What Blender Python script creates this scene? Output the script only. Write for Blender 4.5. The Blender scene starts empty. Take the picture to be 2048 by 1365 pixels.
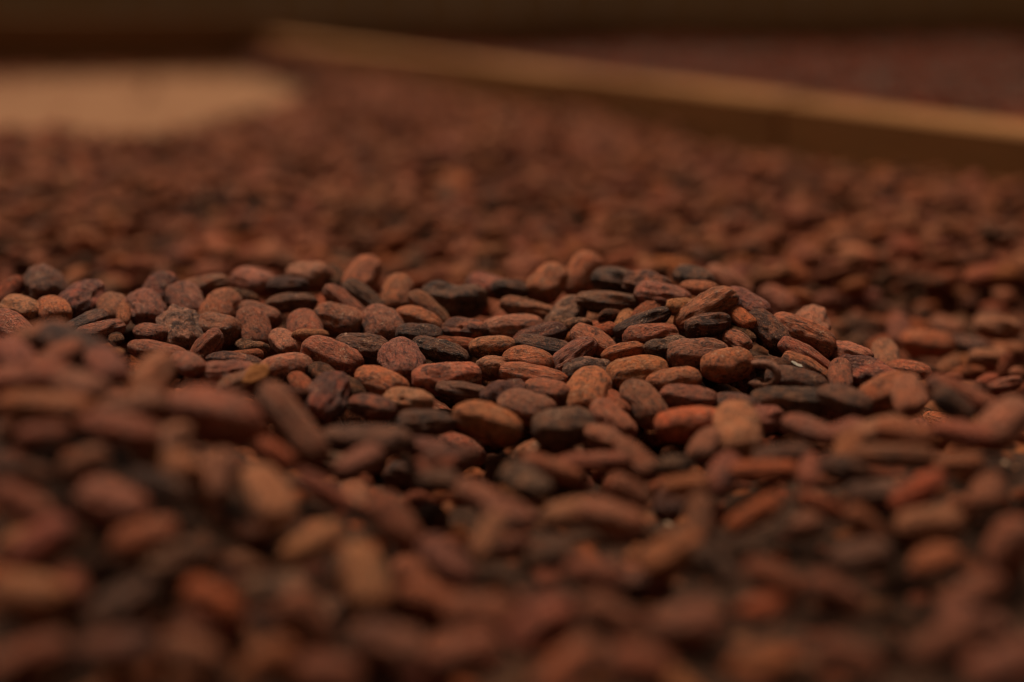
import bpy, math, random
import numpy as np
from mathutils import Vector, Matrix, noise

random.seed(3)
RNG = np.random.default_rng(11)
sc = bpy.context.scene
COL = sc.collection
rad = math.radians

# ------------------------------------------------------------------ camera
CAM_Z, PITCH, LENS, W_PX = 0.14, 13.7, 50.0, 2048.0
FPX = LENS / 36.0 * W_PX
cam_data = bpy.data.cameras.new('camera')
cam = bpy.data.objects.new('camera', cam_data)
COL.objects.link(cam)
cam.location = (0, 0, CAM_Z)
cam.rotation_euler = (rad(90 - PITCH), 0, 0)
cam_data.lens = LENS
cam_data.sensor_width = 36.0
cam_data.clip_start = 0.02
cam_data.clip_end = 200.0
cam_data.dof.use_dof = True
cam_data.dof.focus_distance = 0.535
cam_data.dof.aperture_fstop = 2.75
cam_data.dof.aperture_blades = 0
sc.camera = cam

# ------------------------------------------------------------------ sky and sun
SUN_EL, SUN_AZ = 62.0, 22.0            # azimuth: degrees to the left of straight ahead
world = bpy.data.worlds.new('World')
sc.world = world
world.use_nodes = True
wn = world.node_tree.nodes
wl = world.node_tree.links
bg = wn['Background']
sky = wn.new('ShaderNodeTexSky')
sky.sky_type = 'NISHITA'
sky.sun_disc = False
sky.sun_elevation = rad(SUN_EL)
sky.sun_rotation = rad(-SUN_AZ)
sky.air_density = 1.0
sky.dust_density = 3.0
sky.ozone_density = 1.0
# thin bright overcast: the blue of the clear sky is mostly washed out
soft = wn.new('ShaderNodeHueSaturation')
soft.inputs['Saturation'].default_value = 0.22
veil = wn.new('ShaderNodeMix')
veil.data_type = 'RGBA'
veil.blend_type = 'MULTIPLY'
veil.inputs[0].default_value = 1.0
veil.inputs[7].default_value = (1.0, 0.84, 0.68, 1.0)
wl.new(sky.outputs[0], soft.inputs['Color'])
wl.new(soft.outputs[0], veil.inputs[6])
wl.new(veil.outputs[2], bg.inputs[0])
bg.inputs[1].default_value = 0.05
sun_data = bpy.data.lights.new('sun', 'SUN')
sun_data.energy = 5.0
sun_data.angle = rad(20)
sun_data.color = (1.0, 0.92, 0.80)
sun = bpy.data.objects.new('sun', sun_data)
COL.objects.link(sun)
d = Vector((-math.sin(rad(SUN_AZ)) * math.cos(rad(SUN_EL)), math.cos(rad(SUN_AZ)) * math.cos(rad(SUN_EL)), math.sin(rad(SUN_EL))))
sun.rotation_euler = d.to_track_quat('Z', 'Y').to_euler()
sun.location = d * 5
sc.view_settings.view_transform = 'Standard'
sc.view_settings.look = 'None'
sc.view_settings.exposure = 0.20
sc.view_settings.gamma = 1.0
sc.cycles.use_denoising = True
sc.cycles.max_bounces = 6
sc.cycles.pixel_filter_type = 'BLACKMAN_HARRIS'
sc.cycles.filter_width = 1.15


# ------------------------------------------------------------------ materials
def new_mat(name):
    m = bpy.data.materials.new(name)
    m.use_nodes = True
    nt = m.node_tree
    b = nt.nodes['Principled BSDF']
    return m, nt, b


class G:
    """tiny helper for node graphs"""
    def __init__(self, nt):
        self.nt = nt

    def n(self, kind, **kw):
        o = self.nt.nodes.new(kind)
        for k, v in kw.items():
            setattr(o, k, v)
        return o

    def put(self, sock, v):
        if hasattr(v, 'is_output'):
            self.nt.links.new(v, sock)
        else:
            sock.default_value = v

    def math(self, op, a, b=0.0, c=0.0, clamp=False):
        o = self.n('ShaderNodeMath', operation=op, use_clamp=clamp)
        for i, v in enumerate((a, b, c)):
            self.put(o.inputs[i], v)
        return o.outputs[0]

    def vmath(self, op, a, b):
        o = self.n('ShaderNodeVectorMath', operation=op)
        self.put(o.inputs[0], a)
        self.put(o.inputs[1], b)
        return o.outputs[0]

    def noise(self, vec, w, scale, detail=3.0, rough=0.55, dist=0.0):
        o = self.n('ShaderNodeTexNoise', noise_dimensions='4D')
        self.put(o.inputs['Vector'], vec)
        self.put(o.inputs['W'], w)
        self.put(o.inputs['Scale'], scale)
        self.put(o.inputs['Detail'], detail)
        self.put(o.inputs['Roughness'], rough)
        self.put(o.inputs['Distortion'], dist)
        return o.outputs[0]

    def ramp(self, v, lo, hi, a=0.0, b=1.0):
        o = self.n('ShaderNodeMapRange', interpolation_type='SMOOTHSTEP')
        for i, x in enumerate((v, lo, hi, a, b)):
            self.put(o.inputs[i], x)
        return o.outputs[0]

    def mix(self, f, a, b, mode='MIX'):
        o = self.n('ShaderNodeMix', data_type='RGBA', blend_type=mode)
        self.put(o.inputs[0], f)
        self.put(o.inputs[6], a)
        self.put(o.inputs[7], b)
        return o.outputs[2]


def shell_material(name, single):
    """cocoa bean shell; single beans take their tint from the object colour, the heap from a mesh attribute"""
    m, nt, b = new_mat(name)
    g = G(nt)
    rest = g.n('ShaderNodeAttribute', attribute_name='rest').outputs['Vector']
    if single:
        oi = g.n('ShaderNodeObjectInfo')
        tint, rnd, wear = oi.outputs['Color'], oi.outputs['Random'], oi.outputs['Alpha']
    else:
        at = g.n('ShaderNodeAttribute', attribute_name='tint')
        tint, wear = at.outputs['Color'], at.outputs['Alpha']
        rnd = g.n('ShaderNodeAttribute', attribute_name='seed').outputs['Fac']
    w = g.math('MULTIPLY', rnd, 91.0)
    # long fibres run along the bean
    strv = g.vmath('MULTIPLY', rest, (0.34, 1.0, 1.0))
    fibre = g.noise(strv, w, 0.62, 6.0, 0.70, 0.9)
    fibre2 = g.noise(strv, g.math('ADD', w, 7.0), 1.6, 5.0, 0.72, 0.6)
    grain = g.noise(rest, g.math('ADD', w, 3.0), 1.5, 6.0, 0.75)
    blot = g.noise(rest, g.math('ADD', w, 11.0), 0.13, 5.0, 0.62, 0.8)
    spot = g.noise(rest, g.math('ADD', w, 17.0), 0.42, 5.0, 0.68, 0.6)
    dusty = g.noise(rest, g.math('ADD', w, 23.0), 0.20, 5.0, 0.7, 0.5)
    dark = g.mix(0.80, tint, (0.013, 0.0075, 0.0045, 1.0))
    warm = g.mix(1.0, tint, (1.75, 1.38, 1.20, 1.0), 'MULTIPLY')
    pale = g.mix(0.40, g.mix(1.0, tint, (1.7, 1.7, 1.7, 1.0), 'MULTIPLY'), (0.33, 0.140, 0.070, 1.0))
    c = g.mix(g.ramp(spot, 0.42, 0.60), tint, warm)
    # dark fermented stains: how much of the bean they cover is the wear channel
    two = g.math('GREATER_THAN', wear, 1.2)          # beans that lay on their wet side: one half blackened
    wear = g.math('MULTIPLY', wear, g.math('SUBTRACT', 1.0, g.math('MULTIPLY', two, 0.75)))
    sep = g.n('ShaderNodeSeparateXYZ')
    g.put(sep.inputs[0], rest)
    th = g.math('SUBTRACT', 0.78, g.math('MULTIPLY', wear, 0.40))
    stain = g.ramp(g.math('ADD', g.math('MULTIPLY', blot, 0.72), g.math('MULTIPLY', spot, 0.28)), th, g.math('ADD', th, 0.07))
    c = g.mix(g.math('MULTIPLY', stain, 0.92), c, dark)
    half = g.math('MULTIPLY', two, g.ramp(g.math('ADD', sep.outputs[2], g.math('MULTIPLY', g.math('SUBTRACT', spot, 0.5), 5.0)), 1.0, -0.6))
    c = g.mix(g.math('MULTIPLY', half, 0.95), c, dark)
    # grooves hold dark residue
    groove = g.ramp(fibre, 0.50, 0.38)
    c = g.mix(g.math('MULTIPLY', groove, 0.88), c, dark)
    fine = g.ramp(fibre2, 0.48, 0.36)
    c = g.mix(g.math('MULTIPLY', fine, 0.72), c, dark)
    # pale dust rubbed on raised fibres
    d1 = g.math('MULTIPLY', g.ramp(dusty, 0.44, 0.66), g.ramp(grain, 0.44, 0.60))
    c = g.mix(g.math('MULTIPLY', d1, 0.75), c, pale)
    hair = g.ramp(fibre2, 0.54, 0.66)
    c = g.mix(g.math('MULTIPLY', hair, 0.55), c, pale)
    # dried pulp: pale freckles in patches
    freck = g.noise(rest, g.math('ADD', w, 31.0), 1.05, 3.0, 0.6)
    patch = g.noise(rest, g.math('ADD', w, 37.0), 0.16, 2.0, 0.5)
    c = g.mix(g.math('MULTIPLY', g.math('MULTIPLY', g.ramp(freck, 0.56, 0.64), g.ramp(patch, 0.48, 0.62)), 0.65), c, (0.40, 0.205, 0.115, 1.0))
    nt.links.new(c, b.inputs['Base Color'])
    b.inputs['Roughness'].default_value = 0.62
    g.put(b.inputs['Roughness'], g.ramp(grain, 0.3, 0.7, 0.52, 0.74))
    b.inputs['Specular IOR Level'].default_value = 0.10 if single else 0.03
    hgt = g.math('ADD', g.math('MULTIPLY', fibre, 0.9), g.math('ADD', g.math('MULTIPLY', fibre2, 0.45), g.math('MULTIPLY', grain, 0.22)))
    bump = g.n('ShaderNodeBump')
    bump.inputs['Strength'].default_value = 1.0
    bump.inputs['Distance'].default_value = 0.0030
    g.put(bump.inputs['Height'], hgt)
    nt.links.new(bump.outputs[0], b.inputs['Normal'])
    return m


def wood_material(name, base, dark, scale=9.0, axis=(1.0, 14.0, 14.0), rough=0.7, grain_amt=0.6):
    m, nt, b = new_mat(name)
    g = G(nt)
    co = g.n('ShaderNodeTexCoord').outputs['Object']
    v = g.vmath('MULTIPLY', co, axis)
    n1 = g.noise(v, 1.0, scale * 0.35, 6.0, 0.6, 0.6)
    n2 = g.noise(co, 5.0, 3.0, 4.0, 0.6, 0.3)
    c = g.mix(g.math('MULTIPLY', g.ramp(n1, 0.42, 0.66), grain_amt), base, dark)
    c = g.mix(g.math('MULTIPLY', g.ramp(n2, 0.5, 0.75), 0.45), c, dark)
    nt.links.new(c, b.inputs['Base Color'])
    b.inputs['Roughness'].default_value = rough
    b.inputs['Specular IOR Level'].default_value = 0.02
    bump = g.n('ShaderNodeBump')
    bump.inputs['Strength'].default_value = 0.5
    bump.inputs['Distance'].default_value = 0.002
    g.put(bump.inputs['Height'], n1)
    nt.links.new(bump.outputs[0], b.inputs['Normal'])
    return m


def rgba(*c):
    return (c[0], c[1], c[2], 1.0)


MAT_SINGLE = shell_material('cocoa_shell', True)
MAT_HEAP = shell_material('cocoa_shell_heap', False)
MAT_TOP = wood_material('weathered_board', rgba(0.234, 0.098, 0.033), rgba(0.140, 0.056, 0.019))
MAT_DECK = wood_material('worn_tray_wood', rgba(0.170, 0.073, 0.030), rgba(0.122, 0.049, 0.019), scale=4.0, axis=(3.0, 1.0, 1.0), grain_amt=0.5)
MAT_DARK = wood_material('dark_board', rgba(0.140, 0.062, 0.022), rgba(0.078, 0.036, 0.014))
MAT_WALL = wood_material('old_wall_boards', rgba(0.234, 0.121, 0.048), rgba(0.148, 0.078, 0.031))
MAT_FLAKE = wood_material('dry_husk', rgba(0.27, 0.095, 0.030), rgba(0.19, 0.062, 0.02), scale=900.0, axis=(1.0, 1.0, 1.0))
MAT_CHIP = wood_material('grey_husk', rgba(0.34, 0.27, 0.20), rgba(0.20, 0.15, 0.10), scale=900.0, axis=(1.0, 1.0, 1.0))
MAT_SOIL = wood_material('packed_earth', rgba(0.10, 0.07, 0.045), rgba(0.06, 0.04, 0.025))

# tints of the shells: colour and how stained they are
TINT = {
    'r': ((0.206, 0.056, 0.024), 0.55), 'b': ((0.185, 0.059, 0.024), 0.55), 'd': ((0.120, 0.042, 0.018), 0.80),
    'k': ((0.092, 0.034, 0.015), 0.70), 'o': ((0.256, 0.073, 0.024), 0.40), 't': ((0.252, 0.087, 0.038), 0.45),
    'g': ((0.196, 0.078, 0.039), 0.85), 'p': ((0.176, 0.056, 0.028), 0.55), 'm': ((0.215, 0.053, 0.021), 0.95),
    'h': ((0.256, 0.085, 0.036), 1.5), 'w': ((0.227, 0.070, 0.028), 0.60), 'c': ((0.108, 0.039, 0.016), 0.70),
    'q': ((0.252, 0.075, 0.028), 0.72), 'v': ((0.287, 0.063, 0.017), 0.25), 's': ((0.312, 0.103, 0.042), 0.20),
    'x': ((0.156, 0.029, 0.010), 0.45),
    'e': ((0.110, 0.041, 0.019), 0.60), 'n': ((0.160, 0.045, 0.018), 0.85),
}
SHAPE = {   # which bean shapes a tint letter may use
    'r': (0, 1, 2, 3, 7, 10), 'b': (0, 1, 3, 4, 10), 'd': (2, 4, 6, 7), 'k': (1, 6, 7, 5), 'o': (0, 1, 2, 3, 9),
    't': (0, 3, 4, 5, 7), 'g': (8, 11), 'p': (1, 5, 10, 4), 'm': (2, 5, 7, 11), 'h': (9,), 'w': (6, 7), 'c': (8,),
    'q': (10, 7), 'v': (0, 9, 3), 's': (0, 9), 'x': (0, 1, 3), 'e': (0, 1), 'n': (6, 5),
}


# ------------------------------------------------------------------ bean shapes
def bean_arrays(k, nu, nv):
    """one bean of unit half size; returns verts, quads/tris as index lists and rest coordinates in mm"""
    rg = random.Random(100 + k)
    p = rg.uniform(2.5, 3.1)
    asym = rg.uniform(-0.16, 0.16)
    bend = rg.uniform(-0.12, 0.12)
    bow = rg.uniform(-0.08, 0.08)
    ridge = (0.020, 0.026, 0.030, 0.024, 0.032, 0.045, 0.065, 0.055, 0.045, 0.016, 0.055, 0.065)[k]
    lump = (0.05, 0.05, 0.06, 0.05, 0.07, 0.10, 0.09, 0.07, 0.09, 0.04, 0.06, 0.17)[k]
    ks = [rg.choice((5, 6, 7, 8, 9, 11, 13)) for _ in range(3)]
    ph = [rg.uniform(0, 6.28) for _ in range(3)]
    seed = Vector((k * 7.3, k * 3.1, k * 1.7))
    ga = rg.uniform(0.5, 1.2)
    vs = []
    for i in range(nu + 1):
        s = -math.cos(math.pi * i / nu)
        r = max(0.0, 1 - abs(s) ** p) ** (1 / p)
        if k in (5, 6, 7):                     # drawn-out tip
            r *= 1 - 0.16 * max(0.0, s) ** 1.5
        r *= 1 + asym * s
        cnt = 1 if i in (0, nu) else nv
        for j in range(cnt):
            th = 2 * math.pi * j / nv
            cy, cz = math.cos(th), math.sin(th)
            q = Vector((s * 1.1, cy * 1.2 * r, cz * 1.2 * r))
            n1 = noise.noise(q * 1.3 + seed)
            n2 = noise.noise(Vector((s * 1.6, cy * 3.2, cz * 3.2)) + seed * 2)
            n3 = noise.noise(Vector((s * 4.5, cy * 6.0, cz * 6.0)) + seed * 3)
            n4 = noise.noise(q * 3.4 + seed * 4)
            e = 1 + lump * 1.5 * n1 + ridge * 1.9 * n2 + ridge * 0.8 * n3 + lump * 0.7 * n4
            wob = 1.3 * noise.noise(Vector((s * 1.5, k, 0.3)))
            fade = r ** 0.5
            for a, b_ in zip(ks, ph):
                e += ridge * 0.42 * fade * math.cos(a * th + b_ + wob * 2)
            if k == 10:                         # one deep groove along the side
                dth = (th - ga + math.pi) % (2 * math.pi) - math.pi
                e -= 0.20 * fade * math.exp(-(dth / 0.20) ** 2)
            if k in (5, 6, 7, 11):              # shrunken folds
                for a0, s0 in ((ga + 1.9, 0.17), (ga + 4.1, 0.13)):
                    dth = (th - a0 - 0.5 * s + math.pi) % (2 * math.pi) - math.pi
                    e -= 0.13 * fade * math.exp(-(dth / s0) ** 2) * (0.6 + 0.8 * n2)
            if k == 8:                          # sunken face
                dz = max(0.0, cz) ** 1.0
                e -= 0.42 * dz * math.exp(-(s / 0.50) ** 2) * (0.75 + 0.5 * n4)
            x = s * (1 + 0.05 * n1)
            y = cy * r * e + bow * (1 - s * s)
            z = cz * r * e + bend * (s * s - 0.35)
            vs.append((x, y, z))
    fs = []
    def idx(i, j):
        if i == 0:
            return 0
        if i == nu:
            return 1 + (nu - 1) * nv
        return 1 + (i - 1) * nv + j % nv
    for i in range(nu):
        for j in range(nv):
            a, b_, c, d_ = idx(i, j), idx(i, j + 1), idx(i + 1, j + 1), idx(i + 1, j)
            if i == 0:
                fs.append((a, c, d_))
            elif i == nu - 1:
                fs.append((a, b_, c))
            else:
                fs.append((a, b_, c, d_))
    v = np.array(vs)
    return v, [tuple(reversed(f)) for f in fs]


def frame_of(az, el, roll):
    """rotation matrix: x along the bean, z its flat side"""
    ca, sa, ce, se = math.cos(az), math.sin(az), math.cos(el), math.sin(el)
    x = Vector((ca * ce, sa * ce, se))
    y = Vector((-sa, ca, 0)).normalized()
    z = x.cross(y)
    if roll:
        y2 = y * math.cos(roll) + z * math.sin(roll)
        z = x.cross(y2)
        y = y2
    return Matrix(((x.x, y.x, z.x), (x.y, y.y, z.y), (x.z, y.z, z.z)))


MM = np.array([12.0, 6.2, 4.8])
BEAN_MESH = []
for k in range(12):
    v, f = bean_arrays(k, 60, 44)
    me = bpy.data.meshes.new('cocoa_bean')
    me.from_pydata(v.tolist(), [], f)
    at = me.attributes.new('rest', 'FLOAT_VECTOR', 'POINT')
    at.data.foreach_set('vector', (v * MM).ravel())
    me.shade_smooth()
    me.materials.append(MAT_SINGLE)
    BEAN_MESH.append(me)

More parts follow.
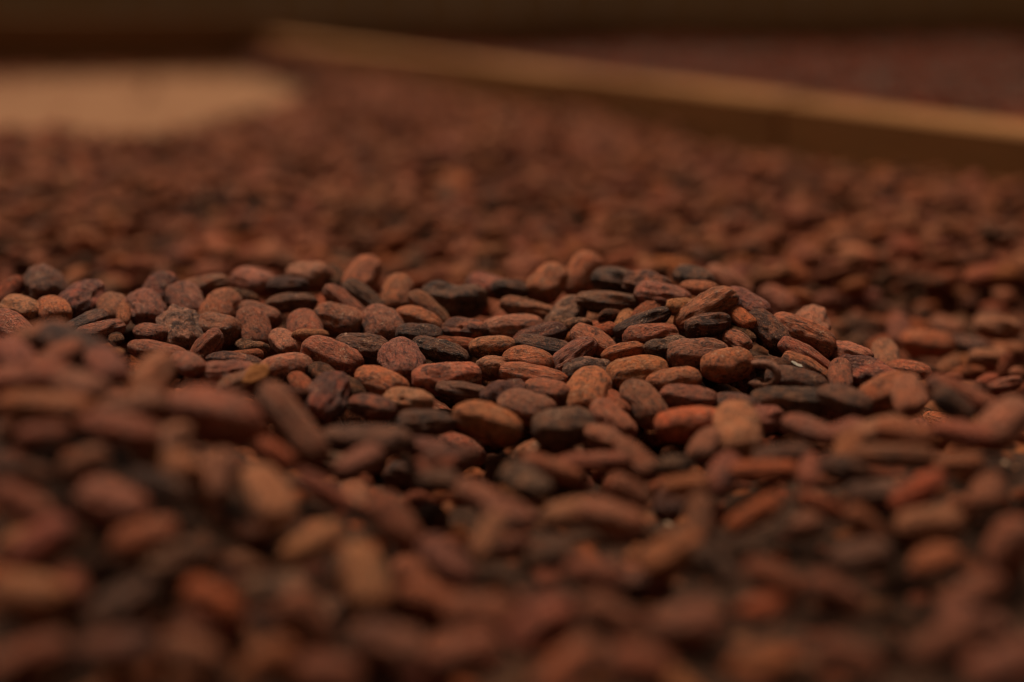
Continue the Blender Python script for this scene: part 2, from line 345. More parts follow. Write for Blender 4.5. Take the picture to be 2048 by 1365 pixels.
# ------------------------------------------------------------------ single beans
# x y z (0.1 mm) | heading tilt roll (degrees) | half length, width, thickness (0.1 mm) | shape tint | label
SINGLE = """
-836 3803 254 -24 -4 -8 154 85 82 2 r | very large reddish blurred cocoa bean on top of the left front heap
-649 4025 164 -35 -43 3 152 64 51 4 b | long brown blurred cocoa bean slanting steeply down right in the left front
-275 2950 -24 -5 -19 9 87 61 48 4 p | short purplish-brown cocoa bean sloping down right, just below the tall pale upright bean
-104 2889 -12 2 10 4 87 59 48 0 r | short reddish-brown cocoa bean lying level, below and right of the tall pale upright bean
-478 3033 -16 -22 -57 12 87 62 50 3 r | short reddish-brown cocoa bean standing steeply, just below and left of the tall pale upright bean
-363 3269 -1 -69 -29 2 115 55 44 0 s | tall tan blurred cocoa bean standing on end in the lower left centre
68 2998 -3 8 29 5 87 61 49 7 r | short reddish-brown cocoa bean tilted up right, below and left of the large pale front bean
-636 3499 126 -57 -25 10 115 61 49 0 s | brightest pale tan-orange blurred oval cocoa bean in the left front
398 2992 6 2 10 1 87 58 46 4 p | short purplish-brown cocoa bean lying level, below and right of the large pale front bean
-1093 2995 78 -2 -10 -6 87 61 49 9 s | broad tan-orange blurred cocoa bean at the lower left edge
-791 3173 83 4 15 -7 87 64 51 7 d | short dark brown cocoa bean tilted up right, right of the broad tan corner bean
-980 3295 183 -5 -19 -5 87 66 53 3 t | short tan cocoa bean sloping down right, above and right of the broad tan corner bean
-858 2850 13 1 5 -7 87 51 41 4 d | short dark brown cocoa bean lying level, below and right of the broad tan corner bean
-884 2992 49 19 26 -7 87 55 44 11 g | short dusty greyish cocoa bean tilted up right, just right of the broad tan corner bean
-1031 2794 17 5 19 -11 87 54 43 10 r | short reddish-brown cocoa bean tilted up right, just below the broad tan corner bean
-1244 3640 331 -14 0 11 140 50 40 3 o | long orange-brown blurred cocoa bean lying level at the left edge
-1114 3146 141 35 29 4 87 52 42 2 r | short reddish-brown cocoa bean tilted up right, just above the broad tan corner bean
-75 3089 -14 -1 -5 -5 87 59 47 3 r | short reddish-brown cocoa bean lying level, right of the tall pale upright bean
-701 2862 -5 -5 -19 8 74 49 39 0 b | short mid-brown cocoa bean sloping down right, just below and left of the slanting red-orange bean
-82 4580 1 -18 -14 -11 123 81 64 2 o | large smooth tan-orange cocoa bean sloping down right in front of the centre
-1025 3545 301 -16 -6 10 119 49 39 2 r | slim reddish-brown cocoa bean lying level, just right of the long orange-brown edge bean
-690 3064 25 -9 -34 2 79 52 42 9 v | long red-orange blurred cocoa bean slanting down right in the lower left
408 3398 10 9 34 -8 87 65 52 1 o | short orange-brown cocoa bean tilted up right, below and left of the tilted orange-red bean
732 4388 28 84 21 11 129 80 64 3 t | pinkish-tan rounded cocoa bean standing on end in front of the mound
272 3617 22 -5 -19 4 96 61 49 0 t | large pale tan blurred cocoa bean in the middle of the front heap
1063 2812 -4 5 19 8 87 54 44 10 p | short purplish-brown cocoa bean tilted up right, below and right of the red-orange tilted bean
1269 3398 24 33 66 2 87 60 48 2 r | short reddish-brown cocoa bean standing steeply, below and right of the red-orange tilted bean
274 2793 6 -4 -15 10 73 48 38 7 r | short reddish-brown cocoa bean sloping down right, below the large pale front bean
733 2833 -2 -5 -19 -3 74 49 39 1 r | short reddish-brown cocoa bean sloping down right, below and right of the tilted orange-red bean
-438 4117 88 -14 1 4 145 57 45 4 d | dark arched blurred cocoa bean in front left of the tan-orange one
230 3022 4 -9 -34 -10 78 52 41 3 b | short mid-brown cocoa bean sloping down right, below the large pale front bean
176 4562 -9 20 3 2 108 83 66 1 e | plump dark grey-brown cocoa bean in front of the centre, beside the tan-orange one
952 2912 -5 8 29 -7 76 45 36 3 b | short mid-brown cocoa bean tilted up right, below the red-orange tilted bean
-310 3547 41 -35 -41 6 87 54 44 10 r | short reddish-brown cocoa bean sloping down right, just below and right of the small end-on bean
-886 3219 125 4 15 -8 82 54 43 3 o | short orange-brown cocoa bean tilted up right, above and left of the slanting red-orange bean
536 2800 3 2 10 -2 73 44 35 2 o | short orange-brown cocoa bean lying level, below the tilted orange-red bean
1106 3540 39 1 6 4 90 54 43 3 t | short tan cocoa bean lying level, just below the red-orange tilted bean
113 2775 3 36 29 -9 87 48 38 9 o | short orange-brown cocoa bean tilted up right, below the large pale front bean
-772 3492 179 75 37 6 87 51 41 4 t | short tan cocoa bean standing steeply, just left of the brightest pale oval bean
891 3386 8 19 5 9 87 51 41 0 e | short dark greyish-brown cocoa bean lying level, below and left of the red-orange tilted bean
645 3256 2 -7 -27 -4 84 50 40 2 r | short reddish-brown cocoa bean sloping down right, just below the tilted orange-red bean
1058 3003 -6 -4 -15 -7 87 54 43 5 p | short purplish-brown cocoa bean sloping down right, below and right of the red-orange tilted bean
-245 5824 164 -23 -2 -3 144 85 82 8 c | large dark olive cocoa bean with a sunken dented face, up on the ridge
-505 3375 49 40 17 -4 87 49 40 9 s | tan wedge-like blurred cocoa bean below the brightest pale oval
-638 4728 46 78 19 10 129 74 59 5 m | dark red cocoa bean standing on end at the front, slightly blurred
-164 3372 0 -45 -24 -7 87 50 40 10 p | short purplish-brown cocoa bean sloping down right, right of the tall pale upright bean
-540 2853 -18 9 34 -9 74 45 36 0 o | short orange-brown cocoa bean tilted up right, just below and right of the slanting red-orange bean
1442 4000 171 44 24 0 108 68 55 3 t | tan cocoa bean tilted up right, just below the thin sharp bean in the dip
-1344 3817 361 15 4 3 114 58 46 1 r | reddish-brown cocoa bean lying level, just above and left of the long orange-brown edge bean
1106 3176 -2 7 27 4 82 49 39 10 r | short reddish-brown cocoa bean tilted up right, below and right of the red-orange tilted bean
601 4595 -8 14 1 7 123 73 59 9 v | brightest orange cocoa bean in the heap, lying level at the foot of the mound
780 3171 -2 -9 -34 -2 77 47 38 0 b | short mid-brown cocoa bean sloping down right, below and right of the tilted orange-red bean
-568 3172 19 33 -8 6 87 47 37 8 g | short dusty greyish cocoa bean lying level, just right of the slanting red-orange bean
-1189 3263 195 -8 -29 -6 83 49 39 3 r | short reddish-brown cocoa bean sloping down right, above the broad tan corner bean
-887 3395 193 -5 -21 7 86 42 34 6 k | short blackish cocoa bean sloping down right, below and left of the very large reddish bean
1102 3898 110 0 0 8 116 42 34 1 b | slim mid-brown cocoa bean lying level, just below and right of the tan-brown side bean
-391 2798 -20 -2 -10 4 73 48 39 0 r | short reddish-brown cocoa bean lying level, just below the tall pale upright bean
205 3280 6 -2 -10 6 76 46 37 3 r | short reddish-brown cocoa bean lying level, just below the large pale front bean
963 4739 28 -14 1 -8 135 67 54 4 d | long sausage-shaped reddish-brown cocoa bean lying level in front of the mound
-1027 3680 311 16 6 -12 104 61 48 3 b | mid-brown cocoa bean lying level, left of the very large reddish bean
-198 3181 -17 -5 -19 -12 82 49 39 9 o | short orange-brown cocoa bean sloping down right, just right of the tall pale upright bean
-1038 3934 324 73 30 -9 108 61 49 7 t | tan cocoa bean standing steeply, just below and left of the dusty lumpy round bean
792 5047 80 35 2 7 108 76 61 0 o | smooth orange egg-shaped cocoa bean in the middle of the mound
347 3667 -198 167 -13 21 93 65 53 5 m | short dark-flecked red cocoa bean lying level, just below the large pale front bean
1112 3696 71 8 31 -2 88 45 36 3 v | red-orange blurred cocoa bean tilted up right in the right front
464 4809 -3 -57 -31 4 108 71 56 0 b | brown oval cocoa bean leaning down right at the foot of the mound
-673 5157 75 -19 -15 -8 121 85 70 1 r | big smooth reddish oval cocoa bean sloping down right, sharply in focus
1307 3953 156 -53 5 -11 108 49 39 2 r | slim reddish-brown cocoa bean lying level, above and right of the red-orange tilted bean
-1293 4103 377 -20 -19 5 132 67 53 7 d | big dark brown blurred cocoa bean slanting down the front of the left mound
-239 5008 41 14 0 11 128 71 57 10 q | orange-tan speckled cocoa bean with a dark groove along its side, near the centre
-191 4008 53 4 15 0 101 55 44 11 m | dark-flecked red cocoa bean tilted up right, just below and right of the level blackish bean
275 4909 10 78 18 4 129 82 65 3 o | egg-shaped orange-brown cocoa bean standing on end at the foot of the mound
-1178 3745 355 -43 -2 6 108 56 44 3 b | mid-brown cocoa bean sloping down right, just above and right of the long orange-brown edge bean
1119 4605 72 -53 -5 1 108 58 47 2 d | dark brown cocoa bean sloping down right, just below and left of the orange-backed red bean
-925 3595 245 62 4 -7 108 53 42 7 t | slim tan cocoa bean tilted up right, above and left of the brightest pale oval bean
43 3887 33 -48 -12 -1 87 52 41 11 g | short dusty greyish cocoa bean sloping down right, left of the large pale front bean
1121 5327 126 -22 -23 5 135 72 58 6 w | long brown cocoa bean sloping down right along the right edge of the mound
110 3404 7 1 5 -3 74 44 35 6 d | short dark brown cocoa bean lying level, below the plump grey-brown bean
-58 3517 15 69 29 6 87 38 31 0 t | short tan cocoa bean standing steeply, left of the large pale front bean
53 4756 1 -39 -1 9 108 72 58 1 p | dark purple plump cocoa bean behind the large tan-orange one
692 5135 93 15 1 2 123 81 65 1 p | big purple-brown grooved cocoa bean behind the orange egg-shaped one
461 5047 44 15 4 4 115 83 66 3 o | big smooth orange-red cocoa bean tilted up right on the front of the mound
1953 6483 -194 -15 -1 3 126 81 65 1 o | plump orange-brown cocoa bean lying level, right of the orange-backed red bean
-502 3612 102 -9 -34 10 92 35 28 7 r | short reddish-brown cocoa bean sloping down right, just below and left of the small end-on bean
152 5988 194 52 29 -3 108 79 71 1 o | plump orange-brown cocoa bean seen end-on, just left of the steep orange-brown bean
-1294 5376 126 -78 -20 -2 124 85 69 11 g | lumpy round cocoa bean with a dusty grey-tan crust
-287 4523 15 13 -3 7 96 55 44 5 k | smooth blackish cocoa bean lying level left of the tan oval in front
1150 3986 148 -16 -6 3 84 51 41 1 o | short orange-brown cocoa bean lying level, just right of the tan-brown side bean
661 3656 24 8 29 1 88 38 31 0 v | orange-red blurred cocoa bean tilted up right in the front heap
1070 3357 11 44 -2 -3 87 45 36 2 o | short orange-brown cocoa bean lying level, just below the red-orange tilted bean
510 3338 8 -11 -39 9 67 42 34 8 g | short dusty greyish cocoa bean sloping down right, right of the large pale front bean
-689 5547 128 -17 -11 7 111 84 67 3 b | plump mid-brown cocoa bean sloping down right, just above the big reddish oval bean
-752 3242 -111 165 4 3 94 48 39 3 t | tan cocoa bean lying level, just below and left of the slanting red-orange bean
734 3937 51 0 2 -8 103 39 31 3 v | long orange-red cocoa bean lying level just under the dark slate-grey one
-412 5119 67 -74 -15 4 129 80 64 5 p | purplish folded cocoa bean standing between the dark wrinkled ones
-1962 5839 210 -65 -16 -2 134 85 78 6 d | large dark rounded cocoa bean standing upright at the left end of the ridge
1283 4422 143 79 18 -12 108 54 43 7 t | slim tan cocoa bean standing steeply, just below and right of the orange-backed red bean
752 5389 215 22 23 -2 139 67 54 6 w | long wrinkled tan-brown cocoa bean lying topmost on the mound, tilted up right
307 6120 207 44 51 6 115 79 63 0 o | orange-brown blurred cocoa bean leaning steeply up behind the mound
-861 3483 219 -51 -3 1 87 48 38 3 o | short orange-brown cocoa bean sloping down right, left of the brightest pale oval bean
-1231 3381 244 -4 -15 3 82 37 29 7 d | short dark brown cocoa bean sloping down right, just below the long orange-brown edge bean
-825 5027 65 43 -2 1 108 71 64 9 h | round cocoa bean tan on top and blackened below, left of the big reddish oval
119 4016 27 -5 -19 8 96 43 35 9 o | slim orange-brown cocoa bean sloping down right, just below the plump grey-brown bean
-1150 3464 -23 164 -52 -9 93 64 52 8 g | dusty greyish cocoa bean tilted up right, left of the slanting red-orange bean
-1079 3418 252 5 19 9 62 43 34 10 b | short mid-brown cocoa bean tilted up right, left of the very large reddish bean
-511 5496 117 -72 -17 -8 124 85 68 0 b | plump mid-brown cocoa bean seen end-on, just above and left of the folded purplish bean
-1086 3278 -25 111 0 42 95 48 40 0 r | reddish-brown cocoa bean seen end-on, just right of the broad tan corner bean
950 3859 80 -4 -15 7 74 48 39 7 k | short blackish cocoa bean sloping down right, just below and left of the tan-brown side bean
996 3723 62 31 -7 4 87 47 37 8 g | short dusty greyish cocoa bean lying level, just left of the red-orange tilted bean
-1162 3950 360 -59 -6 -5 108 52 41 1 r | slim reddish-brown cocoa bean sloping down right, above and right of the long orange-brown edge bean
-1204 3512 295 73 -13 -7 113 38 30 3 r | slim reddish-brown cocoa bean seen end-on, just below the long orange-brown edge bean
1294 3666 82 62 11 -11 87 46 37 0 b | short mid-brown cocoa bean tilted up right, just right of the red-orange tilted bean
1023 4930 45 -17 -10 8 115 67 54 0 e | dark greyish-brown cocoa bean sloping down right, just above the sausage-shaped bean
-45 3889 -170 -157 1 -33 107 53 44 1 r | reddish-brown cocoa bean lying level, left of the large pale front bean
1396 4254 186 -21 -20 2 115 54 43 3 r | slim reddish-brown cocoa bean sloping down right, right of the orange-backed red bean
243 4109 19 1 3 -8 115 39 31 3 r | slim reddish-brown cocoa bean lying level, just below and right of the plump grey-brown bean
382 4137 18 -48 -27 1 87 48 38 4 b | short mid-brown cocoa bean sloping down right, just below and left of the brightest orange bean
625 4836 11 -15 -1 -7 104 61 49 1 p | purplish-brown cocoa bean lying level, just above the brightest orange bean
1268 4652 83 30 19 -11 108 76 61 2 o | orange-brown cocoa bean tilted up right, just below and right of the orange-backed red bean
-467 4926 38 -35 -10 -10 108 75 60 0 o | orange-brown oval cocoa bean lying below the dark wrinkled one, left of centre
-5 3637 27 -42 -7 9 87 46 37 0 b | short mid-brown cocoa bean sloping down right, left of the large pale front bean
509 3634 19 81 34 9 87 38 30 0 b | short mid-brown cocoa bean standing steeply, just left of the tilted orange-red bean
-716 3633 -24 135 -4 18 87 46 38 1 p | short purplish-brown cocoa bean lying level, just below and left of the brightest pale oval bean
-439 3847 107 64 2 -8 99 45 36 4 p | small rounded cocoa bean end-on under the dark arched one
389 5617 192 -15 -1 -6 137 58 46 7 d | long straight dark brown cocoa bean lying level at the back of the mound
-1745 5644 193 74 14 -1 129 81 65 5 m | round reddish cocoa bean with dark specks beside the large dark upright one
162 3670 18 31 2 -10 87 51 40 3 t | short tan cocoa bean lying level, just left of the large pale front bean
2322 6624 -149 -15 -4 4 113 75 60 7 t | tan cocoa bean lying level, above the thin sharp bean in the dip
617 3952 33 64 29 2 87 44 35 2 r | short reddish-brown cocoa bean standing steeply, just above and left of the tilted orange-red bean
-878 3011 -133 68 9 -6 93 57 47 1 o | orange-brown cocoa bean seen end-on, below and left of the slanting red-orange bean
-274 5257 74 -19 -15 -2 120 57 46 6 k | narrow blackish wrinkled cocoa bean sloping down right near the centre
336 3826 25 -8 -29 7 70 43 34 1 r | short reddish-brown cocoa bean sloping down right, below and left of the brightest orange bean
349 4663 -14 -62 -15 -6 108 57 46 10 r | reddish-brown cocoa bean sloping down right, just below and right of the upright egg-shaped bean
586 3088 2 49 -10 3 87 36 28 0 v | short bright orange-red cocoa bean lying level, below the tilted orange-red bean
943 3552 29 -11 -39 0 69 41 33 1 o | short orange-brown cocoa bean sloping down right, just below and left of the red-orange tilted bean
-1473 5576 170 -63 -19 -2 108 75 60 5 p | purplish-brown cocoa bean seen end-on, just above and left of the dusty lumpy round bean
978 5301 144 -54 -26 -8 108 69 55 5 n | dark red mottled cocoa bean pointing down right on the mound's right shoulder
928 4235 83 -57 0 2 108 48 38 1 p | slim purplish-brown cocoa bean sloping down right, just above and right of the slate-grey bean
-481 4675 27 -45 3 -8 108 54 43 2 m | slim dark-flecked red cocoa bean lying level, just left of the level blackish bean
-247 3637 -156 173 22 -5 88 56 46 2 r | short reddish-brown cocoa bean sloping down right, just right of the tall pale upright bean
1344 4164 182 -26 -32 3 72 46 37 5 k | short blackish cocoa bean sloping down right, right of the tan-brown side bean
-650 3716 173 -9 -34 -2 66 40 32 0 v | short bright orange-red cocoa bean sloping down right, just above the brightest pale oval bean
-571 5270 80 -16 -8 10 116 74 59 6 k | dark deeply wrinkled cocoa bean directly behind the big smooth reddish oval
588 4975 37 15 4 0 106 62 50 0 o | orange-brown cocoa bean lying level, just left of the orange egg-shaped bean
-602 3318 -147 161 15 -33 83 43 35 8 g | short dusty greyish cocoa bean sloping down right, just right of the slanting red-orange bean
-363 4761 21 -42 6 -1 108 60 48 5 t | tan cocoa bean lying level, just above and left of the level blackish bean
-1169 3216 -126 -30 61 -58 102 58 48 1 o | orange-brown cocoa bean standing steeply, just below the broad tan corner bean
77 5055 29 -16 -6 -10 133 61 49 3 o | long orange-brown cocoa bean lying level, just below the long dark-tipped red bean
748 5287 175 16 6 -11 94 57 46 7 d | dark cocoa bean tucked right under the topmost tilted one
-656 6128 198 63 39 -11 108 82 66 1 o | plump orange-brown cocoa bean standing steeply, left of the dented olive bean
5 5508 108 15 1 9 123 69 55 3 t | smooth pale tan cocoa bean lying level just right of the centre
-397 3249 -190 -21 -2 15 95 54 44 6 d | dark brown cocoa bean lying level, just below the tall pale upright bean
1260 3810 115 1 5 9 70 36 29 3 o | short orange-brown cocoa bean lying level, just above and right of the red-orange tilted bean
231 5208 68 26 32 1 105 60 48 5 p | purplish-brown pointed cocoa bean leaning up right from a thin tail
-1057 3382 -65 -43 53 -23 99 51 42 6 d | dark brown cocoa bean standing steeply, just right of the broad tan corner bean
849 3678 39 -7 -25 -5 71 35 28 9 v | orange blurred cocoa bean sloping down right beside a tilted orange-red one
-1334 5682 176 -67 -25 10 108 71 57 1 p | purplish-brown cocoa bean seen end-on, just above the dusty lumpy round bean
-94 3763 39 -43 -6 2 87 41 33 0 b | short mid-brown cocoa bean sloping down right, just below the large tan-orange bean
-1182 5630 158 74 28 0 108 79 63 0 o | plump orange-brown cocoa bean seen end-on, just above and right of the dusty lumpy round bean
471 3327 -291 105 67 23 105 58 47 3 o | orange-brown cocoa bean standing steeply, below the tilted orange-red bean
-921 4677 110 19 15 2 84 51 41 3 b | short mid-brown cocoa bean tilted up right, just below the long dark-streaked red bean
503 3872 28 1 6 7 69 39 31 3 o | short orange-brown cocoa bean lying level, left of the tilted orange-red bean
-333 4479 -171 176 20 36 99 60 49 6 k | blackish cocoa bean sloping down right, just right of the small end-on bean
605 5574 223 -16 -6 6 115 66 52 5 p | purplish-brown cocoa bean lying level, just left of the topmost tilted bean
807 4047 64 2 8 9 90 39 31 1 e | smooth dark slate-grey cocoa bean lying level in front of the mound
1310 5044 35 -54 -1 -5 139 81 65 11 m | dark red cocoa bean with an orange back at the lower right end of the mound
523 4278 -174 59 10 39 100 63 51 2 m | dark-flecked red cocoa bean seen end-on, just right of the large pale front bean
1083 3689 -229 153 -55 1 82 49 40 3 r | short reddish-brown cocoa bean standing steeply, below the red-orange tilted bean
-1116 6037 190 -36 -5 9 108 75 60 3 t | tan cocoa bean sloping down right, above and right of the dusty lumpy round bean
-1154 5435 127 -36 -5 9 108 71 56 4 b | mid-brown cocoa bean sloping down right, just right of the dusty lumpy round bean
-257 4046 -153 126 -40 51 94 55 45 4 d | dark brown cocoa bean seen end-on, above and right of the tall pale upright bean
-1013 5434 121 -68 -31 -7 108 65 52 1 r | reddish cocoa bean standing steeply on end left of centre
-481 5846 175 82 31 12 108 65 52 3 o | orange-brown cocoa bean standing steeply, left of the dented olive bean
-910 5728 164 14 1 -7 108 52 42 2 d | slim dark reddish cocoa bean lying level on the ridge left of centre
437 5895 225 -34 -1 -6 108 73 59 7 k | plump blackish cocoa bean sitting highest at the back of the mound
-274 3487 -165 0 24 -22 101 65 53 2 d | dark brown cocoa bean tilted up right, right of the slanting red-orange bean
-208 3832 55 0 0 -3 62 41 33 4 d | short dark brown cocoa bean lying level, just below the level blackish bean
55 3500 -178 51 -12 -22 96 61 50 11 m | dark-flecked red cocoa bean seen end-on, below and left of the large pale front bean
-678 3488 -67 160 19 -18 82 34 28 3 t | short tan cocoa bean sloping down right, just above and right of the slanting red-orange bean
133 4922 12 -47 2 -9 108 59 47 0 b | mid-brown cocoa bean lying level, just left of the upright egg-shaped bean
-993 4840 101 14 -1 1 103 58 46 5 p | purplish-brown cocoa bean lying level, just below and left of the long dark-streaked red bean
-177 4901 21 -15 -4 9 103 40 32 7 d | slim dark brown cocoa bean lying level, just below and right of the speckled grooved bean
-74 5299 84 14 0 0 92 58 46 9 h | short two-toned tan cocoa bean lying level, left of the long dark-tipped red bean
-1802 5473 188 -59 -5 7 108 66 53 9 o | orange-brown cocoa bean seen end-on, just left of the round red-flecked bean
607 4277 21 69 5 -10 108 44 35 3 b | slim mid-brown cocoa bean tilted up right, just below and right of the brightest orange bean
991 3325 -292 72 -49 19 104 51 41 5 m | dark-flecked red cocoa bean standing steeply, below the red-orange tilted bean
-894 6140 201 -31 3 7 108 73 58 4 t | tan cocoa bean lying level, above the big reddish oval bean
-824 3650 -64 18 74 17 101 42 35 3 b | slim mid-brown cocoa bean standing steeply, just below and left of the brightest pale oval bean
-1312 3955 381 70 11 0 108 44 35 3 o | slim orange-brown cocoa bean tilted up right, just above the long orange-brown edge bean
842 3943 -231 152 62 -37 90 58 48 1 p | short purplish-brown cocoa bean standing steeply, just below and right of the tilted orange-red bean
504 5348 169 20 17 -8 126 49 39 7 d | long thin dark cocoa bean tilted up right left of the topmost one
-1436 3982 386 -58 -6 0 108 48 39 1 r | slim reddish-brown cocoa bean sloping down right, just left of the big dark sloping bean
60 5202 57 -37 -2 11 108 62 50 2 o | orange-brown cocoa bean lying level, just below and left of the long dark-tipped red bean
66 5698 145 -17 -11 -6 118 52 42 10 b | slim mid-brown cocoa bean sloping down right, right of the dented olive bean
1346 3876 -159 30 73 43 83 39 32 3 r | short reddish-brown cocoa bean standing steeply, below and right of the tan-brown side bean
1885 7567 -213 137 -5 -30 122 69 57 10 r | plump reddish-brown cocoa bean lying level, above and right of the long brown shoulder bean
1275 6644 -17 -54 -17 12 108 61 49 1 r | reddish-brown cocoa bean sloping down right, just above and left of the long brown shoulder bean
-184 5485 106 -42 3 -2 108 61 49 5 m | dark-flecked red cocoa bean lying level, just below the dented olive bean
-1938 5485 184 -37 -4 12 108 68 54 5 t | wrinkled tan-brown cocoa bean lying under the large dark upright one
529 5283 124 18 0 -7 108 71 57 10 r | rounded orange-red cocoa bean under the long thin dark one on the mound
-889 3331 -120 164 -31 5 91 45 37 7 t | short tan cocoa bean tilted up right, just left of the slanting red-orange bean
1076 3599 -248 120 -45 -12 95 51 41 3 r | reddish-brown cocoa bean seen end-on, below the red-orange tilted bean
-1456 5766 191 79 41 7 108 77 62 5 m | dark-flecked red cocoa bean standing steeply, just above and left of the dusty lumpy round bean
883 3816 -236 47 53 16 98 55 45 1 r | reddish-brown cocoa bean standing steeply, below and right of the tilted orange-red bean
128 4639 -145 24 -1 -10 124 84 69 3 b | plump mid-brown cocoa bean lying level, just below and left of the plump grey-brown bean
-219 3171 -215 125 3 12 97 55 45 0 r | reddish-brown cocoa bean seen end-on, below and right of the tall pale upright bean
314 5313 99 -45 -19 8 108 63 51 7 w | wrinkled brown cocoa bean sloping down right, just right of the long dark-tipped red bean
94 3764 -200 89 8 -18 93 49 40 10 r | short reddish-brown cocoa bean seen end-on, below and left of the large pale front bean
-1294 5054 124 -16 -8 8 123 49 40 0 r | slim reddish-brown cocoa bean lying level, just below and left of the dusty lumpy round bean
125 5305 78 -16 -6 1 121 58 46 1 k | blackish cocoa bean with long wrinkles lying under the long red-brown one
-1014 3103 -190 94 -55 -5 85 51 42 7 m | short dark-flecked red cocoa bean seen end-on, below and right of the broad tan corner bean
1039 6699 52 -25 -29 -9 129 72 58 7 t | long tan cocoa bean sloping down right, just above and right of the topmost tilted bean
-1155 5216 104 33 42 11 82 51 41 7 r | narrow cocoa bean with a grey tip leaning up behind the long red streaked one
-893 3261 -152 -73 46 -32 108 49 40 5 t | tan cocoa bean standing steeply, just left of the slanting red-orange bean
1097 5139 83 -24 -28 4 119 53 42 7 r | grooved reddish cocoa bean under the long brown one on the mound's right slope
488 4057 26 49 -10 -7 87 39 31 7 k | short blackish cocoa bean lying level, just below the brightest orange bean
-373 5564 125 -20 -17 -11 105 66 53 2 o | orange-brown cocoa bean sloping down right, just below and left of the dented olive bean
71 7946 -106 17 11 2 120 72 58 1 o | orange-brown cocoa bean tilted up right, right of the orange skyline bean
-955 5947 188 13 -3 -10 90 58 46 5 m | short dark-flecked red cocoa bean lying level, above and left of the big reddish oval bean
-481 3384 -167 73 10 5 92 50 41 7 d | short dark brown cocoa bean seen end-on, right of the slanting red-orange bean
-362 5404 106 13 -3 4 93 59 47 1 k | short blackish cocoa bean lying level, just above and right of the folded purplish bean
-1143 4857 133 -58 -1 7 108 47 38 0 b | slim mid-brown cocoa bean sloping down right, just left of the long dark-streaked red bean
308 4434 -6 -65 3 -7 108 44 35 10 r | slim reddish-brown cocoa bean sloping down right, just right of the plump grey-brown bean
-616 5796 170 -26 -32 11 109 53 42 5 k | slim blackish cocoa bean sloping down right, above and right of the big reddish oval bean
-26 4899 9 55 1 -1 108 60 48 11 m | dark-flecked red cocoa bean tilted up right, just above the large tan-orange bean
419 5185 92 16 8 -10 89 45 36 2 o | short orange-brown cocoa bean lying level, just above and right of the upright egg-shaped bean
963 3481 -279 121 -64 20 79 50 41 1 b | short mid-brown cocoa bean standing steeply, below the red-orange tilted bean
984 3965 99 74 29 0 87 43 34 2 o | short orange-brown cocoa bean standing steeply, just below and left of the tan-brown side bean
861 3902 66 75 12 6 87 32 26 1 r | short reddish-brown cocoa bean standing steeply, just below and right of the slate-grey bean
-623 4494 -116 -1 -7 -12 101 62 50 5 k | blackish cocoa bean lying level, just left of the small end-on bean
-1436 4197 393 58 3 4 108 48 38 3 o | slim orange-brown cocoa bean tilted up right, just left of the big dark sloping bean
-1304 5924 193 16 8 -1 101 60 48 10 b | mid-brown cocoa bean lying level, above and right of the dusty lumpy round bean
928 5478 208 -48 -20 -10 108 68 54 4 p | purplish-brown cocoa bean sloping down right, just right of the topmost tilted bean
-870 5315 97 -62 -7 0 108 54 43 4 t | slim tan cocoa bean sloping down right, just above the round tan-and-black bean
-341 5677 143 -28 -35 3 109 58 47 1 b | mid-brown cocoa bean sloping down right, just left of the dented olive bean
1287 5297 57 -47 -1 7 108 57 46 7 t | tan cocoa bean sloping down right, just above and left of the orange-backed red bean
990 3568 -264 67 -58 -10 100 52 43 0 b | mid-brown cocoa bean standing steeply, below the red-orange tilted bean
-223 7912 -108 23 9 10 108 76 61 2 o | bright orange-brown blurred cocoa bean on the skyline of the ridge near the centre
-69 5136 46 64 -12 -5 108 57 46 7 t | tan cocoa bean seen end-on, just right of the speckled grooved bean
839 4563 18 50 -4 10 108 55 44 7 r | reddish-brown cocoa bean lying level, just below and left of the sausage-shaped bean
1110 4079 116 34 1 -6 108 67 54 0 t | tan-brown blurred cocoa bean at the right side in front of the dip
574 5190 114 48 -3 1 108 54 43 8 g | dusty grey-tan lumpy cocoa bean in the middle of the mound
2162 6256 -208 13 -3 -4 98 61 49 4 t | tan cocoa bean lying level, right of the orange-backed red bean
288 5100 36 39 -2 11 108 67 53 11 g | dusty grey-rimmed dark cocoa bean behind the egg-shaped upright one
-646 3271 -188 148 32 43 76 44 36 10 b | short mid-brown cocoa bean sloping down right, just below and right of the slanting red-orange bean
782 3577 22 64 -12 -6 91 36 29 4 p | short purplish-brown cocoa bean seen end-on, just right of the tilted orange-red bean
-49 4619 -206 119 -61 2 100 50 41 11 g | dusty greyish cocoa bean standing steeply, just below the large tan-orange bean
960 3399 -289 173 -62 -26 90 41 33 3 b | short mid-brown cocoa bean standing steeply, below and right of the tilted orange-red bean
1198 5002 53 79 16 5 108 44 35 0 r | slim reddish-brown cocoa bean standing steeply, just left of the orange-backed red bean
-1918 5308 160 -43 -15 0 108 63 51 1 r | reddish-brown cocoa bean sloping down right, just below and left of the large dark upright bean
-714 3242 -221 105 -35 1 101 52 42 0 r | reddish-brown cocoa bean seen end-on, just below the slanting red-orange bean
-1277 3726 52 175 -66 48 89 41 33 4 b | short mid-brown cocoa bean standing steeply, below the long orange-brown edge bean
-567 3598 -178 142 -64 -23 102 58 48 2 r | reddish-brown cocoa bean standing steeply, just left of the tall pale upright bean
-490 4213 -144 97 9 35 93 51 42 4 t | tan cocoa bean seen end-on, just below the small end-on bean
211 5629 134 53 23 -4 108 73 58 8 g | dusty greyish cocoa bean tilted up right, just below and left of the steep orange-brown bean
-1 5917 185 50 -11 11 108 51 41 1 k | slim blackish cocoa bean lying level, just above the smooth pale tan bean
1083 5044 61 -22 -25 5 106 52 42 7 q | slim speckled orange cocoa bean sloping down right, just below the long brown shoulder bean
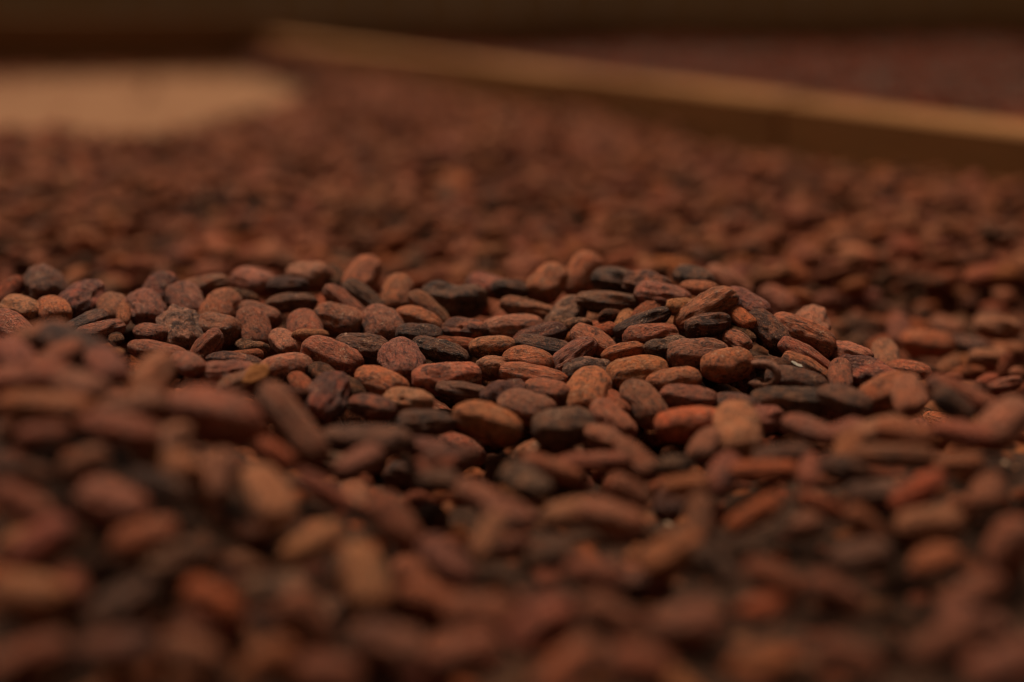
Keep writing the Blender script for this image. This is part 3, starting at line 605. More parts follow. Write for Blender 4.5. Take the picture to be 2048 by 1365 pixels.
789 3278 -291 53 -51 -18 107 52 42 1 b | mid-brown cocoa bean standing steeply, below the tilted orange-red bean
-681 5718 160 -26 -32 -11 119 52 42 1 r | slim reddish-brown cocoa bean sloping down right, above the big reddish oval bean
101 5413 92 19 15 11 123 59 47 2 m | long red-brown cocoa bean with a dark tip tilted up right, right of the centre
-821 5479 117 -75 -13 12 113 69 55 3 r | reddish-brown cocoa bean seen end-on, just above and left of the big reddish oval bean
861 3486 -283 -167 63 35 92 47 38 11 g | short dusty greyish cocoa bean standing steeply, below and right of the tilted orange-red bean
559 5732 241 -39 -1 3 108 65 52 11 m | dark-flecked red cocoa bean lying level, just right of the black bean topping the mound
-1579 5299 142 54 1 -11 108 54 43 10 r | reddish-brown cocoa bean tilted up right, just right of the big dark sloping bean
779 3440 -290 84 -52 -25 95 60 49 5 m | dark-flecked red cocoa bean seen end-on, below the tilted orange-red bean
-257 4127 53 -16 -6 -3 71 45 36 4 p | short purplish-brown cocoa bean lying level, just below the level blackish bean
1552 5396 -32 -55 5 4 108 47 38 2 o | slim orange-brown cocoa bean lying level, just right of the orange-backed red bean
233 3476 -237 128 11 -14 96 45 37 4 t | tan cocoa bean sloping down right, below the large pale front bean
683 3477 -284 151 -62 76 79 44 36 3 b | short mid-brown cocoa bean standing steeply, below the tilted orange-red bean
982 3653 -247 25 59 -19 92 40 33 4 b | short mid-brown cocoa bean standing steeply, below and right of the slate-grey bean
1528 5621 -43 81 18 5 124 57 46 3 t | slim tan cocoa bean standing steeply, just above and right of the orange-backed red bean
1628 9457 -208 157 5 -35 110 73 60 0 r | plump reddish-brown cocoa bean lying level, above and right of the topmost tilted bean
1322 3969 -142 108 -77 -45 103 69 57 1 o | plump orange-brown cocoa bean standing steeply, just right of the red-orange tilted bean
1007 4113 109 54 -2 4 108 50 40 10 r | slim reddish-brown cocoa bean tilted up right, just left of the tan-brown side bean
-1013 5043 88 -15 -4 -12 115 49 39 2 m | long red cocoa bean with dark streaks lying above a matching greyer one
1176 4279 -85 -10 -5 -30 89 49 40 0 r | short reddish-brown cocoa bean lying level, just above and left of the red-orange tilted bean
1053 3522 -267 71 -61 -12 82 42 34 4 b | short mid-brown cocoa bean standing steeply, below the tan-brown side bean
1863 6647 -165 83 27 -6 108 54 43 0 r | slim reddish-brown cocoa bean standing steeply, above and right of the orange-backed red bean
2235 7121 -272 122 3 -25 109 67 55 4 b | mid-brown cocoa bean seen end-on, above and left of the thin sharp bean in the dip
422 3701 -277 1 50 29 99 49 40 1 b | mid-brown cocoa bean tilted up right, below and right of the large pale front bean
-104 6006 180 -46 -5 0 108 63 51 3 r | reddish-brown cocoa bean sloping down right, just below and right of the orange skyline bean
-1393 5331 132 -53 6 3 108 49 39 0 r | slim reddish-brown cocoa bean lying level, just left of the dusty lumpy round bean
2142 6456 -192 -52 -2 11 108 53 42 4 d | slim dark brown cocoa bean sloping down right, right of the orange-backed red bean
1198 5525 122 76 12 1 124 72 58 7 t | tan cocoa bean seen end-on, just above and right of the long brown shoulder bean
-178 4782 -158 142 13 28 96 61 50 7 r | reddish-brown cocoa bean sloping down right, just below and left of the large tan-orange bean
1286 3727 -203 73 -44 39 102 60 49 3 r | reddish-brown cocoa bean seen end-on, below and right of the red-orange tilted bean
816 3561 -278 139 -70 -15 97 49 40 3 b | mid-brown cocoa bean standing steeply, below and right of the tilted orange-red bean
785 4779 9 -56 6 -3 108 49 39 7 d | slim dark brown cocoa bean lying level, just above the pinkish upright bean
840 5235 131 -72 -2 -3 108 43 34 6 w | slim wrinkled brown cocoa bean seen end-on, just above the orange egg-shaped bean
1330 3537 -245 51 -31 14 90 48 39 7 d | short dark brown cocoa bean seen end-on, below and right of the red-orange tilted bean
737 3536 -282 26 71 -20 80 46 37 6 d | short dark brown cocoa bean standing steeply, below the tilted orange-red bean
199 4631 -311 -177 -62 15 119 78 64 1 r | plump reddish-brown cocoa bean standing steeply, just above and left of the large pale front bean
-1016 5598 146 -20 -17 1 93 54 44 4 b | mid-brown cocoa bean sloping down right, above and right of the long dark-streaked red bean
-1604 5579 165 -73 -17 7 108 67 54 0 b | mid-brown cocoa bean seen end-on, just right of the round red-flecked bean
758 5867 245 -58 -6 9 108 56 45 6 d | dark brown cocoa bean sloping down right, just above and left of the topmost tilted bean
2039 5681 -174 17 11 -7 85 40 32 7 r | thin reddish cocoa bean in sharp focus low in the dip at the right edge
-1414 3991 171 68 1 24 96 57 47 4 t | tan cocoa bean seen end-on, just below and left of the long orange-brown edge bean
-752 3477 -133 -50 43 -35 96 56 45 1 p | purplish-brown cocoa bean seen end-on, just above and right of the slanting red-orange bean
24 3815 -267 154 57 74 90 55 45 2 o | short orange-brown cocoa bean standing steeply, below and left of the large pale front bean
-1659 5370 156 60 9 -8 108 49 39 4 d | small slim grey-brown cocoa bean tilted up to the right below the round reddish one
""".strip().split('\n')
# the beans between and behind them: x y z | heading tilt | half length, half thickness | tint
HEAP = """
-2092 5753 201 68 24 108 45 r
-1530 5467 176 -78 -8 108 27 t
-1499 5228 133 -67 9 108 26 d
-1134 5779 176 -17 -11 90 42 d
-990 5250 95 -54 5 108 41 g
-777 5345 119 63 -12 108 30 t
-992 5135 90 15 1 67 29 b
-683 4965 67 -64 0 108 41 d
-739 4837 56 -66 -7 108 34 r
-586 4891 35 -66 -1 113 42 d
-769 4656 74 13 -3 81 39 m
-788 6175 183 -75 -13 113 47 k
-213 5354 78 -15 -1 102 37 r
674 5451 207 54 -8 108 40 t
755 5626 248 -58 6 108 36 t
525 5460 175 62 11 108 42 r
386 5480 163 69 -13 108 34 d
440 5437 146 77 10 108 38 t
877 5296 143 -76 -4 108 27 k
238 5467 141 -55 5 108 38 g
340 5409 125 -56 9 108 38 r
370 4841 -4 -77 -3 108 32 r
876 5356 192 -70 -7 108 33 o
944 5068 77 -57 9 108 33 k
1398 6802 -46 45 -10 108 52 o
2196 6115 -208 56 57 66 32 r
2017 5812 -192 60 -6 108 36 r
2201 5976 -203 63 -12 108 31 t
1487 4459 161 -76 11 108 19 g
1861 5771 -170 64 -12 108 31 r
2000 6026 -212 14 0 81 34 r
1941 6123 -213 57 7 108 43 p
1777 6005 -182 -65 4 108 29 g
1850 8149 -355 52 -67 99 56 r
3848 9147 -347 12 -45 101 51 r
-2304 4975 -188 33 -43 99 49 p
-2796 8333 -398 90 68 122 65 m
-513 3177 -192 142 3 91 53 o
-862 5038 -226 150 -74 113 60 t
-972 8860 -331 44 43 94 41 b
-2052 4293 -50 143 -4 75 41 p
2560 7416 -360 105 -61 97 43 d
99 3386 -294 -40 -85 81 37 p
-1158 8257 -399 8 -57 118 53 k
17 4004 -267 48 60 66 35 m
-2190 8262 -283 61 5 85 35 m
616 7958 -270 93 -21 103 44 b
2838 8781 -228 4 8 122 50 b
-1019 9350 -403 -123 -81 92 52 d
-1429 8788 -283 126 6 97 48 t
-2173 6532 -239 134 66 103 39 d
694 4813 -292 62 -69 109 58 t
99 2767 -297 43 -58 84 45 b
1797 4082 -138 74 -40 86 42 m
2118 9825 -250 151 -23 83 35 r
25 4161 -277 -22 -61 75 35 r
139 8486 -284 81 -6 100 49 g
-2872 9549 -302 136 -50 81 44 k
-68 5126 -255 66 -64 125 63 o
1497 7208 -345 28 65 111 62 b
1286 5092 -114 98 1 117 53 d
-648 8529 -399 68 86 97 41 k
-1214 8982 -396 67 50 106 45 d
983 2732 -303 122 -61 73 37 d
-970 9955 -361 -156 71 86 34 t
-5 9515 -296 123 11 86 35 k
148 5522 -177 52 81 96 43 t
-465 5563 -170 -110 75 97 49 k
-2669 10049 -313 86 -55 100 48 b
1133 8453 -358 116 36 110 56 p
-1624 3960 51 129 -46 71 32 k
1584 6817 -260 3 -39 107 56 g
3143 9798 -349 133 77 97 49 o
-1520 4164 140 45 -44 102 57 d
444 5552 5 63 11 121 58 d
1678 8787 -271 86 -64 110 57 t
-819 3509 -91 -35 41 86 39 b
669 9824 -356 -14 -67 90 42 m
-3945 9447 -400 94 70 86 43 t
-2258 9168 -241 90 -22 125 68 t
1529 3821 -166 54 68 91 43 d
-1848 4249 36 -16 71 105 60 d
707 2742 -300 26 72 80 39 b
1940 9786 -238 34 -5 106 45 d
-2622 8675 -397 103 -70 92 53 r
1520 3679 -205 171 58 68 36 p
-148 6407 -123 73 45 99 52 b
3390 8611 -325 30 71 87 40 r
-2459 9875 -374 33 72 107 49 r
-1686 3711 -59 27 48 85 49 t
-705 4428 -204 -20 66 87 43 d
256 3829 -275 54 69 81 40 t
1317 7025 -199 -179 12 90 46 m
2601 6847 -293 -16 -20 112 46 g
2093 7822 -223 98 5 109 61 d
1003 7539 -223 -162 -7 112 59 b
-866 9179 -399 62 -64 110 42 r
-2737 9177 -269 59 0 87 48 b
947 6991 -127 79 -15 102 61 o
3730 8804 -359 39 70 94 41 m
-2647 6173 -239 -110 -64 85 40 b
2870 8943 -238 85 4 89 45 b
-1728 8631 -355 17 55 87 42 o
602 7187 -164 130 -26 89 50 r
-3066 10131 -344 -4 70 114 57 m
-938 4150 -46 79 40 95 44 t
-2509 7347 -378 -46 79 98 51 o
-4123 9872 -374 175 39 88 40 p
-1127 4144 28 -170 -55 88 42 g
150 9617 -249 170 1 94 48 d
-1256 9891 -279 124 5 96 49 d
79 4663 -307 -122 56 101 55 o
-1171 9373 -402 142 75 90 48 d
3881 10021 -332 153 -34 125 56 d
-2249 6149 -165 93 63 100 40 d
1264 8616 -355 155 70 111 51 b
-708 2602 -308 65 54 87 35 t
-1365 3826 65 37 -47 108 57 r
2406 5581 -430 145 48 109 56 b
1187 10212 -317 56 20 90 49 m
943 4894 -263 -93 72 77 36 o
1978 6454 -498 -103 85 117 57 o
1380 4222 -109 90 -80 72 41 p
2242 6200 -502 143 43 94 51 p
-478 2886 -321 37 -57 70 34 r
1987 8772 -360 120 -76 107 63 t
-836 3417 -118 131 -73 108 63 k
929 5568 -75 -164 77 114 49 r
2602 5719 -417 31 8 107 57 b
3907 9342 -362 74 -45 93 50 m
-366 8251 -308 -171 0 116 55 b
-1460 3603 -17 63 -20 92 52 t
812 2583 -301 74 38 89 36 k
-1368 9488 -317 122 13 103 40 g
-921 8579 -305 167 20 117 49 d
-2752 6022 -242 -142 -86 97 55 o
-974 4438 -112 173 -68 81 38 o
1045 8967 -357 -27 -80 95 54 d
-662 4571 -239 169 -82 111 42 b
-2418 10028 -356 139 -75 111 55 b
-269 5260 -112 177 -5 106 47 m
1200 3772 -200 98 -47 76 42 t
-1600 5336 -152 79 77 107 42 b
2292 5661 -422 131 35 109 47 r
-303 5187 -233 125 51 80 48 t
2955 9050 -215 134 8 125 64 r
3200 7503 -356 -11 42 100 49 t
1642 9330 -359 -133 85 102 42 o
1888 5678 -326 138 -6 99 55 p
-2148 10126 -345 133 62 95 58 m
-996 9566 -280 48 -13 120 56 p
-117 6505 -142 92 56 100 48 r
969 3724 -241 106 82 81 40 b
-1468 5947 -99 168 77 96 42 b
-1516 3892 58 148 41 89 35 o
1289 8065 -313 77 69 70 38 k
-886 8770 -306 68 25 89 46 d
-1610 3886 32 125 -49 99 45 m
729 4133 -252 16 -61 85 42 p
914 4047 -215 58 -56 81 34 r
-177 6067 -17 3 -6 122 56 r
-651 5539 -169 -95 74 81 46 t
3807 9352 -362 -152 74 101 56 o
-3011 10339 -317 92 -50 93 52 r
-2286 9020 -281 163 15 120 45 r
-1085 6326 -6 101 -23 99 57 o
1424 9544 -251 -170 -11 95 43 g
196 10279 -325 43 -60 109 54 d
197 3794 -200 114 18 99 57 o
4063 9982 -337 124 63 89 44 b
-1150 3125 -167 -110 83 91 51 b
731 3324 -297 157 82 93 41 r
2767 8292 -258 19 -5 98 45 m
-2461 9651 -392 -16 80 112 57 r
1898 4220 -151 -4 42 84 46 o
-2460 5908 -105 151 7 90 40 o
2766 6297 -401 126 64 125 64 r
1955 5411 -290 -177 -4 114 61 b
-578 8580 -274 147 23 111 54 p
-525 2783 -318 144 -53 77 29 r
2500 6449 -343 -42 -2 120 50 b
-607 8691 -399 165 80 103 39 b
-2855 9684 -390 -58 75 79 41 g
2220 6858 -425 24 -83 93 35 o
475 8829 -267 170 1 96 53 d
584 3717 -275 69 62 84 35 m
87 9785 -381 39 -69 116 67 k
-2784 7102 -352 -6 69 101 42 o
-3405 8046 -315 137 -4 108 59 r
-2290 5579 -137 101 -49 119 48 t
-1201 10164 -340 -1 66 103 64 d
1167 5915 -68 52 -17 107 56 r
1523 5493 -328 -175 -56 111 58 t
-3231 9279 -275 9 11 111 52 r
2503 6668 -419 4 -46 103 54 m
1836 4451 -158 148 -65 90 45 b
1172 9684 -353 68 -81 98 59 r
468 3776 -276 175 -70 82 39 t
2924 9913 -257 69 -1 95 37 p
-334 3135 -319 69 75 94 42 d
-3457 9114 -401 -120 68 70 28 b
2391 9783 -249 39 -43 95 53 t
-418 3152 -311 -81 68 99 50 t
632 3783 -268 141 54 82 39 o
533 8434 -379 80 -55 106 47 p
-2880 6788 -258 56 19 92 41 o
-3307 10280 -327 80 45 78 50 r
-59 4013 -262 80 66 82 42 g
2284 8742 -215 179 0 100 41 r
-1519 4072 91 5 74 85 38 p
-73 8708 -397 -50 -63 98 56 o
691 8448 -372 27 -78 107 52 d
1907 10095 -197 61 -16 123 64 b
1256 6166 -147 32 0 101 53 o
3397 8042 -359 61 20 85 47 t
-2521 8573 -396 160 -81 109 54 d
1802 10227 -228 158 20 107 64 o
-456 3849 -187 -158 -78 70 39 r
-3367 7516 -391 38 -47 98 60 o
-3086 8229 -267 59 -3 123 64 r
-3017 7375 -286 -158 -21 100 57 o
-485 3640 -197 1 60 89 41 r
-1453 5553 -135 161 -68 121 57 b
37 4260 -285 -2 71 107 54 d
-2953 9888 -373 -139 54 95 47 r
1169 8999 -256 -154 0 103 49 o
-266 2991 -324 166 63 98 54 m
1681 7543 -218 -156 18 118 63 b
3783 9546 -359 89 -61 120 77 k
3087 9337 -279 -19 53 105 54 k
2491 7267 -366 59 42 97 43 r
-1446 9199 -401 158 -72 110 62 g
1824 4207 -84 114 22 97 56 d
-616 4973 -248 121 -73 106 48 k
1420 3790 -177 158 65 76 35 k
1503 7365 -347 154 -62 94 52 k
2828 9544 -359 51 -73 101 53 o
1246 10126 -324 135 -62 124 53 g
-1942 5527 -110 -102 71 87 43 o
-2449 9353 -279 111 35 103 51 p
0 4703 -302 93 -62 109 42 b
-1481 8023 -401 -5 66 94 46 r
2029 5235 -241 127 -5 116 67 b
2943 10245 -317 158 -55 97 47 o
1057 6841 -114 107 5 114 58 r
119 6557 -13 71 -1 104 62 t
1960 6734 -343 -172 8 103 53 t
-2234 5950 -131 -62 -66 109 56 k
-1411 9492 -399 90 -48 103 44 b
717 7171 -185 112 6 111 58 r
-877 9216 -280 136 -4 106 53 d
-2898 8324 -398 -101 -64 91 52 m
-1879 5902 -88 51 81 106 55 k
684 8376 -374 -14 80 73 35 p
-580 8064 -405 78 65 107 53 g
-796 9180 -403 -153 -84 98 39 r
-826 6242 -110 88 65 83 44 t
-895 5815 -125 69 82 109 57 r
-3114 9391 -403 76 78 99 43 o
-1162 9974 -363 -35 86 93 37 b
376 5013 -270 119 -50 94 42 r
453 4573 -313 85 77 109 57 g
162 3953 -273 61 62 79 30 r
-315 4342 -266 -95 -78 77 48 r
222 8267 -258 -166 -5 90 44 r
-578 3410 -141 27 3 78 35 g
2344 7668 -356 -179 76 102 58 o
-1253 6130 -14 152 1 79 44 t
-325 9209 -405 72 79 100 52 r
-91 10219 -334 -16 58 89 45 o
-1522 3119 -222 85 10 80 39 o
-1415 7959 -402 143 -69 92 54 r
-1537 8309 -290 145 9 93 43 k
541 10093 -338 103 78 90 41 p
-1448 6035 -105 143 -60 109 48 t
1558 8621 -215 -6 13 100 56 b
-1440 4108 97 99 -82 85 49 d
1634 4325 -114 127 -76 72 40 o
-2311 4818 -183 4 -53 91 54 k
-900 4454 -145 75 49 102 52 r
2919 7615 -358 -173 70 92 51 o
-3411 9248 -402 54 81 111 47 o
329 4304 -295 -7 71 74 42 g
-1647 5851 -89 118 77 96 51 b
-1889 10320 -273 5 -21 120 65 b
-266 8089 -291 157 6 109 56 d
-134 4685 -236 91 -18 88 44 o
2220 7924 -353 97 37 90 36 r
-1911 7779 -402 -149 77 105 55 r
-918 3103 -208 60 -51 89 52 b
111 9449 -237 31 9 119 69 t
-1731 6860 -169 93 -9 101 59 d
-2232 7269 -251 142 -5 109 56 r
2531 6559 -304 161 13 106 64 b
1706 9376 -360 158 82 93 49 r
-2828 6213 -263 -174 -54 91 51 r
-550 10125 -346 101 -58 107 49 r
-45 3261 -307 87 -71 89 39 r
-666 5862 -120 -22 84 115 54 o
-545 4111 -183 -177 84 74 40 r
-571 4182 -189 40 -65 89 41 b
102 8518 -393 113 61 104 49 o
-1464 3934 75 4 -57 64 35 g
1236 3508 -258 150 48 93 38 g
4133 10145 -325 -9 63 90 40 r
1232 3284 -292 104 67 93 38 m
1304 4239 -125 21 -64 84 38 r
990 8317 -366 121 -77 92 47 o
1386 5486 -109 20 -10 95 51 r
1736 6478 -384 -170 -39 92 47 b
-1601 4118 90 -169 61 99 50 r
-85 4099 -264 64 -57 78 39 g
-1546 9975 -362 -37 83 113 54 o
-691 4273 -171 38 36 106 45 b
2246 7823 -353 110 51 83 41 d
2938 7162 -352 125 -34 104 52 r
-1558 8605 -395 74 70 104 46 o
2612 6184 -438 65 -64 106 58 t
2960 9411 -240 -176 5 124 59 r
1642 8029 -357 134 76 101 50 r
1404 5259 -142 174 13 109 49 b
-1557 8784 -283 6 -37 94 49 b
-1719 4678 28 91 28 74 39 r
628 4104 -265 100 -22 82 32 r
-842 4589 -195 38 59 75 43 o
-3440 9754 -385 23 -75 111 57 r
-960 5201 -210 50 47 94 46 k
-2456 6064 -187 -21 -64 81 39 b
2759 9983 -330 88 -48 83 46 o
-1494 4804 77 12 -5 110 71 p
-272 4629 -289 96 -84 102 42 r
1601 7964 -357 177 -70 81 41 d
1304 6985 -315 -29 56 100 56 r
2935 8872 -264 49 16 104 43 r
1599 8389 -233 132 -21 116 59 d
-674 3443 -174 89 -46 75 43 r
1036 4167 -185 154 -87 81 41 t
-1508 9437 -228 33 -13 92 57 t
-807 3323 -161 164 -31 82 41 o
-2658 10282 -327 130 65 93 46 b
834 5192 -175 146 -59 96 52 g
632 8312 -378 26 71 119 54 o
2418 6730 -421 -175 54 97 53 b
-1627 4640 102 16 10 95 51 r
1056 9058 -358 149 -43 92 49 b
-1229 9311 -401 -110 -82 111 52 r
1630 7098 -369 36 -69 104 54 t
-2319 5772 -135 -20 -47 96 45 t
2316 9117 -226 128 66 108 60 g
310 2920 -294 -134 -65 97 56 b
3237 9892 -221 111 -9 95 52 r
1420 3586 -233 117 50 90 39 o
-302 3520 -265 0 32 77 35 r
929 5356 -120 -59 49 92 44 t
-1245 3436 30 -107 5 98 52 t
1546 10287 -315 68 49 103 45 t
1298 6812 -317 13 67 105 64 t
-1326 3309 -95 84 -10 72 29 b
-3360 8700 -396 157 62 119 56 p
1265 3845 -173 46 76 87 48 p
605 3411 -290 62 -57 90 50 t
-1540 3815 30 159 -52 100 45 b
1108 7094 -174 157 -15 114 45 r
3865 9414 -288 -177 31 94 49 t
1169 10077 -328 126 -73 101 48 d
504 3507 -287 41 -78 82 35 o
642 2614 -300 153 72 72 33 r
202 5694 -136 80 -76 114 55 b
928 4562 -262 97 69 79 30 d
1378 6376 -217 29 15 92 48 t
-1553 3991 73 123 56 80 50 g
-3736 8911 -398 22 4 113 67 r
-1236 3931 80 47 -44 90 45 d
2887 6354 -379 74 -64 97 52 d
1676 9458 -359 131 -77 83 42 o
1780 5198 -248 125 -4 85 37 o
1894 8507 -357 88 74 73 45 r
-2476 8413 -394 31 68 97 40 p
2740 7532 -357 -37 59 107 59 t
-423 9027 -297 23 -7 125 61 o
589 4811 -298 117 -63 93 48 r
2473 8558 -358 -146 -70 98 55 b
639 9020 -255 10 2 100 49 o
439 4196 -281 159 75 91 42 t
783 3183 -302 77 -70 91 50 r
3734 8701 -357 153 59 119 64 b
811 4124 -234 99 63 89 44 o
292 10029 -349 51 -48 93 42 b
-160 9555 -276 29 -3 114 53 b
-1110 3935 52 18 55 94 59 d
2020 5073 -205 124 -5 125 57 b
2204 7187 -384 42 -46 98 37 b
-95 3424 -295 -29 31 80 45 p
1286 8765 -236 97 -10 99 51 b
-1299 3107 -181 -134 68 63 31 r
-1021 9045 -397 119 71 92 36 r
-325 7861 -407 106 -74 124 64 b
271 5101 -257 78 -57 118 58 r
-198 4667 -293 -146 80 81 46 p
-3388 7951 -401 174 46 108 55 r
1966 8277 -297 169 -60 101 58 r
2127 5803 -491 -79 -75 106 59 t
-1255 7774 -402 84 47 116 59 r
3587 9461 -239 62 -10 100 57 r
1911 6692 -461 73 -67 107 54 b
-1506 3720 8 104 -36 94 44 t
-2423 6739 -189 133 -10 103 58 d
138 3510 -286 112 -63 92 41 t
-396 8071 -406 -24 68 117 56 b
-2962 8107 -267 -160 -1 102 48 k
-3875 9720 -388 47 -69 75 38 o
858 10104 -331 115 68 122 60 o
-1055 5295 -55 165 0 100 52 d
-1381 3976 86 176 -56 86 36 b
-322 9519 -402 160 -83 102 47 b
-357 5107 -243 72 -69 102 49 k
1528 9043 -356 -164 -83 106 45 b
2557 8736 -359 56 -64 115 45 d
-1470 7937 -303 119 -4 92 46 t
-885 2740 -299 -174 -76 68 35 b
691 4075 -255 163 62 66 30 r
-2390 7085 -348 108 75 88 33 t
1455 7387 -221 154 -2 110 50 r
-337 3590 -246 -35 70 91 51 g
633 5578 52 -168 6 125 64 d
-289 5072 -250 90 -75 77 42 d
802 8621 -224 158 -15 103 46 r
252 3554 -284 121 61 92 45 r
755 5671 -49 156 -71 98 51 t
456 10089 -341 67 75 107 46 d
3823 9245 -362 179 48 102 61 r
2187 5649 -358 153 -5 101 52 m
-262 4206 -255 -166 -54 101 45 o
-3658 9340 -402 114 -74 102 49 o
1837 6287 -352 117 16 104 58 o
508 3172 -295 -44 -82 82 33 m
1027 3156 -304 -44 77 71 35 p
1626 5058 -165 137 4 113 59 r
235 8984 -346 67 78 103 58 b
3144 7756 -357 17 45 104 47 t
-2314 10162 -341 86 -65 104 60 p
-1306 4008 83 155 -57 88 46 o
2013 5907 -418 155 8 100 40 k
563 4325 -288 5 59 91 41 t
138 4909 -197 41 -15 100 52 b
-2806 7816 -401 39 76 94 53 t
-202 10012 -258 4 6 105 48 b
2282 7487 -362 122 -71 97 39 b
-1890 8238 -399 112 78 81 46 r
1191 4905 -255 94 53 101 53 p
2281 5737 -471 73 58 108 46 d
1322 5000 -263 4 -71 111 49 p
1634 4099 -115 -15 71 85 44 t
-3173 7883 -302 90 5 111 60 r
1927 7665 -355 12 -71 76 35 r
1121 4883 -164 91 -20 88 46 b
1220 6079 -256 -170 -42 125 60 o
1669 7887 -233 -40 -4 97 48 k
548 8458 -277 -6 2 93 47 r
-1923 4909 -33 141 -14 115 44 r
-1300 5441 -164 120 -81 85 40 b
376 2848 -294 -2 64 94 40 o
2613 7101 -368 33 -60 102 46 r
-1074 3134 -168 117 -74 71 35 r
2486 5896 -368 106 -7 103 56 m
2372 6390 -471 24 -74 93 40 d
-767 4290 -147 47 59 84 40 d
1298 3335 -283 147 67 95 47 r
767 3613 -274 33 57 75 31 o
-1611 10076 -231 114 -10 120 63 r
2892 7687 -356 142 81 84 36 o
1373 4508 -69 160 -33 83 45 o
-337 3446 -273 109 -60 90 39 m
1444 5745 -198 159 6 109 45 r
-1519 8543 -394 48 -79 93 38 b
92 2862 -298 121 -68 95 50 m
-3627 10193 -337 -25 72 93 46 b
-2040 9184 -265 175 -5 110 54 k
-2893 8918 -399 -6 -63 84 41 g
-568 5571 -160 69 -54 97 48 p
2076 9399 -259 87 -7 96 54 d
1730 5340 -291 25 43 94 45 b
27 5125 -258 -125 64 104 44 t
-364 4289 -251 48 74 87 37 p
-3012 8756 -398 -128 -78 106 49 t
-1713 6058 0 66 2 106 51 p
230 2964 -295 46 73 88 43 p
804 4816 -283 156 51 110 53 m
-841 2795 -297 85 65 80 37 r
-1043 9929 -361 -130 68 100 47 b
-613 2921 -309 57 -33 85 40 k
1084 5739 -123 150 -42 106 44 g
-2881 7109 -266 26 21 120 60 k
2833 7928 -358 81 77 83 47 b
1887 7221 -259 71 -10 99 44 b
-828 2896 -176 74 -5 97 57 g
-2892 9337 -288 -4 12 101 47 r
-2160 9080 -279 94 -4 90 47 m
-4043 9640 -394 131 50 80 42 b
-525 5518 -176 121 -77 80 33 r
1571 9475 -358 165 -67 91 48 b
954 2621 -302 70 51 93 48 d
-1559 6995 -169 -179 -8 110 61 p
741 5302 -135 72 -33 82 40 g
3489 8812 -249 24 1 100 55 b
-328 6181 6 99 -16 104 60 b
-1182 3742 52 88 -61 95 51 t
226 6018 15 170 -20 103 47 k
-527 2842 -319 91 -60 60 28 g
-3505 7953 -400 44 -43 103 44 r
-754 8546 -285 19 -4 111 50 t
-1056 4745 7 157 19 118 66 r
1715 9532 -358 56 -82 92 51 d
-3055 8700 -279 130 -11 111 61 b
332 3377 -289 127 75 86 48 b
1755 7535 -358 -60 64 108 56 b
1141 9111 -357 -130 -71 121 59 r
-1325 4153 86 27 68 76 44 b
-1169 5519 -159 14 72 98 43 t
187 8439 -393 91 -68 100 56 m
-308 4535 -284 69 69 94 56 p
3500 9810 -212 58 11 103 50 r
7 2799 -302 3 -58 99 54 g
2825 8174 -215 100 10 110 61 t
3170 9787 -192 126 -3 117 59 b
646 8904 -370 92 78 93 46 o
-1802 8578 -397 -153 83 88 34 m
1693 3898 -156 99 -55 82 44 b
846 5963 22 90 5 85 46 r
1094 6559 -89 -9 -23 110 61 b
1546 6438 -285 159 17 97 48 o
-195 2666 -303 -159 40 92 42 r
-2893 8474 -276 103 0 96 53 r
-759 5314 -202 -134 74 101 50 r
-2178 4697 -137 28 -58 90 47 p
-3262 9432 -287 -173 -10 91 47 o
-1687 3919 26 86 8 77 29 b
-3373 8225 -398 -9 -70 96 43 r
-1905 9258 -278 75 20 89 38 r
-351 2949 -325 -179 -83 78 37 m
397 7847 -256 88 0 107 55 p
-4235 10096 -348 -146 44 90 54 d
2987 7905 -318 74 5 89 49 t
918 9688 -236 -118 10 100 64 r
-936 3468 -61 171 64 85 35 r
-1159 4752 -137 -90 -53 115 60 r
2539 6115 -454 133 -67 89 48 r
-591 4312 -210 -149 -52 76 36 d
3118 9709 -290 161 -27 110 59 r
3736 8574 -358 43 43 82 41 t
385 2507 -216 87 -3 86 50 g
518 2666 -298 1 76 76 36 d
-409 4240 -237 -87 -80 84 42 g
3575 9650 -355 152 70 92 43 d
215 3638 -280 102 69 70 34 r
187 3450 -289 109 -55 72 33 t
-680 3126 -263 163 -59 81 49 t
-1093 3742 37 -113 57 83 41 o
2285 8273 -182 26 4 111 71 r
175 9237 -271 -163 3 105 55 g
1453 3851 -160 -136 67 83 41 o
602 9001 -372 122 -61 87 45 m
-8 2573 -296 35 65 75 35 r
-683 2808 -303 157 -21 78 43 o
-1867 9439 -402 51 -63 109 52 m
-3338 8391 -397 78 -68 98 39 g
2641 8528 -237 174 8 100 38 r
1627 5611 -256 33 17 102 53 t
-3034 9534 -396 133 70 125 49 o
543 4554 -309 111 64 99 41 b
2783 10292 -316 -19 -74 93 39 p
-2954 6697 -314 10 -41 93 39 d
1939 6538 -486 132 -77 112 51 r
2604 8091 -208 24 -8 105 52 t
-422 3594 -226 45 62 84 47 p
1803 8062 -355 92 -66 94 49 r
1138 7887 -268 89 -15 88 51 g
-1340 4308 63 93 73 88 51 t
2872 8929 -360 13 52 95 49 o
231 4782 -307 66 -49 113 60 d
-1920 5448 -121 154 -62 100 48 b
-1040 9518 -400 90 -66 95 40 b
1502 8261 -357 2 -70 96 47 m
1740 4170 -123 124 -58 78 45 r
1638 7845 -357 -152 81 92 54 k
-398 3293 -292 13 52 102 50 p
-2399 6201 -200 114 67 100 51 b
1377 4112 -114 56 65 101 47 b
1891 6608 -473 117 -73 102 45 p
906 7043 -269 3 -69 125 53 m
-1021 5968 -101 94 63 89 48 t
2692 7329 -353 50 72 95 46 r
1577 4279 -107 68 66 85 34 b
-1046 4053 16 47 44 80 45 p
1155 3721 -218 102 -41 62 30 m
-1356 4079 90 134 -57 72 37 b
-2252 8665 -397 85 -65 95 36 g
-1116 4070 37 164 -78 85 40 t
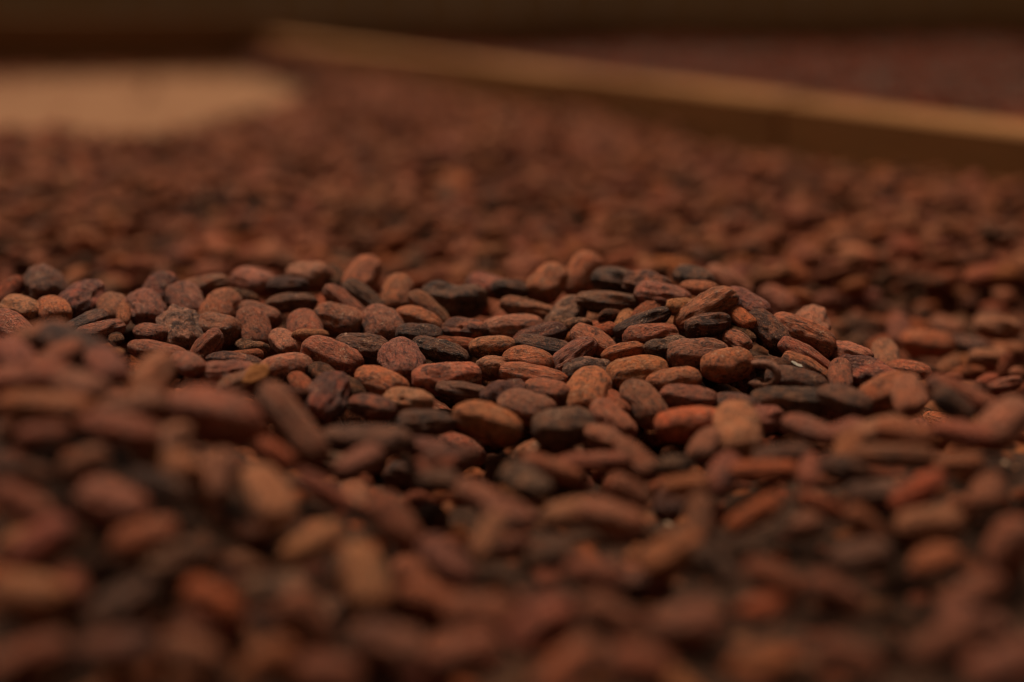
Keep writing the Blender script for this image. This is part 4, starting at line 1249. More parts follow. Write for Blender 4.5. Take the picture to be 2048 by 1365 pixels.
69 8219 -263 83 -1 105 57 r
-1773 4406 43 121 64 86 41 p
-2947 8406 -398 -155 89 85 48 t
-603 9850 -266 -33 -2 106 58 r
9 6305 -13 68 1 107 58 b
660 8722 -369 109 -75 108 54 r
-182 5362 -212 62 -59 100 60 r
-1923 4713 -74 -65 -76 89 47 r
3427 9139 -238 163 4 108 60 r
2614 8686 -227 -165 9 102 51 r
1196 9397 -295 180 -77 93 47 d
1817 7600 -358 121 -64 89 50 b
-2470 7436 -323 14 -31 100 38 r
3766 9780 -350 141 -57 121 51 b
1872 7792 -282 -30 -25 79 36 o
290 2731 -294 110 55 90 44 p
70 4496 -223 -39 -39 102 46 b
1052 8388 -362 164 70 105 60 b
1064 5559 -115 158 -69 111 50 r
-612 5271 -109 48 -9 104 54 d
1022 4460 -221 11 -55 82 41 r
246 5332 -205 -102 53 108 55 r
409 7340 -202 35 6 119 61 b
-648 3206 -252 -65 65 80 41 b
1527 4001 -121 168 76 94 45 r
1392 9439 -355 179 -70 113 50 t
1642 5594 -385 58 44 116 55 b
491 6603 -168 116 57 115 46 t
-220 5607 -173 -36 65 92 56 r
-1621 9644 -279 99 -28 84 47 m
-1246 9067 -400 136 71 96 47 o
435 5319 -175 89 -56 108 54 r
179 4019 -275 78 67 76 37 p
-3007 7859 -291 10 -20 104 51 r
3717 9161 -360 43 68 116 44 o
3643 9750 -213 120 6 106 63 b
19 4973 -273 -51 65 91 49 r
-176 2588 -301 -177 -65 101 53 d
-906 4069 -41 53 32 79 38 t
-2166 9179 -402 98 86 101 46 m
-3300 8643 -291 6 5 100 49 t
2902 8214 -358 -5 -79 100 56 b
-2601 6473 -271 96 64 84 44 g
-1142 9049 -276 102 7 109 47 r
580 6758 -43 109 -10 111 69 o
-3204 9937 -367 160 -64 106 44 o
1718 4343 -125 129 -66 99 57 k
-1776 5795 25 109 -3 106 55 r
-439 5844 -126 59 -79 109 70 g
-3989 9981 -362 132 63 95 47 r
3195 10333 -313 157 74 95 36 d
950 9468 -212 101 9 108 58 d
655 4708 -304 -177 70 114 62 t
887 3653 -259 -139 39 87 37 r
-2318 6259 -198 -30 -84 105 57 r
-2347 8138 -304 37 -40 100 45 g
-319 5149 -123 143 15 125 60 p
3900 9607 -357 143 -55 100 52 d
-2441 9070 -294 80 -21 101 42 p
547 8236 -383 39 -67 85 42 o
1867 5248 -276 157 9 92 52 r
2428 6967 -393 113 81 102 39 r
1170 3343 -287 24 -71 91 52 t
1439 4887 -129 71 -9 107 56 p
-918 6079 -107 9 -56 96 49 r
746 8906 -365 41 -72 117 63 r
716 3016 -302 147 -72 86 48 r
-433 4130 -215 23 51 83 31 d
1303 4163 -124 -169 55 85 43 r
2390 10323 -309 59 -53 120 54 t
-2776 9251 -302 47 -25 75 37 b
2707 6576 -392 31 -25 75 39 d
-1248 10074 -351 73 78 89 40 r
-1824 4004 -2 50 84 89 36 r
4071 9531 -359 145 -60 93 43 b
2037 8950 -361 99 -86 82 45 m
-683 3993 -116 26 41 97 50 o
919 4259 -221 -165 51 81 39 p
867 10001 -339 162 58 87 39 b
-1969 8285 -399 103 -69 108 44 k
2436 9676 -267 164 -19 104 58 b
1025 4090 -188 172 73 80 40 r
636 3308 -296 144 -68 108 58 b
-575 4631 -260 -170 -48 94 50 r
3121 8360 -358 107 -67 95 53 r
-2646 9081 -244 9 9 116 61 b
-1373 8162 -400 132 74 95 47 b
164 4499 -307 95 -79 81 40 k
2537 7135 -371 -72 -82 77 45 r
-858 6323 -123 39 81 96 46 t
-2441 7300 -371 57 76 91 39 d
-232 8993 -279 155 25 95 50 b
1989 7297 -307 -7 69 99 43 r
819 5087 -85 112 13 122 56 b
1460 4093 -108 131 -57 80 35 d
-560 3112 -294 143 -70 74 38 o
990 4817 -267 -27 -71 94 47 o
-1583 8752 -396 7 -66 101 52 r
-1958 7850 -402 167 -80 94 44 t
531 3650 -280 171 -57 85 44 m
-2265 8741 -397 94 -82 94 37 p
-2306 6078 -156 90 60 104 57 b
-1705 4249 72 146 61 95 45 t
-1050 3252 -118 122 -37 90 47 r
144 6431 -130 45 59 109 56 r
2978 8270 -358 36 -79 95 46 r
-1797 9295 -268 -117 -17 89 49 r
-2330 8710 -397 -5 -78 100 50 t
-1718 4868 36 178 -12 100 58 p
1548 3605 -227 -36 47 77 36 k
2052 9049 -362 75 -74 111 55 o
-119 3228 -312 4 78 91 44 p
969 4141 -201 98 -80 88 37 b
2662 7474 -358 -24 61 105 50 t
-105 7809 -297 30 -7 85 52 r
928 5163 -190 93 -58 95 50 t
742 3970 -247 51 53 88 39 r
-1326 10062 -352 154 -69 110 47 b
766 7872 -243 118 1 113 66 m
-2012 9563 -272 161 -13 88 49 p
607 4392 -291 -161 76 86 40 m
-2123 5637 -108 57 -63 111 56 b
-383 3080 -320 -86 85 88 33 k
-2051 5390 -132 -158 36 105 51 o
947 9048 -360 -60 67 100 51 p
1218 4431 -172 -128 -81 79 38 r
437 7665 -265 82 -3 93 43 r
-3680 9987 -270 64 -4 110 57 t
-1795 5458 -123 -6 72 96 44 b
1111 3071 -305 -112 -82 60 33 d
-3342 9096 -399 27 -72 102 47 p
1377 8544 -352 -32 80 93 46 o
-2964 8855 -399 114 -78 103 59 m
349 5967 -83 26 -51 113 61 r
1160 4492 -198 128 64 91 46 b
2224 8941 -217 87 4 115 62 r
-3089 9918 -369 -52 64 125 74 o
-2391 6112 -183 126 63 104 47 b
-471 2816 -318 54 55 80 35 r
-342 8610 -285 122 2 95 52 r
-2611 6377 -257 153 59 110 56 b
1939 6018 -376 155 3 108 55 t
2010 4795 -169 175 24 99 46 d
-2985 9796 -382 66 -66 116 57 g
-3619 8667 -394 14 68 92 55 t
-1808 9425 -285 58 -2 94 48 r
1290 9151 -357 5 84 103 42 o
1292 8536 -309 34 -80 89 47 r
-978 4212 -47 71 33 73 28 r
1659 4248 -112 166 -66 95 46 b
673 9939 -348 -157 70 116 74 d
35 3242 -298 154 76 86 46 k
1898 8222 -272 125 -5 94 45 r
-76 5621 -173 -11 60 98 43 b
20 3628 -277 -131 76 84 37 r
2186 7113 -393 64 -67 84 45 r
1141 2936 -293 -177 65 85 43 b
2205 5081 -339 110 30 111 68 b
-300 9952 -367 78 -80 102 44 r
1982 6618 -340 40 -8 107 54 p
-722 4348 -180 16 62 87 42 b
-214 3492 -280 137 -51 97 50 b
2492 7490 -359 -137 40 101 55 o
-249 4399 -279 177 85 93 48 k
-876 2866 -282 -167 68 76 43 r
-3538 8974 -397 -119 71 90 43 t
-1152 8758 -397 45 -71 100 57 d
-634 10167 -269 -161 -2 95 54 b
2593 7481 -259 40 -6 106 60 r
1257 10023 -333 -143 50 99 56 p
1796 9549 -358 -107 64 92 46 r
321 2803 -293 113 71 94 36 r
-3187 9121 -401 106 -63 89 40 o
-2941 8498 -397 15 -68 105 57 r
480 2758 -294 151 -73 107 53 b
1787 4470 -82 57 -19 62 39 o
-2448 6489 -258 -171 75 103 55 t
1515 3446 -263 142 -32 83 43 k
-2438 6390 -239 154 60 99 50 m
3482 10122 -327 131 -76 106 42 b
-2353 6428 -164 -157 -78 108 44 b
-482 3924 -181 146 -66 89 43 o
1105 4113 -167 11 -55 88 46 o
-1387 5308 -172 62 72 105 51 o
723 8515 -369 -163 77 86 38 b
-3125 7725 -289 -144 -2 106 48 r
2447 6364 -460 136 46 84 37 d
-1379 3722 40 18 42 80 45 t
384 8197 -275 162 -8 125 55 r
2520 7998 -252 -177 9 111 51 d
-197 5001 -265 -39 69 90 47 g
576 5038 -246 34 -64 100 49 g
43 3721 -272 150 55 81 44 t
1304 7579 -262 -12 14 81 34 b
-2246 7623 -397 47 -75 102 54 t
628 8238 -380 16 -55 88 35 k
789 7460 -174 37 -1 125 71 b
134 5819 -126 -81 79 94 39 t
938 6621 -127 113 -4 113 58 r
-274 3788 -235 -95 58 88 40 o
-425 4021 -203 -117 -84 63 27 r
602 10331 -316 55 -45 112 64 g
825 2679 -302 41 78 72 29 d
-2256 8496 -397 -120 82 97 38 t
1606 6132 -269 125 1 121 70 o
1840 7368 -261 -111 9 80 40 r
-3262 10002 -359 123 -65 103 45 b
767 5494 -70 -32 56 125 62 r
1829 4751 -100 129 7 104 64 o
-1123 4337 -20 91 72 84 44 k
1288 4387 -149 79 -78 90 48 r
115 3266 -298 165 -84 78 39 r
642 4294 -277 36 61 96 39 r
-1825 4714 -55 112 56 105 59 o
-1910 8723 -397 29 -83 95 49 o
3361 9288 -256 36 -66 98 45 d
754 5923 -61 -96 -78 119 64 d
1111 8589 -357 111 51 107 52 b
-2666 10167 -340 116 -61 90 50 r
-1646 5545 -120 78 -69 103 48 t
2716 10152 -325 50 51 112 56 b
2253 7276 -275 92 23 88 39 r
-473 4072 -197 37 53 88 45 r
2 8230 -402 153 72 105 51 r
-1905 8335 -275 177 -25 123 61 g
-814 3021 -256 47 -4 68 38 t
86 4372 -296 -15 -2 83 31 o
-124 8449 -398 -96 81 104 42 o
-1960 9702 -390 115 79 124 72 g
3094 9069 -220 112 24 122 61 b
1715 3737 -196 92 37 94 45 r
-2123 4939 -156 165 43 107 52 b
-840 3945 -51 5 66 68 30 d
1140 3513 -263 122 -51 90 40 r
-1347 3217 -140 61 -48 86 37 o
-992 7989 -404 71 69 108 61 b
73 6356 -118 59 54 109 51 p
1680 7943 -356 44 65 105 46 d
697 4495 -292 80 -79 96 48 o
-947 2922 -261 38 19 91 53 d
2648 7252 -361 -109 83 92 38 o
2347 6493 -356 94 11 92 38 k
-1473 7883 -402 -145 71 82 45 g
991 4319 -210 164 49 77 39 b
-138 5566 -182 15 65 88 39 t
2161 7863 -353 -78 73 94 48 t
-1083 2858 -266 103 -31 89 42 m
934 7378 -222 102 7 99 47 r
3211 8002 -360 54 55 101 63 b
3447 9673 -250 160 -18 106 50 t
732 9322 -370 -9 -75 104 50 o
-542 5439 -187 104 81 105 52 b
-1609 8830 -397 -147 68 104 45 o
1406 4466 -147 56 88 63 29 m
625 4189 -197 73 -2 94 47 r
1911 9347 -362 -165 51 104 51 o
2134 10377 -310 60 62 94 47 o
-2959 7722 -273 82 15 94 48 t
-1733 8853 -280 -157 -7 101 47 p
-587 5075 -129 97 1 91 49 p
803 5824 -47 -132 -83 101 60 r
1469 9496 -356 178 -67 105 58 r
-2940 9069 -401 73 -72 89 44 b
578 9127 -375 -1 -68 118 54 g
510 3423 -290 47 60 107 51 r
1464 10213 -320 -160 -70 98 51 b
2903 7766 -359 -150 -81 99 57 d
-3415 8623 -394 105 -49 101 47 o
456 3004 -295 69 -70 70 38 t
2648 7866 -226 158 10 96 40 p
198 5441 -187 95 -63 93 48 o
3046 6782 -346 128 -69 90 52 r
1418 4974 -269 -106 -43 102 58 b
-2606 7818 -401 118 -65 119 57 p
-2356 6347 -214 -7 -49 90 49 g
-1376 5473 -154 109 -47 96 53 r
3514 8067 -360 151 -43 112 48 b
3377 8229 -359 66 65 107 41 r
-41 2919 -230 90 11 85 37 b
2227 8544 -223 -41 -20 103 55 o
356 6680 -82 19 8 94 47 o
556 4900 -284 24 -50 86 43 b
122 7409 -236 8 -6 112 54 b
-2079 7770 -309 100 35 114 70 d
-3907 9519 -400 163 -65 99 41 g
2460 7079 -312 79 25 87 41 p
-4047 9490 -401 101 14 99 59 o
100 7956 -349 52 -60 95 52 p
1772 7029 -277 132 -32 120 58 d
4104 9649 -356 -56 71 96 60 r
-973 6147 -111 -118 -75 101 47 o
535 6206 -94 106 69 112 44 t
26 3405 -295 71 -66 90 47 g
2245 7058 -395 89 -62 93 43 r
1925 8372 -237 57 -3 104 49 b
-1640 8515 -284 172 18 99 49 o
1035 3769 -222 168 71 77 42 m
-3734 9288 -401 152 -71 93 50 d
-3537 9725 -387 39 -64 109 44 o
-1587 9764 -258 34 -21 108 53 d
1003 10101 -329 51 69 105 52 k
93 6264 -109 78 70 106 52 d
-629 4062 -148 32 51 102 43 p
2371 6815 -417 52 -64 100 45 b
-101 5196 -130 132 -24 111 60 p
-1866 6800 -171 159 -4 93 52 d
-58 4912 -284 50 -58 94 45 g
777 8386 -367 -42 80 74 31 b
-1335 9377 -260 132 3 108 60 d
-2763 7239 -315 104 8 92 41 r
381 4352 -299 -2 80 77 33 t
-831 5946 -103 74 82 93 45 o
3252 8905 -223 141 -6 108 66 t
-1149 8927 -396 -39 77 109 46 r
2135 4657 -247 78 48 93 56 b
-175 4894 -199 141 -34 95 48 p
95 2597 -295 -137 -67 73 35 r
2145 6049 -511 -37 63 117 58 o
2207 4811 -285 138 62 74 33 g
1205 8346 -259 114 -38 101 56 d
1609 8134 -357 137 81 125 73 m
-38 5692 -159 139 -65 95 43 d
2968 8008 -252 42 -16 90 54 d
2392 10225 -320 146 -56 88 40 b
2959 7394 -355 -142 -58 111 51 k
-1052 8217 -401 -51 69 79 33 t
553 2724 -298 110 -78 81 34 d
1642 7341 -196 -141 -1 114 70 p
-1950 5967 18 25 -5 111 54 r
-2310 9722 -241 93 -12 100 59 d
2561 7794 -230 55 -41 107 54 b
-773 8833 -272 82 0 99 58 o
-888 9530 -253 52 2 118 63 r
169 2765 -289 100 -30 67 25 t
-1180 8851 -397 164 78 80 46 g
-2369 5102 -189 -151 -55 117 53 o
841 4466 -266 121 68 90 44 m
-1051 9855 -376 -67 83 92 41 r
2040 6545 -485 -88 57 98 58 b
276 9669 -260 127 -1 103 56 t
2184 9102 -363 -60 81 107 59 b
-2214 8906 -277 66 22 89 48 o
-1461 4019 89 -150 52 89 43 b
-771 3980 -77 52 35 92 46 b
153 4719 -308 52 -63 70 35 r
3831 9041 -360 135 -40 114 62 r
3073 10321 -314 -18 -71 125 61 o
680 5431 -97 92 -75 88 45 b
1544 7130 -355 116 -85 87 46 r
-2852 8119 -400 55 -81 104 51 t
1696 9278 -360 89 73 107 47 d
-1926 8161 -236 83 -2 108 63 g
-360 6449 0 119 10 115 64 b
-924 3395 -95 104 -61 73 40 b
-743 6227 -107 89 -73 110 57 r
-1924 4324 2 50 -63 88 43 b
320 8476 -268 175 1 103 53 d
4009 9368 -362 104 -61 122 53 r
1377 8715 -271 102 -51 125 59 d
1909 8743 -237 124 -24 103 58 b
-1292 3187 -146 58 -40 71 31 d
2816 7844 -358 128 -66 88 39 r
1556 6535 -286 0 4 102 51 b
476 4125 -277 80 66 76 43 o
153 9956 -250 155 -14 95 42 d
971 4396 -226 -169 52 73 42 d
193 2857 -293 53 -40 82 39 b
2556 8367 -208 34 -18 113 55 b
-1049 2623 -304 74 -47 102 57 r
-668 3864 -111 -66 80 84 37 r
2396 7393 -364 66 -80 110 56 b
3242 9059 -258 173 1 87 42 b
563 8267 -255 164 11 117 61 r
29 4405 -205 -48 0 108 53 t
1031 3855 -210 139 -55 86 40 b
237 4456 -306 63 -65 112 58 r
1687 6753 -261 69 4 110 51 d
455 2847 -295 44 72 86 38 d
1872 7518 -361 -148 66 109 46 b
3712 9034 -292 63 -22 90 40 r
291 5569 -142 -153 61 100 57 o
215 9975 -359 177 40 93 49 r
2284 7187 -370 61 -7 89 48 o
538 7828 -261 122 2 113 58 m
-1295 8998 -399 125 75 87 48 t
-1396 8305 -282 77 9 109 58 t
-1662 9109 -290 -4 15 79 42 r
-4137 10146 -343 1 -54 88 42 b
727 9680 -363 20 -82 95 47 b
420 4064 -274 80 60 87 38 k
-1988 8755 -398 -9 83 98 47 g
-3479 9844 -377 55 73 101 50 p
-31 3342 -299 79 -57 103 39 t
-1062 8636 -279 65 0 90 45 r
-1121 8150 -401 73 60 110 65 b
-1702 10392 -313 9 -43 111 59 b
-2205 6239 -177 118 57 116 68 t
-2133 5148 -161 38 -57 98 41 g
-357 6707 -90 58 2 93 44 k
-1075 8019 -402 4 80 96 37 b
-1749 5577 21 57 7 93 59 m
444 7002 -154 84 -15 122 46 r
-3499 9439 -303 141 29 104 44 b
-417 7884 -406 54 28 91 47 g
2108 5896 -503 -173 -60 98 47 o
-3117 9144 -307 5 -7 115 44 r
3129 8456 -220 56 -1 125 80 t
-2482 8885 -277 -15 -23 111 53 r
-500 8417 -282 7 -5 105 58 p
-14 5759 -147 125 -77 89 34 b
-583 7667 -288 63 -16 103 54 t
-2121 7385 -381 13 -75 121 68 m
-2690 7295 -374 130 65 116 56 r
-3588 9499 -399 128 74 99 60 p
1559 7290 -352 162 -66 109 48 g
-1821 8036 -401 -88 87 94 47 b
-938 3555 -39 56 61 92 46 d
-1863 9200 -402 -91 87 109 52 o
134 4301 -292 31 50 92 35 b
1356 9189 -357 79 -88 101 49 r
1557 6948 -254 66 -13 84 45 o
-75 4725 -298 151 -70 109 48 t
1419 4535 -164 -55 -54 114 43 p
3481 8594 -357 -61 -56 93 41 b
-3616 8394 -397 58 -37 84 37 k
-1673 8879 -398 30 72 89 52 k
-340 5767 -137 87 -44 90 39 o
874 2633 -302 118 -63 66 34 b
2092 4923 -305 40 54 111 50 r
745 3100 -303 53 -72 81 44 b
-358 3220 -308 -118 62 79 44 o
-363 9630 -397 -169 68 101 49 d
-811 8067 -291 160 -9 111 48 g
-3178 8717 -368 118 -78 87 47 t
1907 7597 -359 130 -88 82 46 r
366 4505 -216 79 5 102 58 r
-1998 7359 -375 120 39 105 51 o
1637 8494 -233 160 9 98 52 r
2344 10072 -275 144 -8 87 43 t
-3732 9478 -308 -154 2 96 48 r
3056 10180 -323 109 28 85 49 k
-3606 9168 -402 137 -50 85 54 r
23 7830 -406 -117 76 125 54 r
454 5061 -251 62 -65 115 53 b
-439 6262 -104 107 69 103 46 o
1568 7899 -358 1 78 93 47 r
388 3289 -287 83 -57 93 45 b
520 5313 -160 74 -44 95 45 d
-3199 8193 -399 36 -76 109 62 t
-2368 8374 -242 151 0 118 64 r
2208 8145 -232 -9 26 107 55 o
511 5867 -64 -1 -52 113 49 k
1918 7234 -380 -16 64 107 56 m
1003 2940 -306 127 -75 80 41 o
-1458 8500 -396 73 78 96 50 m
-3200 9617 -393 -161 -80 89 44 o
-2660 7807 -267 38 1 89 49 d
1113 6962 -148 142 5 107 57 r
-1849 6433 -87 48 1 107 49 b
-1013 6063 -109 155 67 102 47 b
87 3093 -298 96 49 84 36 t
2814 7669 -358 -67 69 93 54 r
-359 9373 -404 124 87 87 33 k
1166 8104 -254 43 4 101 48 d
1340 4571 -184 -44 -62 96 50 r
-236 4062 -244 15 50 79 32 g
-1888 5546 20 101 -4 117 64 d
-511 3463 -223 133 66 86 45 r
31 7926 -407 42 -62 108 50 b
-412 5747 -141 60 -69 79 44 b
-817 6401 -133 101 -83 106 55 d
-1026 3596 -4 -159 59 104 48 b
-831 9004 -290 150 -32 109 41 r
-3145 10312 -324 176 33 105 47 o
-2750 10103 -347 75 -59 98 55 r
214 2727 -294 25 72 68 29 b
-732 3634 -104 167 -23 83 33 d
2417 8319 -255 142 -14 99 54 p
2389 7047 -388 165 83 92 44 r
-2318 5728 -31 80 0 89 53 m
-1820 5310 -30 119 13 95 53 b
1301 9825 -345 -114 61 116 65 r
-846 6501 -23 -24 11 113 65 r
945 8244 -364 167 -84 102 50 o
-1086 7721 -279 81 -2 114 54 b
809 8723 -234 -4 9 96 57 m
1101 3389 -284 -171 63 76 33 g
-2767 9668 -392 36 79 110 56 r
-10 9041 -249 49 -3 110 53 m
-178 2866 -316 73 44 90 46 r
-1590 7942 -282 139 -11 106 57 d
-940 2678 -245 99 -16 89 49 d
787 6352 -29 -170 -9 88 46 r
90 8224 -401 125 59 90 47 r
350 2630 -295 68 -41 106 44 b
2563 9876 -252 -141 -7 111 59 r
-2925 6430 -290 61 51 104 56 t
-3178 9440 -402 122 -79 94 46 r
904 2704 -303 18 -70 81 46 p
212 10081 -347 17 -71 105 60 g
3111 7833 -360 42 63 105 48 t
-568 4375 -228 -159 -66 81 36 g
-744 3388 -164 87 -73 88 46 r
2467 10157 -325 121 -69 120 53 b
1325 9302 -254 80 10 90 43 d
-1361 4466 22 -159 -76 108 62 t
1747 5878 -325 28 0 108 60 r
-1904 7999 -402 12 81 89 53 d
893 3327 -295 -9 57 68 32 m
3724 9309 -362 -33 79 88 38 p
312 4513 -311 21 -66 92 40 k
-3522 9407 -401 0 -43 107 54 p
3045 7189 -345 146 30 100 49 o
-2017 5481 -118 -35 62 93 47 b
-797 10302 -324 89 -53 103 60 m
-2231 8575 -397 168 76 79 49 b
-782 6074 -105 65 77 99 51 o
1430 4007 -125 82 -52 103 56 t
-1318 3509 -16 -157 -68 83 45 p
2966 7691 -357 116 -72 92 42 o
1504 4517 -151 -2 -47 96 45 d
554 8844 -369 94 73 87 35 d
865 3239 -297 70 -58 101 50 t
-832 5281 -205 -92 79 70 40 b
2490 7376 -362 157 86 91 50 t
-801 3870 -61 49 44 95 53 m
3059 7075 -344 107 -63 92 46 r
-1199 9446 -401 -79 -87 89 41 p
2140 6281 -508 -16 -28 105 52 o
-501 3556 -210 97 -65 78 43 r
99 6173 -104 -132 -72 112 42 b
3537 10041 -333 46 -70 112 62 d
453 4353 -297 3 86 93 43 t
-2139 10302 -325 59 32 108 48 d
-2740 8180 -318 35 -20 95 51 r
2430 6884 -402 -154 85 79 44 g
667 2951 -301 -13 75 95 42 m
2124 7398 -368 131 -60 108 42 r
-52 3087 -312 95 74 91 49 o
413 3422 -288 68 -58 95 46 t
341 10032 -236 1 -10 108 64 k
3269 9521 -243 81 -16 98 44 r
3884 9743 -352 159 -86 105 60 r
-349 2779 -316 19 -59 106 49 m
1215 9319 -358 70 -65 112 55 r
1671 7393 -358 92 -83 92 50 r
1168 8772 -217 113 5 125 65 r
2212 7486 -275 59 1 110 45 g
-2678 8240 -263 114 -17 104 46 r
660 3901 -261 75 38 89 41 r
1847 7126 -317 83 -52 119 45 b
1716 4085 -126 73 83 78 42 b
-759 3569 -103 166 -25 96 48 d
3224 9737 -352 10 81 91 56 o
-2868 7844 -311 103 22 102 40 r
3810 9664 -321 123 -62 105 62 d
1685 6669 -336 96 -12 85 39 k
3396 9489 -208 119 2 107 68 r
1809 9538 -223 163 -13 99 51 r
1430 4302 -110 44 -42 77 31 b
2150 5325 -326 125 -9 110 55 t
1428 8473 -356 155 -80 106 55 o
-313 3288 -303 93 -56 82 36 r
-2488 10108 -346 104 -69 99 59 r
-2833 7532 -311 169 22 90 50 k
3098 9875 -344 -87 81 99 42 d
275 5876 -95 72 -49 120 56 p
-1544 5389 -151 116 -84 94 45 o
-3126 9817 -380 -161 77 99 45 m
-1466 3425 -87 49 -41 72 44 b
-1621 3506 -116 174 13 102 52 r
1005 8890 -354 26 -71 84 34 t
-2697 9807 -381 -150 -86 93 52 b
2374 8951 -236 4 19 108 49 k
-396 9441 -404 58 70 98 49 t
-629 9323 -275 107 15 111 51 r
2598 7000 -302 168 41 88 44 b
-2109 5250 -74 65 6 99 42 p
-3090 8990 -400 37 -71 95 50 b
673 5357 -118 -149 45 89 40 p
1267 9075 -356 25 75 101 47 t
-1554 10243 -331 71 -74 95 59 r
-2772 9778 -236 45 -8 95 51 o
-1384 3438 -57 150 76 91 44 b
-2244 9142 -402 -4 73 83 43 g
-2523 6256 -229 -7 -74 82 35 p
3149 7661 -356 -163 54 111 57 b
821 8511 -271 38 -4 117 60 r
741 4935 -265 -129 62 116 63 r
-2029 5680 -97 166 58 100 56 b
970 8519 -243 88 12 119 60 o
-490 3242 -284 142 -33 101 51 o
-1702 9205 -289 60 40 91 43 r
1380 5605 -128 171 32 114 67 b
2641 7393 -359 124 82 89 47 o
-2713 7794 -401 99 67 103 54 k
-329 4013 -224 20 -11 74 37 b
-648 4361 -205 -140 -73 86 45 d
-90 2832 -309 132 60 105 50 d
-2988 9978 -363 -41 -77 102 54 r
-1089 3191 -142 128 -56 75 36 b
-3882 9141 -402 -113 50 101 43 r
1526 9683 -226 0 -13 91 44 r
1055 4340 -114 33 17 81 48 b
-2730 8954 -399 85 -52 90 39 b
2252 8657 -233 -1 3 100 52 r
446 2685 -293 -34 63 86 35 d
3300 8659 -358 24 61 118 69 b
199 3272 -294 105 -59 99 52 g
24 3155 -304 9 -73 96 52 k
2621 8292 -238 74 -33 97 44 r
-2352 9602 -312 149 81 85 39 t
958 9148 -361 83 -79 102 52 b
-667 4826 -252 -163 -83 98 54 t
1031 4762 -154 -4 -5 100 50 b
2413 7514 -359 -78 86 70 30 t
564 4009 -268 -174 54 78 30 k
515 3090 -294 78 -64 84 40 o
-339 5413 -197 92 -71 101 52 r
2082 9583 -223 117 4 117 50 o
-3479 8544 -396 72 -61 104 58 r
-3508 10005 -359 61 71 110 52 k
-981 5648 -147 113 70 108 47 t
2301 7406 -365 106 -77 105 50 r
-1033 4707 -161 30 29 99 47 r
-46 6852 -105 101 -12 105 51 r
-611 2895 -209 173 15 98 47 b
1975 4275 -169 -2 48 85 47 g
-2248 5239 -167 57 -20 103 52 m
-289 5521 -178 63 66 100 44 r
2835 7237 -355 147 -65 113 45 b
1378 6905 -334 8 46 114 54 b
1104 4558 -225 42 -61 105 46 r
-499 3149 -299 104 -46 85 40 m
1422 6160 -260 -5 -10 82 37 p
3063 8274 -333 111 66 104 52 r
1386 3197 -296 -157 -49 102 53 r
-1592 7754 -355 76 44 110 59 r
3542 10174 -323 156 77 97 47 t
-1511 7789 -402 55 74 116 53 r
2021 6681 -464 122 -43 103 48 t
-2345 7470 -271 9 0 110 54 d
-2217 5610 -115 150 26 99 44 r
273 5653 -130 48 -62 102 41 t
2786 8736 -343 9 -63 88 43 b
-969 3290 -117 144 -36 75 40 t
3625 9211 -246 -164 18 90 50 o
-1142 9688 -265 85 -2 106 46 p
-1577 3694 -24 118 -38 96 37 r
2427 6199 -416 145 23 86 47 o
277 3903 -275 165 72 70 37 r
-195 5849 -133 78 -54 99 58 o
2513 6749 -408 54 -83 80 36 r
1027 9234 -283 26 10 87 41 k
-1121 3039 -113 29 -10 75 47 t
2839 9458 -361 57 -81 108 45 b
-345 6002 -16 159 -9 98 55 g
3262 9841 -346 -154 52 111 60 m
1029 3236 -300 -43 52 87 49 r
-254 3602 -259 121 -53 98 45 r
-609 3002 -228 133 27 96 52 g
2966 8179 -214 75 4 124 58 p
-663 7989 -317 68 -33 89 46 d
-1498 4540 22 -99 -69 107 47 g
638 6219 13 84 0 98 51 k
-1004 8900 -399 134 73 95 42 r
897 2866 -304 -12 61 97 47 p
-1820 8200 -397 36 -71 97 44 b
-2702 8972 -298 150 -8 106 57 g
1028 3079 -305 7 61 90 46 r
2838 8435 -242 145 8 97 51 b
1028 5789 -104 10 29 87 36 o
713 2592 -220 -162 3 97 55 m
-939 5096 -217 128 -74 98 52 r
2383 7841 -353 -74 -80 93 44 d
-3878 10245 -331 87 -59 88 38 k
-1204 8041 -293 55 -21 106 54 m
-994 8169 -402 -57 69 89 47 d
-1919 7420 -276 66 11 107 61 r
1887 6235 -486 -2 60 98 49 o
-2057 7120 -245 101 17 95 50 b
1967 4802 -263 121 49 94 50 o
-3303 8594 -397 166 -51 101 55 g
-3133 7371 -382 118 65 97 45 r
561 4489 -199 153 -7 106 62 b
-264 3422 -287 78 -73 87 45 d
161 3099 -299 130 84 85 50 r
1188 4580 -212 66 -78 105 42 r
3744 8988 -360 -8 64 119 45 d
-1090 6170 -17 45 -9 88 47 d
2947 7264 -353 15 -57 98 42 d
1916 6834 -436 50 65 103 49 o
-3432 8334 -395 128 -72 104 48 o
-2890 10164 -340 18 -68 99 55 o
-461 7758 -288 93 -25 125 61 t
-1893 4145 4 66 -64 102 53 o
-402 3689 -216 160 -8 99 51 b
1396 7009 -333 23 72 95 57 r
-619 3921 -133 -4 47 84 36 b
1323 6019 -184 -162 2 86 42 k
-2016 8967 -400 39 83 109 53 b
-1057 3671 18 -7 15 79 42 t
2121 4488 -216 -11 -43 106 54 t
337 4225 -289 138 66 85 44 r
2696 10277 -316 123 -72 91 51 k
-1540 3400 -125 54 -18 79 37 r
-3444 10117 -345 89 -63 107 44 p
779 4971 -152 150 6 114 51 t
888 3149 -304 133 -60 84 47 d
2136 9655 -251 157 -30 92 40 r
-2970 7479 -281 1 10 97 44 b
-868 4371 -129 54 43 83 41 t
-539 5889 -26 96 -1 81 46 o
379 2999 -294 108 -74 88 42 r
2649 5938 -426 75 -73 76 32 b
3423 7872 -359 -31 -48 92 51 m
-2645 5884 -213 -180 35 110 49 r
1048 9986 -250 87 6 89 43 t
879 5269 -37 67 12 103 48 m
2741 7623 -357 148 -64 110 42 d
1904 5516 -309 -154 9 100 51 t
